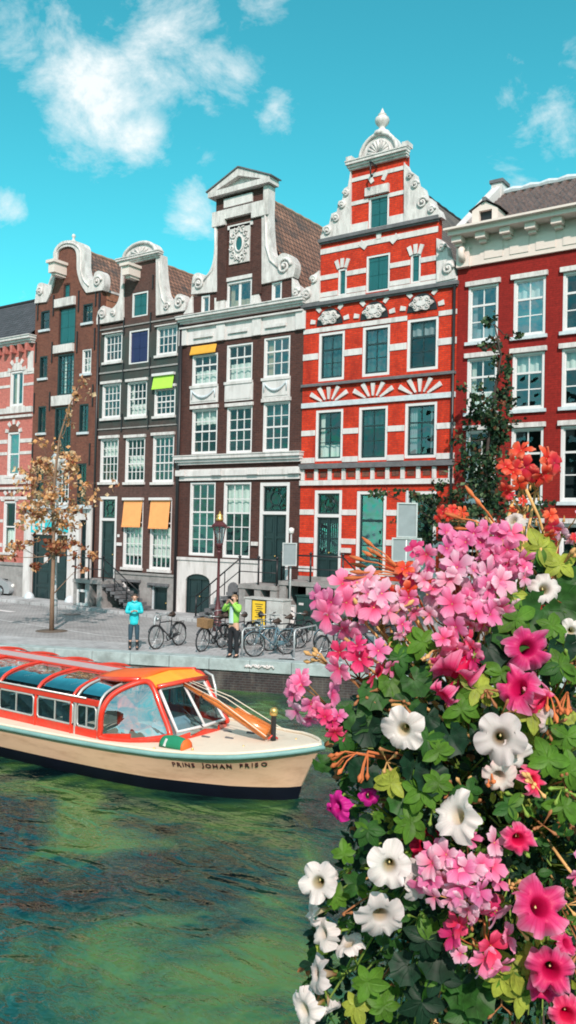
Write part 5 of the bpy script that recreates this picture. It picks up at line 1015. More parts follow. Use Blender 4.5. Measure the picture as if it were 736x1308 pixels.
M['canvasgreen'] = mat('green_canvas', (.01, .22, .11), .6, .15, 5)
boat = thing('tour_boat', (TIP.x - BLEN / 2, TIP.y, WATER), 'long peach canal tour boat with red glass roofed cabin and a name on its bow', 'tour boat')
def BP(s_, v, z): return Vector((TIP.x - s_, TIP.y + v, z))
WS = [(0, .03), (.12, .26), (.3, .46), (.6, .72), (.95, .95), (1.45, 1.13), (1.85, 1.25), (2.4, 1.37), (3.3, 1.50), (4.5, 1.62), (6.4, 1.74), (8, 1.8), (14, 1.8), (16, 1.6), (16.8, 1.2), (17, .9)]
def lerpt(T_, x):
    if x <= T_[0][0]: return T_[0][1]
    for (a, b_), (c, d) in zip(T_[:-1], T_[1:]):
        if x <= c: return b_ + (d - b_) * (x - a) / (c - a)
    return T_[-1][1]
def wr(s_): return lerpt(WS, s_)
def zr(s_): return lerpt([(0, .08), (.5, .01), (1.3, -.09), (2.3, -.155), (3.5, -.185), (6, -.2), (14, -.2), (17, -.05)], s_)
ss = [0, .06, .12, .2, .3, .45, .6, .8, .95, 1.2, 1.45, 1.65, 1.85, 2.1, 2.4, 2.8, 3.3, 3.9, 4.5, 5.4, 6.4, 7.2, 8, 10, 12, 14, 15, 16, 16.4, 16.8, 17]
def hullp(i, s_, sd):          # level i: 0 rail, 1 mid, 2 foot of the peach paint, 3 waterline, 4 keel
    z = [zr(s_) - .03, None, -.62, WATER, -1.3][i] if i != 1 else (zr(s_) - .65) / 2
    rake = [0, .20, .36, .43, .7][i]; k = [1, .97, .93, .88, .6][i]
    s2 = rake + s_ * (BLEN - rake) / BLEN; w_ = wr(max(s2 - rake, 0)) * k * min(1, .80 + .2 * s_ / 2.5 if i else 1)
    if s_ == 0: w_ = .02
    return BP(s2, sd * w_, z)
for nm, lv, mt in (('hull', (0, 1, 2), 'tan'), ('boot_stripe', (2, 3, 4), 'navy')):
    g = MB()
    for sd in (-1, 1):
        vs = [hullp(i, s_, sd) for s_ in ss for i in lv]; m_ = len(lv); fs = [(k * m_ + j, (k + 1) * m_ + j, (k + 1) * m_ + j + 1, k * m_ + j + 1) for k in range(len(ss) - 1) for j in range(m_ - 1)]
        if sd > 0: fs = [f[::-1] for f in fs]
        g.add(vs, fs, 0, True)
    for i, j in zip(lv[:-1], lv[1:]):
        g.quad(hullp(i, 0, -1), hullp(i, 0, 1), hullp(j, 0, 1), hullp(j, 0, -1)); g.quad(hullp(i, 17, -1), hullp(i, 17, 1), hullp(j, 17, 1), hullp(j, 17, -1))
    hull_o = g.build(nm, M[mt], boat)
    if nm == 'hull': HULL = hull_o
# deck with camber
g = MB()
def deckp(s_, u): w_ = wr(s_); return BP(s_, w_ * u, zr(s_) + .03 + .05 * (1 - u * u))
vs = [deckp(s_, u) for s_ in ss for u in [-1, -.75, -.5, -.25, 0, .25, .5, .75, 1]]; g.add(vs, [(k * 9 + j, k * 9 + j + 1, (k + 1) * 9 + j + 1, (k + 1) * 9 + j) for k in range(len(ss) - 1) for j in range(8)], 0, True); g.build('deck', M['deck'], boat)
loop = [BP(s_, -wr(s_) - .01, zr(s_)) for s_ in ss[::-1]] + [BP(-.06, 0, .085)] + [BP(s_, wr(s_) + .01, zr(s_)) for s_ in ss]
MB().tube(loop, .042, 8).build('rubbing_strake', M['railteal'], boat)
MB().tube([p + Vector((0, 0, .05)) + (Vector((TIP.x - 4, TIP.y, p.z)) - p).normalized() * .05 for p in loop], .028, 6).build('toe_rail', M['deck'], boat)
# ---- passenger cabin: ribs, side windows, curved glass roof
CW = 1.32
def sec(u, k=1.0):           # cabin section, u 0..1 from the side deck to the centre strip (v, z)
    P_ = [(1.0, -.19), (1.0, .0), (1.0, .25), (.99, .44), (.96, .545), (.88, .65), (.74, .725), (.56, .775), (.38, .80), (.20, .81)]
    x = u * (len(P_) - 1); i = min(int(x), len(P_) - 2); f = x - i; return (P_[i][0] + (P_[i + 1][0] - P_[i][0]) * f) * CW * k, P_[i][1] + (P_[i + 1][1] - P_[i][1]) * f
s0c = 3.9
for sd in (-1, 1):
    # red lower panel, red waist strip, red roof rail
    for nm, z0, z1, mt, o_ in (('side_panel', -.19, .0, 'redpaint', 0), ('waist_rail', .43, .54, 'redpaint', .01)):
        g = MB(); g.box(TIP.x - 15.2, TIP.x - s0c, TIP.y + sd * (CW - .03), TIP.y + sd * (CW + .015 + o_), z0, z1); g.build(nm, M[mt], boat, bevel=.01)
    MB().tube([BP(15.2, sd * (CW + .03), .55), BP(s0c + .3, sd * (CW + .03), .55)], .018, 6).build('trim', M['alu'], boat)
    ks = [s0c, 4.52] + [5.64 + 1.16 * i for i in range(9)]
    for i, s_ in enumerate(ks):
        if i <= 1: w_, mt = .05, 'alu'
        else: w_, mt = .07, 'redpaint'
        g = MB(); g.tube([BP(s_, sd * a, b_) for a, b_ in [sec(j / 24) for j in range(25)]], w_ * .55, 6); g.build('rib', M[mt], boat)
        if i == 1: MB().tube([BP(s_ - .0 + .1, sd * (a + .01), b_) for a, b_ in [sec(j / 24) for j in range(25)]], .03, 6).build('rib', M['redpaint'], boat)
    for i in range(len(ks) - 1):
        sa, sb = ks[i] + .06, ks[i + 1] - .06
        g = MB(); v_ = CW + .005
        fr = [BP(sa + .04, sd * v_, .02), BP(sb - .04, sd * v_, .02), BP(sb, sd * v_, .06), BP(sb, sd * v_, .36), BP(sb - .04, sd * v_, .41), BP(sa + .04, sd * v_, .41), BP(sa, sd * v_, .36), BP(sa, sd * v_, .06)]
        g.tube(fr, .02, 5, closed=True); f_ = g.build('window_frame', M['alu'], boat)
        MB().quad(BP(sa, sd * (v_ - .01), .01), BP(sb, sd * (v_ - .01), .01), BP(sb, sd * (v_ - .01), .42), BP(sa, sd * (v_ - .01), .42)).build('pane', M['sideglass'], f_)
        MB().box(TIP.x - (sa + sb) / 2 - .012, TIP.x - (sa + sb) / 2 + .012, TIP.y + sd * v_ - .01, TIP.y + sd * v_ + .01, .02, .41).build('glazing_bar', M['alu'], f_)
        g = MB(); g.grid(lambda u, v, sa=sa, sb=sb, sd=sd: BP(sa + (sb - sa) * u, sd * (sec(.5 + .46 * v)[0] - .01), sec(.5 + .46 * v)[1] - .01), 4, 10); g.build('roof_pane', M['boatglass'], boat)
g = MB(); g.box(TIP.x - 15.2, TIP.x - 4.5, TIP.y - .32, TIP.y - .25, .795, .84); g.box(TIP.x - 15.2, TIP.x - 4.5, TIP.y + .25, TIP.y + .32, .795, .84); g.build('roof_rail', M['redpaint'], boat, bevel=.01)
MB().box(TIP.x - 15.2, TIP.x - 4.3, TIP.y - .245, TIP.y + .245, .80, .82).build('roof_centre', mat('pale_grey_roof_panel', (.50, .40, .40), .5, .1, 3), boat)
MB().box(TIP.x - 15.25, TIP.x - 15.15, TIP.y - CW, TIP.y + CW, -.19, .79).build('rear_bulkhead', M['redpaint'], boat)
MB().box(TIP.x - 15.1, TIP.x - 3.0, TIP.y - CW + .05, TIP.y + CW - .05, -.58, -.55).build('cabin_floor', M['seat'], boat)
for i in range(13):
    s_ = 4.5 + i * .78
    for sd in (-1, 1):
        g = MB(); g.box(TIP.x - s_ - .4, TIP.x - s_, TIP.y + sd * .35, TIP.y + sd * 1.2, -.35, -.22)
        g.grid(lambda u, v, s_=s_, sd=sd: BP(s_ + .42 + .10 * v + .03 * math.sin(v * PI), sd * (.35 + .85 * u), -.3 + .58 * v), 6, 5); st_ = g.build('seat', M['seat'], boat)
        MB().tube([BP(s_ + .53, sd * .36, .29), BP(s_ + .53, sd * 1.19, .29)], .018, 6).build('grab_rail', M['alu'], st_)
# ---- wheelhouse: raked corner panes and windscreen in red frames
def hoop(pts, r=.05, mt='redpaint', name='frame', closed=True): return MB().tube(pts, r, 7, closed=closed).build(name, M[mt], boat)
def smooth_loop(P_, n=5):
    P_ = [Vector(p) for p in P_]; out = []; m_ = len(P_)
    for i in range(m_):
        p0, p1, p2, p3 = P_[i - 1], P_[i], P_[(i + 1) % m_], P_[(i + 2) % m_]
        for k in range(n):
            t_ = k / n; out.append(.5 * ((2 * p1) + (-p0 + p2) * t_ + (2 * p0 - 5 * p1 + 4 * p2 - p3) * t_ * t_ + (-p0 + 3 * p1 - 3 * p2 + p3) * t_ ** 3))
    return out
for sd in (-1, 1):
    cp = [BP(3.82, sd * 1.30, -.12), BP(3.25, sd * 1.14, -.11), BP(2.72, sd * .84, -.02), BP(2.66, sd * .78, .06), BP(2.95, sd * .72, .45), BP(3.18, sd * .70, .80), BP(3.38, sd * .72, .865), BP(3.62, sd * .95, .76), BP(3.78, sd * 1.15, .60), BP(3.84, sd * 1.29, .36), BP(3.85, sd * 1.31, .05)]
    lp = smooth_loop(cp, 4); hoop(lp, .055, name='corner_frame')
    c_ = sum(lp, Vector()) / len(lp); g = MB(); g.add([c_ + Vector((0, sd * .08, 0))] + lp, [(0, i + 1, (i + 1) % len(lp) + 1) for i in range(len(lp))], 0, True); g.build('corner_pane', M['boatglass'], boat)
    # skirt between frame and deck
    sk = [BP(3.95, sd * 1.31, 0), BP(3.25, sd * 1.16, 0), BP(2.66, sd * .80, 0), BP(2.52, sd * .4, 0), BP(2.50, 0, 0)]; g = MB()
    for a, b_ in zip(sk[:-1], sk[1:]): g.quad((a.x, a.y, -.20), (b_.x, b_.y, -.16), (b_.x, b_.y, .02), (a.x, a.y, -.06))
    g.build('skirt', M['redpaint'], boat, solid=.03)
ws = [BP(2.60, -.66, .06), BP(2.52, 0, .07), BP(2.60, .66, .06), BP(3.10, .60, .74), BP(3.06, 0, .76), BP(3.10, -.60, .74)]
MB().tube(ws, .035, 6, closed=True).build('windscreen_frame', M['frame'], boat); MB().tube([ws[1], ws[4]], .028, 6).build('windscreen_frame', M['frame'], boat)
for a, b_, c_, d in ((0, 1, 4, 5), (1, 2, 3, 4)): MB().quad(ws[a], ws[b_], ws[c_], ws[d]).build('windscreen', M['sideglass'], boat)
MB().tube([ws[1] + Vector((.05, -.1, 0)), (ws[1] + ws[5]) / 2 + Vector((.06, -.05, 0))], .01, 4).build('wiper', M['black'], boat)
# brow and orange roof
g = MB(); T1 = [BP(3.08, -.68, .80), BP(3.0, 0, .83), BP(3.08, .68, .80)]; T2 = [BP(3.45, -.74, .90), BP(3.42, 0, .97), BP(3.45, .74, .90)]
g.quad(T1[0], T1[1], T2[1], T2[0]); g.quad(T1[1], T1[2], T2[2], T2[1]); g.build('brow', M['amber'], boat, solid=.03)
MB().tube(T1, .045, 6).build('brow_rail', M['redpaint'], boat)
g = MB()
def rf(u, v): s_ = 3.43 + 1.35 * u; vv = -.74 + 1.48 * v; cz = 1 - (2 * v - 1) ** 2; return BP(s_, vv, .89 + .10 * cz - .16 * u)
g.grid(rf, 6, 10); g.build('wheelhouse_roof', M['orangep'], boat, solid=.04)
MB().tube([BP(3.45, -.76, .90), BP(4.0, -.78, .84), BP(4.75, -.66, .76)], .05, 6).build('roof_edge', M['redpaint'], boat); MB().tube([BP(3.45, .76, .90), BP(4.0, .78, .84), BP(4.75, .66, .76)], .05, 6).build('roof_edge', M['redpaint'], boat)
# steering console, wheel, helmsman's chair
g = MB(); g.prism([(TIP.x - 3.25, -.5), (TIP.x - 2.85, -.5), (TIP.x - 2.85, .12), (TIP.x - 3.0, .2), (TIP.x - 3.25, .12)], TIP.y - .62, TIP.y - .02); g.build('console', M['frame'], boat, bevel=.03)
MB().tube([BP(3.32 + .05 * math.sin(a), -.3 + .2 * math.cos(a), .15 + .2 * math.sin(a)) for a in [PI * 2 * i / 16 for i in range(16)]], .018, 6, closed=True).build('steering_wheel', M['black'], boat)
MB().box(TIP.x - 4.15, TIP.x - 3.7, TIP.y - .6, TIP.y - .1, -.2, -.08).box(TIP.x - 4.2, TIP.x - 4.1, TIP.y - .6, TIP.y - .1, -.08, .5).build('helm_chair', M['redpaint'], boat, bevel=.04)
MB().tube([BP(3.0, .9, .0), BP(3.1, .98, .55), BP(3.2, 1.0, .78), BP(3.4, 1.0, .84)], .03, 6).build('far_frame', M['alu'], boat)
# ---- foredeck
a, b_ = BP(3.15, 0, .80), BP(1.12, .05, .13); MB().tube([a, a.lerp(b_, .4), a.lerp(b_, .75), b_], [.045, .06, .10, .12], 8).build('folded_mast', M['varnish'], boat, )
MB().bar(a.lerp(b_, .62) + Vector((0, .09, .02)), b_ + Vector((.02, .12, .03)), .09, .13).build('mast_foot', M['varnish'], boat)
for o_ in (-.06, .05, .13): MB().tube([a + Vector((0, o_, .05)), a.lerp(b_, .5) + Vector((0, o_ * 2, .14)), b_ + Vector((.1, o_ * 3, .0))], .009, 5).build('rope', M['deck'], boat)
MB().lathe([(.05, -.05), (.06, 0), (.03, .05)], tuple(a.lerp(b_, .28)), 8).build('mast_clamp', M['black'], boat)
c = BP(1.0, .05, .03); MB().lathe([(.05, 0), (.045, .1), (.045, .42), (.055, .43)], tuple(c), 12).build('bitt', M['black'], boat)
MB().lathe([(.05, .43), (.07, .45), (.07, .54), (.04, .57), (0, .58)], tuple(c), 12).build('bitt_cap', M['gold'], boat); MB().tube([c + Vector((-.04, -.1, .03)), c + Vector((0, -.03, .1)), c + Vector((.05, .06, .03))], .018, 6).build('red_line', M['redpaint'], boat)
for (px, py) in ((263, 940.5), (291, 933.5), (293, 944), (320.5, 937.5)):
    p = G(px, py, -.06); MB().box(p.x - .085, p.x + .085, p.y - .022, p.y + .022, zr(TIP.x - p.x) + .03, zr(TIP.x - p.x) + .10).build('deck_vent', M['greydark'], boat)
for (px, py) in ((197, 955), (246, 958), (311, 958), (378, 954)):
    p = G(px, py, -.08); MB().lathe([(.02, 0), (.02, .05), (0, .06)], (p.x, p.y, zr(TIP.x - p.x) + .03), 8).build('deck_cleat', M['gold'], boat)
p = BP(2.33, -.93, -.10); g = MB()
g.grid(lambda u, v: p + Vector((-.26 + .50 * u, -.05 + .14 * math.cos(PI * v) * (1 - .3 * u), .17 * math.sin(PI * v) * (.9 + .2 * math.sin(u * 3)))), 8, 8); g.build('canvas_roll', M['canvasgreen'], boat, solid=.02)
MB().lathe([(0, .0), (.15, .0), (.13, .03), (0, .04)], (p.x + .24, p.y - .05, p.z + .03), 12, axis='X').build('roll_end', M['orangep'], boat); MB().bar(p + Vector((-.14, -.19, .02)), p + Vector((-.12, -.14, .14)), .04).build('strap', M['frame'], boat)
# name on the bow, letter by letter along the flare
def letters(text, sA, sB, zc, size, mt, parent):
    cu = bpy.data.curves.new('t', 'FONT'); cu.size = size; cu.extrude = .004; cu.resolution_u = 2; cu.space_character = 1; cu.offset = .0025
    adv = []
    for ch in text:
        cu.body = ch if ch != ' ' else 'i'; ob = bpy.data.objects.new('t', cu); COL.objects.link(ob); dg = bpy.context.evaluated_depsgraph_get(); dg.update()
        me = bpy.data.meshes.new_from_object(ob.evaluated_get(dg)); bpy.data.objects.remove(ob); xs = [v.co.x for v in me.vertices]; adv.append((me if ch != ' ' else None, min(xs), max(xs)))
    gap = size * .17; tot = sum(b_ - a_ if m_ else size * .55 for m_, a_, b_ in adv) + gap * len(text); k = (sA - sB) / tot; pos = 0
    for (me, a_, b_), ch in zip(adv, text):
        w_ = (b_ - a_) if me else size * .55
        s_ = sA - (pos + w_ / 2) * k; pos += w_ + gap
        if me is None: continue
        zz = zc(s_); f = lambda q, z_: hull_at(q, z_); p = f(s_, zz); px_ = f(s_ - .03, zz); pu = f(s_, zz + .03)
        ex = (px_ - p).normalized(); eu = (pu - p); eu = (eu - ex * eu.dot(ex)).normalized(); nn = ex.cross(eu)
        if nn.y > 0: nn = -nn
        g = MB(); ys = [v.co.y for v in me.vertices]; h0, h1 = min(ys), max(ys)
        vs = [p + ex * ((v.co.x - (a_ + b_) / 2) * k) + eu * (v.co.y - (h0 + h1) / 2) + nn * (v.co.z + .006) for v in me.vertices]
        g.add(vs, [tuple(q.vertices) for q in me.polygons])
        g.build('letter', M[mt], parent)
def hull_at(s_, z):
    z0 = zr(s_) - .03; z1 = (zr(s_) - .65) / 2
    # find hull parameters at this world s for levels 0 and 1
    def lvl(i):
        rake = (0, .20, .36)[i]; sp_ = (s_ - rake) * BLEN / (BLEN - rake); return hullp(i, max(sp_, .01), -1)
    a = lvl(0); b_ = lvl(1); c_ = lvl(2)
    if z > b_.z: t_ = (z - b_.z) / (a.z - b_.z); p = b_.lerp(a, t_)
    else: t_ = (z - c_.z) / (b_.z - c_.z); p = c_.lerp(b_, t_)
    return Vector((TIP.x - s_, p.y, z))
letters('PRINS JOHAN FRISO', 2.16, .60, lambda s_: zr(s_) - .16, .14, 'maroon', HULL)

# ---- an old open boat under tarpaulins, moored against the quay wall
t0 = (G(-60, 824) - qa).dot(qd); t1 = (G(172, 838) - qa).dot(qd); mid = Q((t0 + t1) / 2, .85, WATER)
ob_ = thing('moored_boat', tuple(mid), 'old open boat with white and teal tarpaulins moored against the quay wall', 'boat')
M['oldwood'] = mat('grey_brown_old_wood', (.20, .14, .11), .8, .4, 6, .5, 20); M['tarpw'] = mat('dirty_white_tarpaulin', (.62, .62, .60), .6, .2, 3, dirt=(.2, .19, .17), dscale=4, damt=.7); M['tarpt'] = mat('teal_tarpaulin', (.06, .30, .32), .5, .3, 4)
g = MB(); n_ = 20; LO = []
for i in range(n_ + 1):
    u = i / n_; w_ = .68 * (math.sin(PI * (u * .96 + .02)) ** .45); t_ = t0 + (t1 - t0) * u; LO.append([Q(t_, .85 + w_ * s_ * k, z) for s_, k, z in ((-1, .7, -1.05), (-1, 1, -.42 - .0), (-1, .86, -.42), (1, .86, -.42), (1, 1, -.42), (1, .7, -1.05))])
vs = [p for r_ in LO for p in r_]; g.add(vs, [(i * 6 + j, i * 6 + j + 1, (i + 1) * 6 + j + 1, (i + 1) * 6 + j) for i in range(n_) for j in (0, 1, 3, 4)], 0, False); g.add(vs, [(i * 6 + 2, i * 6 + 3, (i + 1) * 6 + 3, (i + 1) * 6 + 2) for i in range(n_)]); g.build('hull', M['oldwood'], ob_)
RB = random.Random(4)
for k in range(13):
    tc_ = t0 + (t1 - t0) * (.06 + .90 * k / 12); ln_ = RB.uniform(.22, .5); oc = RB.uniform(.45, 1.1); hh = RB.uniform(.08, .28); ph = RB.uniform(0, 6); g = MB()
    g.grid(lambda u, v: Q(tc_ + ln_ * (u * 2 - 1), oc + .42 * (v * 2 - 1), -.45 + hh * (math.sin(PI * u) * math.sin(PI * v)) ** .4 + .05 * math.sin(9 * u + ph) * math.sin(7 * v + ph)), 10, 8)
    g.build('tarpaulin', M[('tarpw', 'tarpt', 'tarpw', 'oldwood', 'greydark', 'tarpw')[k % 6]], ob_)
for k in range(5): tc_ = t0 + (t1 - t0) * (.12 + .18 * k); MB().tube([Q(tc_, .3, -.3), Q(tc_ + .35, 1.3, -.22)], .03, 6).build('oar', M['oldwood'], ob_)
# ------------------------------------------------------------------ trees
def leafmat(name, col, var=.35, trans=.35, rough=.55):
    m, n, b = newmat(name); lk = n.links
    t = sh(n, 'ShaderNodeTexCoord'); z = sh(n, 'ShaderNodeTexNoise'); z.inputs['Scale'].default_value = 9; z.inputs['Detail'].default_value = 3; lk.new(t.outputs['Object'], z.inputs['Vector'])
    r = sh(n, 'ShaderNodeMapRange'); r.inputs[1].default_value = .35; r.inputs[2].default_value = .65; r.inputs[3].default_value = 1 - var; r.inputs[4].default_value = 1 + var; lk.new(z.outputs['Fac'], r.inputs[0])
    h = sh(n, 'ShaderNodeHueSaturation'); h.inputs['Color'].default_value = c4(col); lk.new(r.outputs[0], h.inputs['Value']); lk.new(h.outputs[0], b.inputs['Base Color']); b.inputs['Roughness'].default_value = rough; b.inputs['Specular IOR Level'].default_value = .2
    tr = sh(n, 'ShaderNodeBsdfTranslucent'); lk.new(h.outputs[0], tr.inputs[0]); mx = sh(n, 'ShaderNodeMixShader'); mx.inputs[0].default_value = trans
    lk.new(b.outputs[0], mx.inputs[1]); lk.new(tr.outputs[0], mx.inputs[2]); lk.new(mx.outputs[0], n.nodes['Material Output'].inputs[0]); return m
M['bark'] = mat('pale_brown_bark', (.24, .15, .10), .85, .3, 6, .6, 30, stretch=(3, 3, .6)); M['barkd'] = mat('dark_bark', (.05, .035, .03), .85, .3, 6, .6, 30)
RN = random.Random(11)
def rv(s=1.0): return Vector((RN.gauss(0, s), RN.gauss(0, s), RN.gauss(0, s)))
def tree(name, base, label, trunk, clusters, mats, bark, leaf=.12, tr=.07, group=None, limb_r=.025):
    """trunk: list of points; clusters: (centre, (rx, ry, rz), leaves, material weights)"""
    o = thing(name, tuple(base), label, 'tree', group)
    n = len(trunk); MB().tube(trunk, [tr * (1 - .8 * i / (n - 1)) for i in range(n)], 8).build('trunk', bark, o)
    cr = MB()
    for (c, rad, cnt, w) in clusters:
        c = Vector(c); k = min(trunk, key=lambda p: abs(p.z - (c.z - .35 * (Vector((c.x, c.y, 0)) - Vector((base.x, base.y, 0))).length)))
        mid = k.lerp(c, .5) + Vector((0, 0, -.08)) + rv(.05); lim = MB(); lim.tube([k, mid, c], [limb_r, limb_r * .6, limb_r * .25], 5)
        subs = []
        for i in range(max(3, cnt // 22)):
            s_ = c + Vector((RN.gauss(0, .55) * rad[0], RN.gauss(0, .55) * rad[1], RN.gauss(0, .5) * rad[2])); subs.append(s_); lim.tube([c.lerp(mid, RN.random() * .6), s_], [limb_r * .3, .004], 4)
        lim.build('limb', bark, o)
        for i in range(cnt):
            s_ = RN.choice(subs); p = s_ + Vector((RN.gauss(0, .22) * rad[0], RN.gauss(0, .22) * rad[1], RN.gauss(0, .22) * rad[2]))
            d = rv().normalized(); d.z -= .35; d.normalize(); a = d.orthogonal().normalized(); a = (a * math.cos(RN.random() * 6) + d.cross(a) * math.sin(RN.random() * 6)).normalized()
            L_ = leaf * RN.uniform(.6, 1.3); w_ = L_ * .42; nn = d.cross(a) * L_ * .12
            mi = RN.choices(range(len(mats)), w)[0]
            cr.add([p, p + d * L_ * .5 + a * w_ + nn, p + d * L_, p + d * L_ * .5 - a * w_ + nn, p + d * L_ * .45], [(0, 1, 4), (1, 2, 4), (2, 3, 4), (3, 0, 4)], mi)
    cr.build('crown', mats, o); return o
LG = [leafmat('golden_leaf', (.70, .36, .15)), leafmat('tan_leaf', (.55, .29, .15)), leafmat('russet_leaf', (.26, .08, .045)), leafmat('straw_leaf', (.76, .55, .34))]
base = G(66, 806); dd = (base - CAMLOC).dot(CF)
def at(px, py, off=0): return D(px, py, dd + off)
tk = [at(66, 806), at(67, 760), at(68.5, 710), at(68, 660), at(70, 610), at(76, 560), at(88, 520), at(102, 492)]; tk[0].z = -.05
GC = [(68, 650, 34, 26, 420, 0), (55, 640, 24, 22, 230, -.3), (92, 640, 22, 24, 200, .4), (70, 615, 24, 24, 260, 0), (60, 585, 20, 20, 150, 0), (78, 570, 14, 26, 150, 0), (45, 618, 18, 10, 60, -.4), (30, 602, 14, 6, 30, .2), (100, 585, 14, 10, 40, .3), (118, 618, 18, 7, 45, .4), (88, 535, 8, 20, 55, 0), (98, 505, 10, 14, 45, 0), (106, 490, 8, 6, 20, 0), (85, 600, 18, 18, 120, .5), (38, 655, 14, 8, 50, -.5),
      (50, 672, 26, 9, 140, 0), (85, 668, 24, 10, 110, .3)]
LC = [(30, 700, 24, 9, 110, -.3), (10, 712, 16, 7, 55, -.5), (58, 700, 24, 12, 130, 0), (90, 700, 24, 12, 110, .4), (112, 706, 14, 9, 45, .6), (100, 725, 12, 8, 35, .5), (45, 720, 10, 10, 40, -.2), (85, 690, 26, 8, 90, .3)]
sc = dd / FP
cl = [(at(x, y, o_), (rx * 1.18 * sc, rx * sc, ry * sc * 1.05), int(n * .58), (4, 4, 1.5, 4.5)) for x, y, rx, ry, n, o_ in GC] + [(at(x, y, o_), (rx * sc, rx * sc * .9, ry * sc), int(n * .85), (1.5, 3, 6, .5)) for x, y, rx, ry, n, o_ in LC]
tree('street_tree', base, 'slender young street tree with golden and russet autumn leaves on the quay', tk, cl, LG, M['bark'], .17, .085)
c = base; tag(MB().box(c.x - .02, c.x + .02, c.y - .02, c.y + .02, 0, .01).lathe([(.55, .005), (.55, .009), (.3, .02), (0, .03)], (c.x, c.y, 0), 16).build('tree_pit', mat('bare_soil', (.12, .09, .07), .95, .3, 8, .6, 20)), kind='structure')
LD = [leafmat('dark_green_leaf', (.035, .080, .035), trans=.25), leafmat('black_green_leaf', (.016, .036, .024), trans=.2), leafmat('grey_green_leaf', (.11, .16, .08), trans=.25), leafmat('dull_brown_leaf', (.14, .06, .03), trans=.2)]
base = G(622, 838); dd = (base - CAMLOC).dot(CF); sc = dd / FP
tk = [at(622, 838), at(623, 760), at(622, 690), at(620, 620), at(624, 560), at(632, 500), at(640, 455), at(632, 415)]; tk[0].z = -.05
DC = [(618, 630, 26, 22, 420, 0), (612, 590, 26, 24, 420, 0), (632, 560, 20, 20, 260, .2), (622, 535, 24, 18, 280, 0), (640, 510, 14, 18, 150, 0), (612, 510, 16, 12, 90, -.3), (642, 475, 12, 20, 90, 0), (632, 440, 12, 14, 60, 0), (625, 415, 8, 8, 25, 0), (652, 428, 10, 5, 20, .3), (598, 655, 34, 14, 260, -.3), (640, 650, 26, 14, 160, .3),
      (560, 640, 26, 10, 160, -.4), (525, 632, 22, 8, 90, -.6), (490, 628, 18, 6, 50, -.8), (555, 665, 36, 14, 300, 0), (600, 685, 40, 16, 300, .2), (660, 690, 30, 14, 160, .4), (680, 655, 18, 8, 50, .5), (655, 590, 12, 6, 30, .4), (588, 560, 12, 6, 40, -.3), (650, 540, 12, 6, 30, .4), (575, 620, 20, 8, 60, -.3), (540, 690, 30, 16, 160, .3), (700, 640, 14, 6, 30, .6)]
cl = [(at(x, y, o_), (rx * sc, rx * sc * .9, ry * sc), int(n * 1.15), (4.5, 3.2, 1.6, .9)) for x, y, rx, ry, n, o_ in DC]
cl = [(c_, r_, int(k_ * (1.35 if i_ < 12 else .9)), w_) for i_, (c_, r_, k_, w_) in enumerate(cl)]
tree('street_tree', base, 'dark green tree with a thin spire top before the wine red house', tk, cl, LD, M['barkd'], .15, .10)

# ------------------------------------------------------------------ people
M['skin'] = mat('skin', (.62, .36, .26), .5, .06, 6); M['hair'] = mat('dark_hair', (.06, .04, .03), .6, .2, 20); M['hairl'] = mat('light_brown_hair', (.25, .15, .09), .6, .2, 20)
M['cyanj'] = mat('cyan_raincoat', (.02, .55, .62), .55, .08, 6, .3, 12); M['denim'] = mat('dark_denim', (.03, .07, .10), .8, .2, 10); M['boot'] = mat('black_boot', (.012, .012, .014), .4, .1, 8)
M['limej'] = mat('lime_green_jacket', (.30, .62, .10), .6, .1, 6, .3, 12); M['shirt'] = mat('pale_blue_shirt', (.50, .66, .70), .8, .1, 8); M['blackc'] = mat('black_cotton', (.012, .013, .018), .85, .2, 8)
def skin(name, chains, m, parent, sub=1):
    """chains: lists of (point, radius); joints at the same place are shared"""
    vs = []; rs = []; es = []; key = {}
    for ch in chains:
        prev = None
        for p, r in ch:
            k = tuple(round(a, 3) for a in p)
            if k not in key: key[k] = len(vs); vs.append(p); rs.append(r)
            i = key[k]
            if prev is not None and prev != i: es.append((prev, i))
            prev = i
    me = bpy.data.meshes.new(name); me.from_pydata([tuple(v) for v in vs], es, []); me.materials.append(m)
    ob = bpy.data.objects.new(name, me); COL.objects.link(ob)
    if parent is not None: ob.parent = parent
    md = ob.modifiers.new('skin', 'SKIN'); md.use_smooth_shade = True
    for i, d in enumerate(me.skin_vertices[0].data):
        r = rs[i]; d.radius = r if isinstance(r, tuple) else (r, r); d.use_root = (i == 0)
    md2 = ob.modifiers.new('sub', 'SUBSURF'); md2.levels = sub; md2.render_levels = sub + 0
    return ob
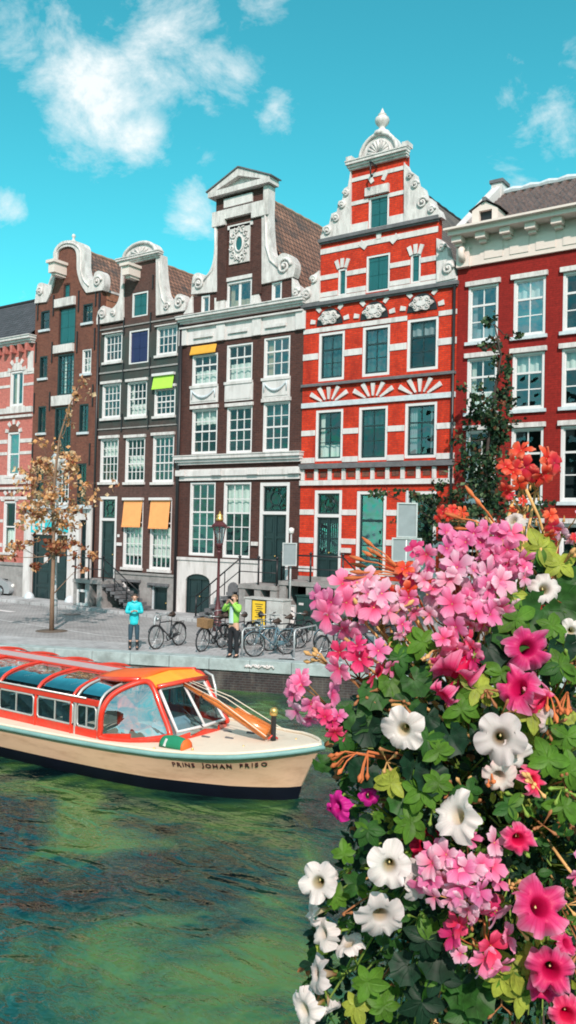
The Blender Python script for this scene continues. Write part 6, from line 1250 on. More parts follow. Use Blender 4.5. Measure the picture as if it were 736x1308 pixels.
def person(label, loc, rz, H_, wr_, el, jm, tm, hairm, longc, head_tilt=0, shirt=False):
    k = H_ / 1.72; o = thing('person', (loc.x, loc.y, .006), label, 'person', None, rz)
    S_ = lambda x, y, z: (x * k, y * k, z * k)
    sh_ = [(-.175, 0, 1.42), (.175, 0, 1.42)]; hp = [(-.095, 0, .90), (.095, 0, .90)]
    chains = [[(S_(0, 0, .93), .12 * k), (S_(0, 0, 1.08), .105 * k), (S_(0, -.005, 1.25), (.14 * k, .10 * k)), (S_(0, 0, 1.41), (.11 * k, .075 * k)), (S_(0, 0, 1.49), .052 * k), (S_(0, -.015 , 1.55), .066 * k), (S_(0, -.02, 1.61), (.078 * k, .092 * k)), (S_(0, -.012, 1.66), (.076 * k, .09 * k)), (S_(0, -.005, 1.70), .045 * k)], [(S_(0, -.02, 1.61), .078 * k), (S_(0, -.118, 1.595), .012 * k)]]
    jk = [[(S_(0, 0, .86 if longc else .92), (.17 * k, .13 * k)), (S_(0, 0, 1.02), (.16 * k, .125 * k)), (S_(0, -.005, 1.25), (.175 * k, .125 * k)), (S_(0, 0, 1.40), (.13 * k, .095 * k)), (S_(0, 0, 1.475), .07 * k)]]
    if longc: jk[0].insert(0, (S_(0, 0, .74), (.19 * k, .15 * k)))
    tr_ = [[(S_(0, 0, .96), (.15 * k, .11 * k)), (S_(0, 0, .90), (.15 * k, .11 * k))]]
    for i, sd in ((0, -1), (1, 1)):
        e = el[i]; w = wr_[i]; W_ = Vector(w); E_ = Vector(e); dr = (W_ - E_).normalized()
        chains.append([(S_(0, 0, 1.41), (.11 * k, .075 * k)), (S_(sd * .16, 0, 1.41), .06 * k), (S_(*e), .045 * k), (S_(*w), .028 * k), (S_(*(W_ + dr * .05)), (.038 * k, .02 * k))])
        palm = W_ + dr * .05; side = dr.cross(Vector((0, 0, 1))).normalized() if abs(dr.z) < .95 else Vector((1, 0, 0)); dn = Vector((0, -1, 0)) * .4 + dr * .6
        for f_ in range(4):
            a = palm + side * (-.027 + .018 * f_); ln = (.03, .036, .034, .026)[f_]; chains.append([(S_(*palm), (.038 * k, .02 * k)), (S_(*(a + dr * .03)), .010 * k), (S_(*(a + dr * .03 + dn * ln)), .0085 * k), (S_(*(a + dr * .025 + dn * ln * 1.6)), .007 * k)])
        chains.append([(S_(*palm), .03 * k), (S_(*(W_ + dr * .03 + side * -.045)), .011 * k), (S_(*(W_ + dr * .065 + side * -.055)), .009 * k)])
        jk.append([(S_(0, 0, 1.40), (.13 * k, .095 * k)), (S_(sd * .165, 0, 1.405), .082 * k), (S_(*e), .066 * k), (S_(*(E_.lerp(W_, .88))), .048 * k)])
        fx = sd * .11; chains.append([(S_(0, 0, .93), .12 * k), (S_(sd * .09, 0, .86), .085 * k), (S_(sd * .10, -.01, .48), .055 * k), (S_(fx, .01, .10), .038 * k), (S_(fx, -.10, .035), .035 * k)])
        tr_.append([(S_(0, 0, .90), (.15 * k, .11 * k)), (S_(sd * .092, 0, .82), (.10 * k, .105 * k)), (S_(sd * .10, -.012, .48), .072 * k), (S_(fx, .01, .26 if longc else .10), .060 * k if longc else .066 * k)])
        bt = [[(S_(fx, .01, .30 if longc else .12), .062 * k), (S_(fx, .02, .07), .05 * k), (S_(fx, -.05, .045), (.048 * k, .04 * k)), (S_(fx, -.155, .04), (.042 * k, .03 * k))], [(S_(fx, .02, .07), .05 * k), (S_(fx, .055, .04), .038 * k)]]
        skin('boot' if longc else 'shoe', bt, M['boot'], o)
    skin('body', chains, M['skin'], o); skin('jacket', jk, M[jm], o); skin('trousers', tr_, M[tm], o)
    g = MB(); g.grid(lambda u, v: S_(.092 * math.sin(PI * v * .98 + .02) * math.cos(2 * PI * u), .004 + .108 * math.sin(PI * v * .98 + .02) * math.sin(2 * PI * u), 1.632 + .10 * math.cos(PI * v)), 16, 8)
    keep = [i for i, f in enumerate(g.f) if not (sum(g.v[j][1] for j in f) / len(f) < -.03 * k and sum(g.v[j][2] for j in f) / len(f) < 1.665 * k)]
    g.f = [g.f[i] for i in keep]; g.m = [g.m[i] for i in keep]; g.s = [g.s[i] for i in keep]; me = g
    def lb(mb, nm, m_, par): w0 = wl(par); mb.v = [(a + w0.x, b_ + w0.y, c_ + w0.z) for a, b_, c_ in mb.v]; return mb.build(nm, m_, par)
    lb(g, 'hair', M[hairm], o)
    for sd in (-1, 1):
        lb(MB().lathe([(0, -.007), (.009, -.004), (.010, 0), (0, .006)], S_(sd * .032, -.098, 1.62), 8, axis='Y'), 'eye', M['black'], o)
        lb(MB().tube([S_(sd * .082, -.0, 1.60), S_(sd * .09, .005, 1.615), S_(sd * .084, .01, 1.64)], [.012, .016, .010], 6), 'ear', M['skin'], o)
    lb(MB().bar(S_(-.022, -.103, 1.563), S_(.022, -.103, 1.563), .008, .008), 'mouth', M['redpaint'], o)
    lb(MB().tube([S_(-.07, -.07, 1.49), S_(0, -.10, 1.47), S_(.07, -.07, 1.49), S_(.05, .06, 1.5), S_(-.05, .06, 1.5)], .028, 6, closed=True), 'collar', M[jm], o)
    if shirt: lb(MB().grid(lambda u, v: S_((-.07 + .14 * u) * (1 - .25 * v), -.135 - .012 * math.sin(PI * u), .96 + .46 * v), 6, 6), 'shirt', M['shirt'], o)
    return o
p1 = G(170.5, 830); person('person in a bright cyan raincoat and dark boots standing with hands together at the chest', p1, math.atan2(YAW.y, YAW.x) - PI / 2 + .15, 1.66, [(-.05, -.26, 1.20), (.05, -.27, 1.22)], [(-.24, -.06, 1.14), (.24, -.06, 1.14)], 'cyanj', 'denim', 'hair', True)
p2 = G(298, 841); o2 = person('person in a lime green jacket and black trousers raising a camera to the eyes', p2, math.atan2(YAW.y, YAW.x) - PI / 2 - .55, 1.80, [(-.07, -.24, 1.52), (.08, -.24, 1.53)], [(-.26, -.16, 1.28), (.27, -.16, 1.28)], 'limej', 'blackc', 'hairl', False, shirt=True)
cm_ = thing('camera', (p2.x, p2.y, .006), 'small black camera held up to the face by the person in green', 'camera', None, o2.rotation_euler.z)
def lb2(mb, nm, m_, par): w0 = wl(par); mb.v = [(a + w0.x, b_ + w0.y, c_ + w0.z) for a, b_, c_ in mb.v]; return mb.build(nm, m_, par)
lb2(MB().box(-.06, .06, -.20, -.15, 1.62, 1.70), 'body', M['black'], cm_); lb2(MB().lathe([(.03, -.07), (.032, -.05), (.028, 0)], (0, -.20, 1.66), 12, axis='Y'), 'lens', M['chrome'], cm_)
# ------------------------------------------------------------------ bridge under the camera, planter trough and its flowers
rt = Vector((CR.x, CR.y, 0)).normalized(); fw = Vector((-rt.y, rt.x, 0))
def CB(a, b_, z): p = Vector((CAMLOC.x, CAMLOC.y, 0)) + rt * a + fw * b_; return Vector((p.x, p.y, z))
def obox(g, a0, a1, b0, b1, z0, z1):
    P = [CB(a, b_, z) for z in (z0, z1) for (a, b_) in ((a0, b0), (a1, b0), (a1, b1), (a0, b1))]; g.add(P, [(0, 3, 2, 1), (4, 5, 6, 7), (0, 1, 5, 4), (1, 2, 6, 5), (2, 3, 7, 6), (3, 0, 4, 7)]); return g
tag(obox(MB(), -12, 14, -7, .62, 1.6, 2.1).build('bridge_deck', M['clinker']), kind='structure')
g = MB(); obox(g, -12, 14, .62, .95, -1.6, 2.14); o = thing('bridge_parapet', tuple(CB(1, .8, 0)), 'grey stone bridge parapet below the flower trough', 'parapet'); g.build('wall', M['grey'], o); obox(MB(), -12, 14, .56, 1.0, 2.14, 2.24).build('coping', M['coping'], o)
o = thing('planter_trough', tuple(CB(.5, 1.4, 2.3)), 'dark trough on the parapet holding the flowers', 'planter')
g = MB(); obox(g, .10, 1.3, 1.02, 1.06, 2.30, 2.64); obox(g, .10, 1.3, 1.70, 1.74, 2.30, 2.64); obox(g, .10, .14, 1.06, 1.70, 2.30, 2.64); obox(g, 1.26, 1.3, 1.06, 1.70, 2.30, 2.64); obox(g, .14, 1.26, 1.06, 1.70, 2.30, 2.36); g.build('trough', M['cabgreen'], o)
obox(MB(), .14, 1.26, 1.06, 1.70, 2.36, 2.60).build('soil', mat('potting_soil', (.03, .02, .015), .95, .4, 20, .8, 60), o)
obox(obox(MB(), .2, .25, .9, 1.72, 2.24, 2.298), 1.0, 1.05, .9, 1.72, 2.24, 2.298).build('bracket', M['black'], o)

def petal(name, ramp, rough=.5, trans=.4, veins=.0, vein=(.3, 0, .05), sss=0):
    """colour runs along the petal from its base to its rim; fine veins radiate"""
    m, n, b = newmat(name); lk = n.links; t = sh(n, 'ShaderNodeTexCoord'); sp = sh(n, 'ShaderNodeSeparateXYZ'); lk.new(t.outputs['UV'], sp.inputs[0])
    z = sh(n, 'ShaderNodeTexNoise'); z.inputs['Scale'].default_value = 40; z.inputs['Detail'].default_value = 3; lk.new(t.outputs['Object'], z.inputs['Vector'])
    a = sh(n, 'ShaderNodeMath'); a.operation = 'MULTIPLY_ADD'; lk.new(z.outputs['Fac'], a.inputs[0]); a.inputs[1].default_value = .22; a.inputs[2].default_value = -.11
    a2 = sh(n, 'ShaderNodeMath'); a2.operation = 'ADD'; lk.new(a.outputs[0], a2.inputs[0]); lk.new(sp.outputs[1], a2.inputs[1])
    cr = sh(n, 'ShaderNodeValToRGB'); e = cr.color_ramp.elements; e[0].position = ramp[0][0]; e[0].color = c4(ramp[0][1]); e[1].position = ramp[-1][0]; e[1].color = c4(ramp[-1][1])
    for p_, c_ in ramp[1:-1]: q = cr.color_ramp.elements.new(p_); q.color = c4(c_)
    lk.new(a2.outputs[0], cr.inputs[0]); out = cr.outputs[0]
    oi = sh(n, 'ShaderNodeObjectInfo'); z5 = sh(n, 'ShaderNodeTexNoise'); z5.inputs['Scale'].default_value = 22; z5.inputs['Detail'].default_value = 5; lk.new(t.outputs['Object'], z5.inputs['Vector']); hs = sh(n, 'ShaderNodeHueSaturation'); rr = sh(n, 'ShaderNodeMapRange'); rr.inputs[3].default_value = .80; rr.inputs[4].default_value = 1.08; lk.new(oi.outputs['Random'], rr.inputs[0]); r5 = sh(n, 'ShaderNodeMapRange'); r5.inputs[1].default_value = .3; r5.inputs[2].default_value = .7; r5.inputs[3].default_value = .86; r5.inputs[4].default_value = 1.06; lk.new(z5.outputs['Fac'], r5.inputs[0]); mu = sh(n, 'ShaderNodeMath'); mu.operation = 'MULTIPLY'; lk.new(rr.outputs[0], mu.inputs[0]); lk.new(r5.outputs[0], mu.inputs[1]); lk.new(mu.outputs[0], hs.inputs['Value']); rh = sh(n, 'ShaderNodeMapRange'); rh.inputs[3].default_value = .485; rh.inputs[4].default_value = .51; lk.new(oi.outputs['Random'], rh.inputs[0]); lk.new(rh.outputs[0], hs.inputs['Hue']); lk.new(out, hs.inputs['Color']); out = hs.outputs[0]
    if veins:
        w = sh(n, 'ShaderNodeMath'); w.operation = 'MULTIPLY'; lk.new(sp.outputs[0], w.inputs[0]); w.inputs[1].default_value = veins
        w2 = sh(n, 'ShaderNodeMath'); w2.operation = 'SINE'; lk.new(w.outputs[0], w2.inputs[0]); w3 = sh(n, 'ShaderNodeMapRange'); w3.inputs[1].default_value = .6; w3.inputs[2].default_value = 1; w3.inputs[4].default_value = .35; lk.new(w2.outputs[0], w3.inputs[0])
        mx = sh(n, 'ShaderNodeMix'); mx.data_type = 'RGBA'; lk.new(w3.outputs[0], mx.inputs[0]); lk.new(out, mx.inputs[6]); mx.inputs[7].default_value = c4(vein); out = mx.outputs[2]
    lk.new(out, b.inputs['Base Color']); b.inputs['Roughness'].default_value = rough; b.inputs['Specular IOR Level'].default_value = .3
    tr = sh(n, 'ShaderNodeBsdfTranslucent'); lk.new(out, tr.inputs[0]); ms = sh(n, 'ShaderNodeMixShader'); ms.inputs[0].default_value = trans; lk.new(b.outputs[0], ms.inputs[1]); lk.new(tr.outputs[0], ms.inputs[2]); lk.new(ms.outputs[0], n.nodes['Material Output'].inputs[0]); return m
PM = {
 'pink': petal('pink_petal', [(0, (.75, .03, .15)), (.25, (.90, .13, .32)), (.6, (.93, .26, .48)), (1, (.95, .42, .62))], veins=30, vein=(.8, .1, .3)),
 'pink2': petal('pale_pink_petal', [(0, (.85, .06, .22)), (.25, (.93, .33, .50)), (.7, (.94, .58, .70)), (1, (.94, .70, .80))], veins=30, vein=(.88, .3, .5)),
 'rose': petal('rose_petal', [(0, (.55, .01, .06)), (.3, (.84, .03, .14)), (1, (.92, .13, .30))], veins=30, vein=(.6, .01, .1)),
 'coral': petal('coral_petal', [(0, (.72, .01, .02)), (.3, (.86, .05, .03)), (.7, (.90, .13, .06)), (1, (.93, .30, .18))], veins=34, vein=(.8, .06, .04)),
 'white': petal('white_petunia', [(0, (.34, .18, .04)), (.18, (.66, .52, .30)), (.36, (.85, .77, .72)), (1, (.90, .82, .80))], veins=70, vein=(.70, .60, .56)),
 'whitebl': petal('blush_white_petunia', [(0, (.3, .2, .05)), (.2, (.8, .6, .5)), (.6, (.87, .78, .72)), (1, (.87, .62, .60))]),
 'hot': petal('hot_pink_petunia', [(0, (.35, 0, .05)), (.15, (.70, .0, .07)), (.4, (.88, .02, .12)), (.75, (.92, .07, .24)), (1, (.94, .32, .50))], veins=60, vein=(.6, 0, .08)),
 'magenta': petal('magenta_petunia', [(0, (.15, 0, .08)), (.3, (.58, .005, .20)), (1, (.80, .03, .38))], veins=60, vein=(.4, 0, .15)),
 'crimson': petal('crimson_petunia', [(0, (.08, 0, .01)), (.4, (.40, .0, .04)), (1, (.58, .01, .10))], veins=60, vein=(.25, 0, .02)),
}
M['stemg'] = leafmat('green_stem', (.20, .30, .06), .3, .1); M['stemy'] = leafmat('yellow_pink_stem', (.62, .36, .14), .3, .1); M['stemo'] = leafmat('orange_bud_stem', (.70, .20, .07), .3, .15); M['calyx'] = leafmat('green_calyx', (.22, .34, .06), .2, .2); M['anther'] = mat('cream_anthers', (.75, .65, .3), .7, .1, 10)
def frame(d, roll=0):
    d = d.normalized(); a = d.cross(Vector((0, 0, 1))); a = a.normalized() if a.length > .05 else d.orthogonal().normalized(); b_ = a.cross(d).normalized() * -1
    return (a * math.cos(roll) + b_ * math.sin(roll)), (b_ * math.cos(roll) - a * math.sin(roll)), d
class FB(MB):
    """mesh with a uv per vertex"""
    def __init__(s): super().__init__(); s.uvs = []
    def sheet(s, pts, uvs, nu, nv):
        o = len(s.v); s.v += [tuple(p) for p in pts]; s.uvs += uvs
        for i in range(nu):
            for j in range(nv): s.f.append((o + i * (nv + 1) + j, o + (i + 1) * (nv + 1) + j, o + (i + 1) * (nv + 1) + j + 1, o + i * (nv + 1) + j + 1)); s.m.append(0); s.s.append(True)
    def mk(s, name, m, parent):
        me = bpy.data.meshes.new(name); w0 = wl(parent); me.from_pydata([(a - w0.x, b_ - w0.y, c_ - w0.z) for a, b_, c_ in s.v], [], s.f)
        uv = me.uv_layers.new(name='UVMap'); idx = [0] * len(me.loops); me.loops.foreach_get('vertex_index', idx); uv.data.foreach_set('uv', [c for i in idx for c in s.uvs[i]])
        me.polygons.foreach_set('use_smooth', [True] * len(s.f)); me.materials.append(m); ob = bpy.data.objects.new(name, me); COL.objects.link(ob); ob.parent = parent; return ob
FR = random.Random(5)
def floret(c, d, size, mk, parent, flat=.25, wilt=0, name='floret'):
    """five separate obovate petals round a small throat"""
    A, B, N_ = frame(d, FR.uniform(0, 6)); g = FB()
    for k in range(5):
        th = 2 * PI * k / 5 + FR.uniform(-.12, .12) + (.18 if k in (0,) else -.18 if k == 1 else 0); u_ = A * math.cos(th) + B * math.sin(th); v_ = N_.cross(u_)
        L_ = size * FR.uniform(.88, 1.08); W_ = L_ * (.27 if k < 2 else .36) * FR.uniform(.9, 1.1); cup = flat + FR.uniform(-.15, .15); tw = FR.uniform(-.25, .25) + wilt * FR.uniform(-1, 1); P = []; U = []; nu, nv = 7, 6
        for i in range(nu + 1):
            t_ = i / nu; w_ = W_ * (.16 + .84 * math.sin(PI / 2 * t_ / .68) if t_ < .68 else math.sqrt(max(.02, 1 - ((t_ - .68) / .33) ** 2)))
            for j in range(nv + 1):
                s_ = j / nv * 2 - 1; hh = math.sin(t_ * PI * .55) * cup * L_ - (s_ * s_) * W_ * .20 * t_ + .05 * L_ * math.sin(5 * s_ + k * 2) * t_ * t_ - wilt * L_ * .5 * t_ * t_; tip = -.10 * L_ * (s_ * s_) * (t_ > .8) - (.05 * L_ if abs(s_) < .1 and i == nu else 0)
                P.append(c + u_ * (L_ * (.05 + .95 * t_) + tip) + v_ * (w_ * s_ + tw * L_ * .15 * t_ * t_) + N_ * (hh + tw * s_ * w_ * .6)); U.append((k * 1.0 + j / nv, t_))
        g.sheet(P, U, nu, nv)
    return g.mk(name, mk, parent)
def petunia(c, d, size, mk, parent, stem_to=None, ruffle=.12, fold=0.0, nm='flower', tubelen=1.15, calm='calyx'):
    """a funnel opening into five broad ruffled lobes; c is the mouth centre, d the way it faces"""
    A, B, N_ = frame(d, FR.uniform(0, 6)); g = FB(); R_ = size / 2; nu, nv = 60, 14; P = []; U = []; ph = FR.uniform(0, 6); ph2 = FR.uniform(0, 6); am = [FR.uniform(.88, 1.1) for _ in range(5)]; bend = FR.uniform(-.25, .25); ruffle *= 1.6; b2 = FR.uniform(-.25, .25)
    for i in range(nu + 1):
        th = 2 * PI * (i % nu) / nu; lob = abs(math.cos(2.5 * th)) ; k = int(((th / (2 * PI) * 5) + .5) % 5); notch = 1 - .38 * (1 - lob) ** 1.7
        for j in range(nv + 1):
            t_ = j / nv; q_ = max(0, (t_ - .42) / .58)
            if t_ < .42: q = t_ / .42; r = R_ * (.10 + .24 * q ** 1.6); z = -R_ * tubelen * (1 - q) ** 1.1
            else:
                q = (t_ - .42) / .58; r = R_ * (.34 + .66 * q * (notch * am[k] if q > .3 else 1) ** (1 if q > .3 else 1)); z = R_ * (.16 * math.sin(q * PI * .5) - .20 * q * q - fold * .8 * q * q)
                z += R_ * ruffle * q * q * (math.sin(5 * th + ph) * .8 + math.sin(11 * th + ph2) * .45 + math.sin(19 * th + ph) * .22) + R_ * .12 * q * (lob - .5) - R_ * .05 * q * math.exp(-((1 - lob) / .06) ** 2) + R_ * .035 * q * math.sin(31 * th + ph2)
                z += bend * r * math.cos(th) + b2 * r * q_ * math.sin(2 * th + ph)
                r *= 1 - fold * .45 * q
            P.append(c + (A * math.cos(th) + B * math.sin(th)) * r + N_ * z); U.append((i / nu * 3, t_ if t_ > .42 else t_ * .9))
    g.sheet(P, U, nu, nv); f_ = g.mk(nm, mk, parent)
    bs = c - N_ * R_ * tubelen; cx = MB()
    for k in range(5):
        a = 2 * PI * k / 5; q = (A * math.cos(a) + B * math.sin(a)); w_ = N_.cross(q) * R_ * .10
        cx.add([bs - N_ * R_ * .1, bs + q * R_ * .14 + w_, bs + q * R_ * .30 + N_ * R_ * .42, bs + q * R_ * .14 - w_], [(0, 1, 2, 3)], 0, True)
    if stem_to is not None: mid = bs.lerp(stem_to, .5) + Vector((0, 0, .015)); cx.tube([bs, bs - N_ * .015, mid, stem_to], [.0022, .0020, .0022, .0025], 6)
    cx.build('calyx', M[calm], f_); MB().lathe([(0, .0), (R_ * .045, .002), (0, .005)], tuple(c - N_ * R_ * .45), 6).build('anthers', M['anther'], f_); return f_
def surf(px, py): return 1.46 - .24 * math.exp(-((px - 650) ** 2 + (py - 1040) ** 2) / (2 * 230 ** 2))
def FP_(px, py, off=0): return D(px, py, surf(px, py) + off)
CORE = D(650, 1020, 1.62)
def px2m(px, py, s_, off=0): return s_ / FP * (surf(px, py) + off)
TOCAM = (-CF).normalized()
def plant(name, label, cat, px, py): p = FP_(px, py, .25); return thing(name, tuple(p), label, cat, 'flowering plants in the trough')
gp = plant('geranium', 'pink geranium with rounded scalloped leaves filling the top left of the flower trough', 'geranium', 560, 900)
gc = plant('geranium', 'coral orange geranium with the tallest flower head of the trough', 'geranium', 690, 760)
pw = plant('petunia', 'white petunia trailing down the lower left edge of the flower trough', 'petunia', 500, 1200)
ph_ = plant('petunia', 'hot pink petunia with large ruffled trumpets at the right of the trough', 'petunia', 690, 1100)
pr = plant('petunia', 'geranium like rose pink cluster plant low in the middle of the trough', 'petunia', 600, 1150)
pr['label'] = 'low geranium with one big mixed pink and white flower cluster'; pr['category'] = 'geranium'; pr.name = 'geranium'
pm = plant('petunia', 'small magenta petunia at the left edge beside the boat bow', 'petunia', 450, 1040)
# petunias: (px, py, diameter px, kind, facing (right, up, to camera), plant, offset, fold)
PET = [(515, 932, 56, 'white', (-.35, .05, 1), pw, -.03, 0), (640, 942, 70, 'white', (-.2, .2, 1), pw, -.03, .1), (660, 965, 50, 'white', (.4, -.3, .8), pw, -.01, .2), (583, 1042, 66, 'white', (-.75, .35, .55), pw, -.02, .1), (406, 1127, 52, 'white', (-.3, .3, 1), pw, -.02, 0), (398, 1166, 38, 'white', (-.9, -.1, .3), pw, 0, .25),
       (497, 1106, 58, 'white', (-.15, .15, 1), pw, -.05, 0), (486, 1170, 62, 'white', (.1, -.1, 1), pw, -.04, 0), (534, 1128, 50, 'white', (.5, 0, .8), pw, 0, .1), (412, 1192, 46, 'white', (-.8, .1, .5), pw, 0, .3), (446, 1204, 46, 'white', (-.3, .9, .4), pw, 0, .35), (404, 1244, 52, 'white', (-.8, .2, .45), pw, 0, .25), (388, 1290, 56, 'white', (-.7, 0, .6), pw, 0, .2), (420, 1112, 34, 'white', (.3, .9, .3), pw, .02, .2), (424, 1290, 30, 'white', (.3, -.6, .5), pw, .02, .3),
       (696, 752, 44, 'white', (0, .3, 1), pw, 0, .2), (730, 806, 32, 'white', (-.2, 0, 1), pw, 0, .1), (655, 664, 34, 'white', (-.5, .5, .6), pw, 0, .5), (637, 992, 46, 'whitebl', (-.3, -.4, 1), pw, -.01, .15), (700, 922, 40, 'whitebl', (.7, -.2, .6), pw, 0, .35), (624, 900, 20, 'white', (0, .3, 1), pw, .04, .4),
       (674, 828, 60, 'hot', (.1, .3, 1), ph_, -.01, .15), (662, 878, 66, 'hot', (-.6, .45, .6), ph_, -.02, .25), (692, 898, 50, 'hot', (.6, -.4, .6), ph_, -.01, .35), (583, 862, 70, 'hot', (-.5, -.65, .25), ph_, 0, .1), (566, 888, 44, 'hot', (-.6, -.5, .5), ph_, -.01, .3), (690, 1158, 74, 'hot', (.1, .55, .85), ph_, -.05, .05), (662, 1072, 46, 'hot', (0, .1, 1), ph_, -.02, .3), (704, 1240, 66, 'hot', (-.2, .2, 1), ph_, -.05, .25), (694, 1268, 50, 'hot', (-.3, -.5, .8), ph_, -.04, .4), (682, 998, 44, 'hot', (.5, .1, .8), ph_, 0, .35), (724, 1296, 50, 'hot', (-.1, .1, 1), ph_, -.04, .2), (724, 1205, 34, 'hot', (.5, .4, .8), ph_, 0, .3), (602, 846, 40, 'hot', (.6, .5, .5), ph_, .01, .3),
       (431, 1030, 42, 'magenta', (-.7, .15, .6), pm, -.02, .3), (472, 1016, 30, 'magenta', (.2, .4, .9), pm, .01, .3), (546, 1080, 50, 'crimson', (.1, .3, 1), pm, .04, .2), (425, 1035, 26, 'magenta', (-.5, -.5, .6), pm, -.01, .4)]
for (px, py, dm, kd, fc, pl, off, fold) in PET:
    d = rt * fc[0] + Vector((0, 0, 1)) * fc[1] - fw * fc[2]; c_ = FP_(px, py, off); petunia(c_, d, px2m(px, py, dm, off) * 1.06, PM[kd], pl, stem_to=c_.lerp(CORE, .30) + Vector((0, 0, -.03)), ruffle=.26 if kd in ('hot', 'crimson') else .12, fold=fold)
# geranium umbels: (px, py, radius px, florets, kind, plant, hub offset (right, up))
UMB = [(437, 775, 36, 14, 'pink', gp, (20, -55)), (482, 772, 34, 12, 'pink2', gp, (10, -60)), (458, 752, 20, 5, 'pink', gp, (15, -50)), (480, 838, 26, 6, 'pink', gp, (-30, -22)), (454, 846, 30, 9, 'rose', gp, (10, -40)), (398, 892, 28, 14, 'pink', gp, (40, -20)), (425, 925, 20, 8, 'rose', gp, (30, 0)),
       (560, 705, 30, 9, 'pink', gp, (5, -50)), (534, 722, 24, 7, 'rose', gp, (10, -40)), (605, 700, 26, 8, 'pink', gp, (-5, -50)), (640, 702, 36, 14, 'pink', gp, (0, -60)), (588, 745, 40, 14, 'pink2', gp, (10, -60)), (622, 755, 34, 11, 'pink2', gp, (0, -60)), (560, 775, 26, 7, 'pink', gp, (20, -50)), (596, 800, 36, 11, 'pink', gp, (10, -50)), (575, 830, 28, 8, 'rose', gp, (20, -30)), (520, 760, 22, 5, 'pink', gp, (20, -50)), (655, 735, 22, 6, 'pink', gp, (0, -40)), (545, 745, 24, 6, 'pink2', gp, (20, -40)), (612, 778, 24, 7, 'pink', gp, (0, -40)), (505, 800, 18, 4, 'pink', gp, (10, -30)),
       (585, 1118, 50, 16, 'pink', pr, (20, -50)), (600, 1100, 40, 9, 'pink2', pr, (10, -50)), (565, 1110, 32, 9, 'pink', pr, (20, -40)), (615, 1142, 30, 7, 'pink2', pr, (0, -40)), (615, 1198, 40, 12, 'rose', pr, (10, -30)), (598, 1215, 24, 5, 'pink', pr, (10, -30)), (735, 1100, 24, 4, 'pink', pr, (0, -40)),
       (680, 594, 26, 7, 'coral', gc, (8, -60)), (660, 612, 20, 5, 'coral', gc, (20, -45)), (656, 640, 12, 3, 'coral', gc, (20, -30)), (702, 668, 18, 3, 'coral', gc, (-20, -30)), (728, 668, 22, 6, 'pink2', gc, (-20, -30)), (576, 658, 16, 5, 'coral', gc, (45, -20)), (735, 700, 16, 3, 'coral', gc, (-10, -30)), (520, 745, 22, 3, 'coral', gc, (10, -30))]
for (px, py, rr, n_, kd, pl, ho) in UMB:
    hub = FP_(px + ho[0] * .55, py - ho[1] * .55, .05); c0 = FP_(px, py, 0); R_ = px2m(px, py, rr); g = MB(); fl = []; ax = (c0 - hub).normalized()
    n_ = max(3, int(n_ * .64)) if kd != 'coral' else n_
    for i in range(n_):
        for tr_ in range(12):
            a, b_ = FR.uniform(-1, 1), FR.uniform(-1, 1)
            if a * a + b_ * b_ > 1: continue
            p = c0 + rt * (a * R_) + Vector((0, 0, b_ * R_)) - fw * (R_ * .7 * math.sqrt(max(0, 1 - a * a - b_ * b_))) + rv(.002)
            if all((p - q[0]).length > R_ * 1.15 / math.sqrt(n_) for q in fl) or tr_ > 9: break
        d = (rt * a * .9 + Vector((0, 0, b_ * .9)) - fw * .75 + rv(.12)).normalized(); fl.append((p, d)); g.tube([hub, hub.lerp(p, .55) + d * .003, p - d * .006, p], [.0013, .0011, .0010, .0014], 5)
    for i in range(3): q = hub + rv(.012) + (c0 - hub) * .5; g.tube([hub, q, q + Vector((FR.uniform(-.004, .004), 0, -.01))], [.0012, .001, .0028], 5)
    stm = CORE.lerp(hub, .35) + rv(.02); g.tube([stm, stm.lerp(hub, .5) + Vector((0, 0, .02)), hub], [.003, .0026, .0024], 6)
    fh = g.build('flower_head', M['stemy'] if kd != 'rose' else M['stemo'], pl)
    sz = min(R_ * .72, px2m(px, py, 24 if kd != 'coral' else 19)) 
    for p, d in fl: floret(p, d, sz * FR.uniform(.8, 1.1) * .92, PM[kd if FR.random() < .75 else {'pink': 'pink2', 'pink2': 'pink', 'rose': 'pink', 'coral': 'coral'}[kd]], fh, flat=.3, wilt=.55 if kd == 'coral' else .12)
# long tapering buds and spent flower stalks
BUD = [(520, 735, -70, -26, 9, 'stemo', gp), (505, 748, -60, 6, 8, 'stemo', gp), (470, 800, -28, -50, 9, 'stemy', gp), (640, 680, -60, -34, 4, 'stemo', gc), (455, 962, -34, 18, 6, 'stemo', gp), (470, 960, -10, 40, 3, 'stemo', gp), (420, 850, -30, -18, 6, 'stemy', gp), (625, 985, 0, 24, 5, 'stemo', gp), (580, 1190, -8, 22, 3, 'stemo', gp), (720, 720, 20, -14, 4, 'stemy', gc), (560, 830, -14, 20, 5, 'stemy', gp), (500, 790, 20, -30, 6, 'stemy', gp), (700, 880, 10, 40, 6, 'stemo', gc), (725, 885, -4, 30, 5, 'stemo', gc)]
for (px, py, dx, dy, n_, mk_, pl) in BUD:
    hub = FP_(px, py, .0); g = MB(); a0 = math.atan2(dy, dx); ln = math.hypot(dx, dy)
    for i in range(n_):
        a = a0 + FR.uniform(-.42, .42); l_ = ln * FR.uniform(.7, 1.1); tip = FP_(px + l_ * math.cos(a), py + l_ * math.sin(a), FR.uniform(-.04, .02)); q = hub.lerp(tip, .5) + Vector((0, 0, .004))
        g.tube([hub, q, hub.lerp(tip, .72), hub.lerp(tip, .86), tip], [.0012, .0012, .0015, .0042, .0012], 6)
    stm = CORE.lerp(hub, .4); g.tube([stm, stm.lerp(hub, .5) + Vector((0, 0, .01)), hub], [.003, .0024, .002], 6); g.build('bud_cluster', M[mk_], pl)
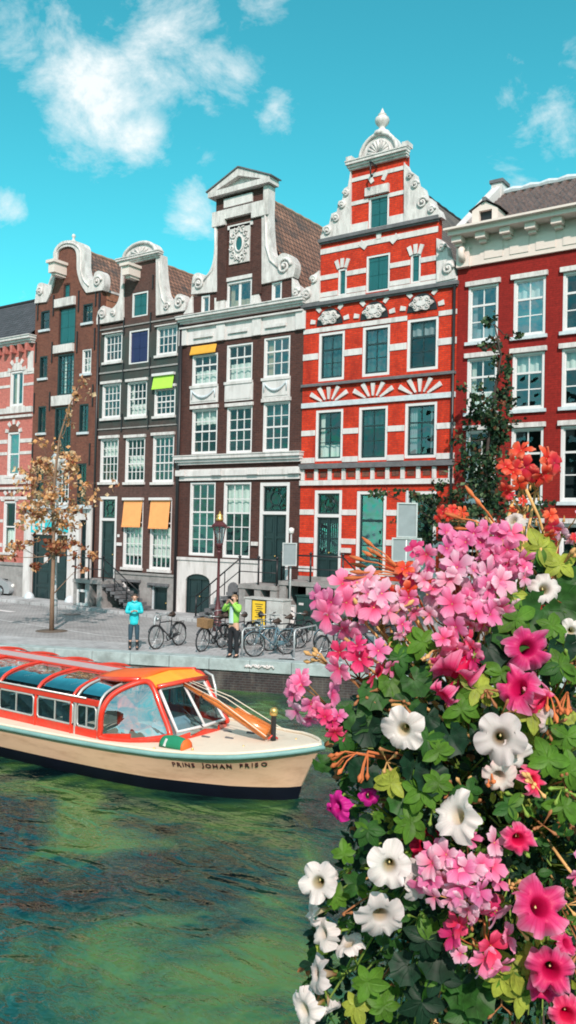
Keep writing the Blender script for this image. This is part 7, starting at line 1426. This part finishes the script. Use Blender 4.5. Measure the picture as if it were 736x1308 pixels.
for P_ in ([(672, 625), (688, 660), (700, 700), (705, 760)], [(690, 700), (720, 760), (736, 800)], [(655, 640), (640, 700), (650, 760)], [(440, 815), (500, 860), (560, 900)], [(620, 660), (660, 700), (690, 740)], [(600, 820), (575, 845), (540, 880)], [(500, 900), (545, 905), (600, 940)]):
    MB().tube([FP_(x, y, .0 + .03 * i) for i, (x, y) in enumerate(P_)], [.0028, .0026, .003, .003][:len(P_)], 6).build('long_stem', M['stemy'], gc)
# ---- leaves
def leafm(name, col, kind, trans=.25, rough=.5):
    m, n, b = newmat(name); lk = n.links; t = sh(n, 'ShaderNodeTexCoord'); sp = sh(n, 'ShaderNodeSeparateXYZ'); lk.new(t.outputs['UV'], sp.inputs[0])
    z = sh(n, 'ShaderNodeTexNoise'); z.inputs['Scale'].default_value = 28; z.inputs['Detail'].default_value = 6; z.inputs['Roughness'].default_value = .7; lk.new(t.outputs['Object'], z.inputs['Vector'])
    r = sh(n, 'ShaderNodeMapRange'); r.inputs[1].default_value = .3; r.inputs[2].default_value = .7; r.inputs[3].default_value = .5; r.inputs[4].default_value = 1.5; lk.new(z.outputs['Fac'], r.inputs[0])
    h = sh(n, 'ShaderNodeHueSaturation'); h.inputs['Color'].default_value = c4(col); lk.new(r.outputs[0], h.inputs['Value']); out = h.outputs[0]
    def mm(op, a, b_, cl=False):
        k = sh(n, 'ShaderNodeMath'); k.operation = op; k.use_clamp = cl
        for i, v in enumerate((a, b_)):
            if isinstance(v, (int, float)): k.inputs[i].default_value = v
            else: lk.new(v, k.inputs[i])
        return k.outputs[0]
    # u 0..1 round the leaf (or across it), v from the stalk to the rim
    if kind == 'g': ve = mm('ABSOLUTE', mm('SINE', mm('MULTIPLY', sp.outputs[0], 22.0), 0.0), 0.0); fac = mm('SUBTRACT', 1.0, mm('MULTIPLY', ve, 7.0), True)
    else: ve = mm('ABSOLUTE', mm('SUBTRACT', sp.outputs[0], .5), 0.0); side = mm('ABSOLUTE', mm('SINE', mm('MULTIPLY', mm('SUBTRACT', sp.outputs[1], mm('MULTIPLY', ve, .9)), 22.0), 0.0), 0.0); fac = mm('MAXIMUM', mm('SUBTRACT', 1.0, mm('MULTIPLY', ve, 16.0), True), mm('MULTIPLY', mm('SUBTRACT', 1.0, mm('MULTIPLY', side, 6.0), True), .5))
    mx = sh(n, 'ShaderNodeMix'); mx.data_type = 'RGBA'; lk.new(mm('MULTIPLY', fac, .55), mx.inputs[0]); lk.new(out, mx.inputs[6]); mx.inputs[7].default_value = c4([min(1, c * 1.9 + .03) for c in col]); out = mx.outputs[2]
    if kind == 'g':
        zn = mm('SUBTRACT', 1.0, mm('MULTIPLY', mm('ABSOLUTE', mm('SUBTRACT', sp.outputs[1], .55), 0.0), 6.0), True); m2 = sh(n, 'ShaderNodeMix'); m2.data_type = 'RGBA'; lk.new(mm('MULTIPLY', zn, .5), m2.inputs[0]); lk.new(out, m2.inputs[6]); m2.inputs[7].default_value = c4([c * .45 for c in col]); out = m2.outputs[2]
    lk.new(out, b.inputs['Base Color']); b.inputs['Roughness'].default_value = rough; b.inputs['Specular IOR Level'].default_value = .25
    bp = sh(n, 'ShaderNodeBump'); bp.inputs['Strength'].default_value = .6; bp.inputs['Distance'].default_value = .002; bp.invert = True; lk.new(fac, bp.inputs['Height']); lk.new(bp.outputs[0], b.inputs['Normal'])
    tr = sh(n, 'ShaderNodeBsdfTranslucent'); lk.new(out, tr.inputs[0]); ms = sh(n, 'ShaderNodeMixShader'); ms.inputs[0].default_value = trans; lk.new(b.outputs[0], ms.inputs[1]); lk.new(tr.outputs[0], ms.inputs[2]); lk.new(ms.outputs[0], n.nodes['Material Output'].inputs[0]); return m
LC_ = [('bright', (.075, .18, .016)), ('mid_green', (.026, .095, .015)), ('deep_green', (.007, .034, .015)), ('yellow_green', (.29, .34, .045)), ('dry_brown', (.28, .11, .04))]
LMATS = [leafm(a + '_round_leaf', c, 'g') for a, c in LC_] + [leafm(a + '_oval_leaf', c, 'p') for a, c in LC_]
class LB(MB):
    def __init__(s): super().__init__(); s.uvs = []
    def mk(s, name, parent):
        ob = s.build(name, LMATS, parent); me = ob.data; uv = me.uv_layers.new(name='UVMap'); idx = [0] * len(me.loops); me.loops.foreach_get('vertex_index', idx); uv.data.foreach_set('uv', [c for i in idx for c in s.uvs[i]]); return ob
def gleaf(g, c, n_, up, size, mi):
    """rounded leaf: scalloped rim, cupped, with folds running out from the stalk"""
    v_ = (up - n_ * up.dot(n_)); v_ = v_.normalized() if v_.length > .01 else n_.orthogonal().normalized(); u_ = v_.cross(n_); K = 27; P = [c]; ph = FR.uniform(0, 6)
    for ring, rr in ((1, .5), (2, 1.0)):
        for k in range(K):
            a = -PI / 2 + .28 + (2 * PI - .56) * k / (K - 1); r = size * rr * (1 + (.075 * math.cos(k * 2 * PI / 3) if ring == 2 else 0)) * (.86 + .14 * math.sin(a)); z = size * ((.10 if ring == 1 else .17) + .07 * math.cos(a * 5 + ph) * rr + FR.uniform(-.01, .01)) * rr
            P.append(c + u_ * r * math.cos(a) + v_ * (r * math.sin(a) + size * .0) + n_ * z)
    g.uvs += [(.5, 0)] + [(k / (K - 1), .5) for k in range(K)] + [(k / (K - 1), 1) for k in range(K)]; F_ = [(0, k + 1, k + 2) for k in range(K - 1)] + [(k + 1, K + k + 1, K + k + 2, k + 2) for k in range(K - 1)]; g.add(P, F_, mi, True)
def pleaf(g, c, n_, up, size, mi, w=.36):
    v_ = (up - n_ * up.dot(n_)); v_ = v_.normalized() if v_.length > .01 else n_.orthogonal().normalized(); u_ = v_.cross(n_); P = []; bend = FR.uniform(.1, .45); nn = 6
    for i in range(nn + 1):
        t_ = i / nn; w_ = size * w * math.sin(PI * (t_ * .93 + .05)) ** .8; 
        for s_ in (-1, 0, 1): P.append(c + v_ * size * t_ * (1 - .1 * bend) + u_ * w_ * s_ + n_ * (-bend * size * t_ * t_ + abs(s_) * w_ * .35))
    g.uvs += [(s_ * .5, i / nn) for i in range(nn + 1) for s_ in (0, 1, 2)]; mi += 5
    F_ = [(i * 3 + j, i * 3 + j + 1, (i + 1) * 3 + j + 1, (i + 1) * 3 + j) for i in range(nn) for j in (0, 1)]; g.add(P, F_, mi, True)
OUT = [(700, 690), (640, 745), (600, 810), (540, 850), (515, 800), (480, 860), (440, 905), (418, 930), (425, 990), (440, 1040), (450, 1085), (425, 1115), (400, 1180), (392, 1240), (380, 1308), (370, 1420), (1050, 1420), (1050, 700), (900, 660), (780, 680)]
def inside(x, y):
    c_ = False; j = len(OUT) - 1
    for i in range(len(OUT)):
        (xi, yi), (xj, yj) = OUT[i], OUT[j]
        if (yi > y) != (yj > y) and x < (xj - xi) * (y - yi) / (yj - yi) + xi: c_ = not c_
        j = i
    return c_
fol = {gp: LB(), gc: LB(), pw: LB(), ph_: LB(), pm: LB(), pr: LB()}; stm_ = MB(); cnt = 0
while cnt < 5600:
    x, y = FR.uniform(360, 1050), FR.uniform(640, 1420)
    if not inside(x, y): continue
    if x > 800 and FR.random() < .5: continue
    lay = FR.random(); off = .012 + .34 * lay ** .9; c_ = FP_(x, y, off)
    if y < 900 and x < 640 and FR.random() < .25: continue
    out = (c_ - CORE).normalized(); n_ = (out * .55 + TOCAM * .45 + Vector((0, 0, .45)) + rv(.38)).normalized(); up = (out * .5 + Vector((0, 0, -.3)) + rv(.5)).normalized()
    ger = (FR.random() < (.62 if y < 1000 else .28 if x < 560 else .12)); 
    wts = ((3, 5, 5.0, .6, .4) if x < 600 else (4, 5, 4.0, 1.5, 1.0)) if off < .08 else (.4, 2.5, 9, .1, .9)  # leaves deeper in get darker greens: the bush's inner shade put into colour
    if x > 640 and 1000 > y > 850: wts = (3, 4, 4, 2.5, 1.2)
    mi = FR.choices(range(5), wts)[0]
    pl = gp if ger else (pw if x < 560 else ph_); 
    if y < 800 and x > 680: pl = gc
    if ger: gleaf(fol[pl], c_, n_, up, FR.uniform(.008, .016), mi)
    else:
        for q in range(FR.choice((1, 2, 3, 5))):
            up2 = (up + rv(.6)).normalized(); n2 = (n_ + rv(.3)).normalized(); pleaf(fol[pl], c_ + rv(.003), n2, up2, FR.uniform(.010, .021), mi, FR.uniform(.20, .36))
    cnt += 1
# whorls of pale young leaves at shoot tips
for (x, y, s_, mi) in [(640, 1245, 34, 3), (662, 1270, 26, 3), (655, 1240, 30, 3), (470, 1255, 26, 0), (455, 1285, 24, 3), (490, 1285, 26, 0), (538, 1010, 30, 0), (525, 1050, 28, 0), (500, 1000, 24, 3), (700, 970, 30, 0), (728, 985, 26, 0), (560, 1000, 24, 0), (610, 880, 30, 3), (680, 910, 28, 3), (640, 860, 24, 0), (590, 905, 26, 0), (545, 945, 28, 1), (440, 940, 24, 1), (540, 820, 24, 0), (510, 840, 24, 1), (660, 790, 30, 0), (705, 800, 26, 0), (650, 760, 26, 3), (690, 700, 30, 3), (715, 720, 24, 3), (560, 960, 22, 0), (600, 1010, 24, 1), (455, 1130, 22, 1), (430, 1145, 20, 0), (440, 1090, 18, 0), (560, 1245, 30, 2), (600, 1290, 34, 1), (540, 1280, 34, 2), (545, 1200, 32, 2), (720, 1030, 26, 0), (600, 1050, 20, 3), (650, 1030, 24, 1), (680, 1230, 24, 3), (470, 1060, 24, 1), (715, 850, 26, 1), (725, 940, 26, 0)]:
    c_ = FP_(x, y, -.0); k = 7
    for i in range(k):
        a = 2 * PI * i / k + FR.uniform(-.3, .3); up = (rt * math.cos(a) + Vector((0, 0, 1)) * math.sin(a) - fw * .35).normalized(); n_ = (TOCAM + Vector((0, 0, .4)) + rv(.15)).normalized(); pleaf(fol[pw if x < 560 else ph_], c_, n_, up, px2m(x, y, s_) * FR.uniform(.75, 1.1), mi if FR.random() < .8 else 0, .30)
for (x, y, s_, mi) in [(470, 930, 24, 2), (440, 920, 22, 1), (410, 975, 16, 1), (465, 985, 26, 2), (560, 1225, 28, 2), (590, 1265, 26, 1), (520, 1235, 24, 2), (575, 1245, 22, 1), (605, 1270, 30, 1), (455, 915, 24, 1), (530, 975, 26, 2), (550, 990, 28, 2), (520, 900, 22, 1), (690, 780, 34, 1), (650, 810, 30, 1), (530, 870, 24, 1), (625, 830, 26, 2), (575, 940, 26, 2), (718, 770, 30, 1), (736, 745, 30, 1), (720, 830, 30, 2), (545, 915, 22, 2), (480, 885, 24, 1), (500, 870, 22, 0), (515, 1020, 24, 1)]:
    gleaf(fol[gp], FP_(x, y, .012), (TOCAM * .8 + Vector((0, 0, .45)) + rv(.2)).normalized(), (Vector((0, 0, -1)) + rv(.4)).normalized(), px2m(x, y, s_), mi)
for i in range(420):
    x, y = FR.uniform(430, 980), FR.uniform(780, 1400)
    if inside(x, y): p = FP_(x, y, .04 + .1 * FR.random()); stm_.tube([p, p.lerp(CORE, .35) + rv(.02), p.lerp(CORE, .9) + Vector((0, 0, -.1))], [.0014, .002, .003], 5)
stm_.build('stems', M['stemg'], gp)
for k in range(46):         # buds, spent flower heads and dry stalks scattered among the leaves
    while True:
        x, y = FR.uniform(420, 760), FR.uniform(780, 1320)
        if inside(x, y): break
    hub = FP_(x, y, FR.uniform(-.01, .03)); g = MB(); dry = FR.random() < .55
    for i in range(FR.choice((2, 3, 4, 6))):
        q = hub + (rt * FR.uniform(-1, 1) + Vector((0, 0, FR.uniform(-1, 1))) - fw * .4) * .016; g.tube([hub, hub.lerp(q, .6), q, q + (q - hub) * .35, q + (q - hub) * .6], [.0010, .0010, .0018, .0030 if dry else .0036, .0008], 5)
    st_ = CORE.lerp(hub, .6); g.tube([st_, hub], [.002, .0014], 5); g.build('bud_cluster', LMATS[4] if dry else M['stemy'] if FR.random() < .4 else M['calyx'], gp if k % 2 else ph_)
stm_ = MB()
for i in range(22): q = CORE + Vector((FR.uniform(-.25, .25), FR.uniform(-.12, .12), -.1)); stm_.tube([q, q + Vector((FR.uniform(-.05, .05), FR.uniform(-.05, .05), -.45)), CB(.2 + FR.random() * .9, 1.15 + .45 * FR.random(), 2.57)], [.004, .005, .006], 6)
stm_.build('stems', M['barkd'], pw)
for pl, g in fol.items():
    if g.v: g.mk('leaves', pl)
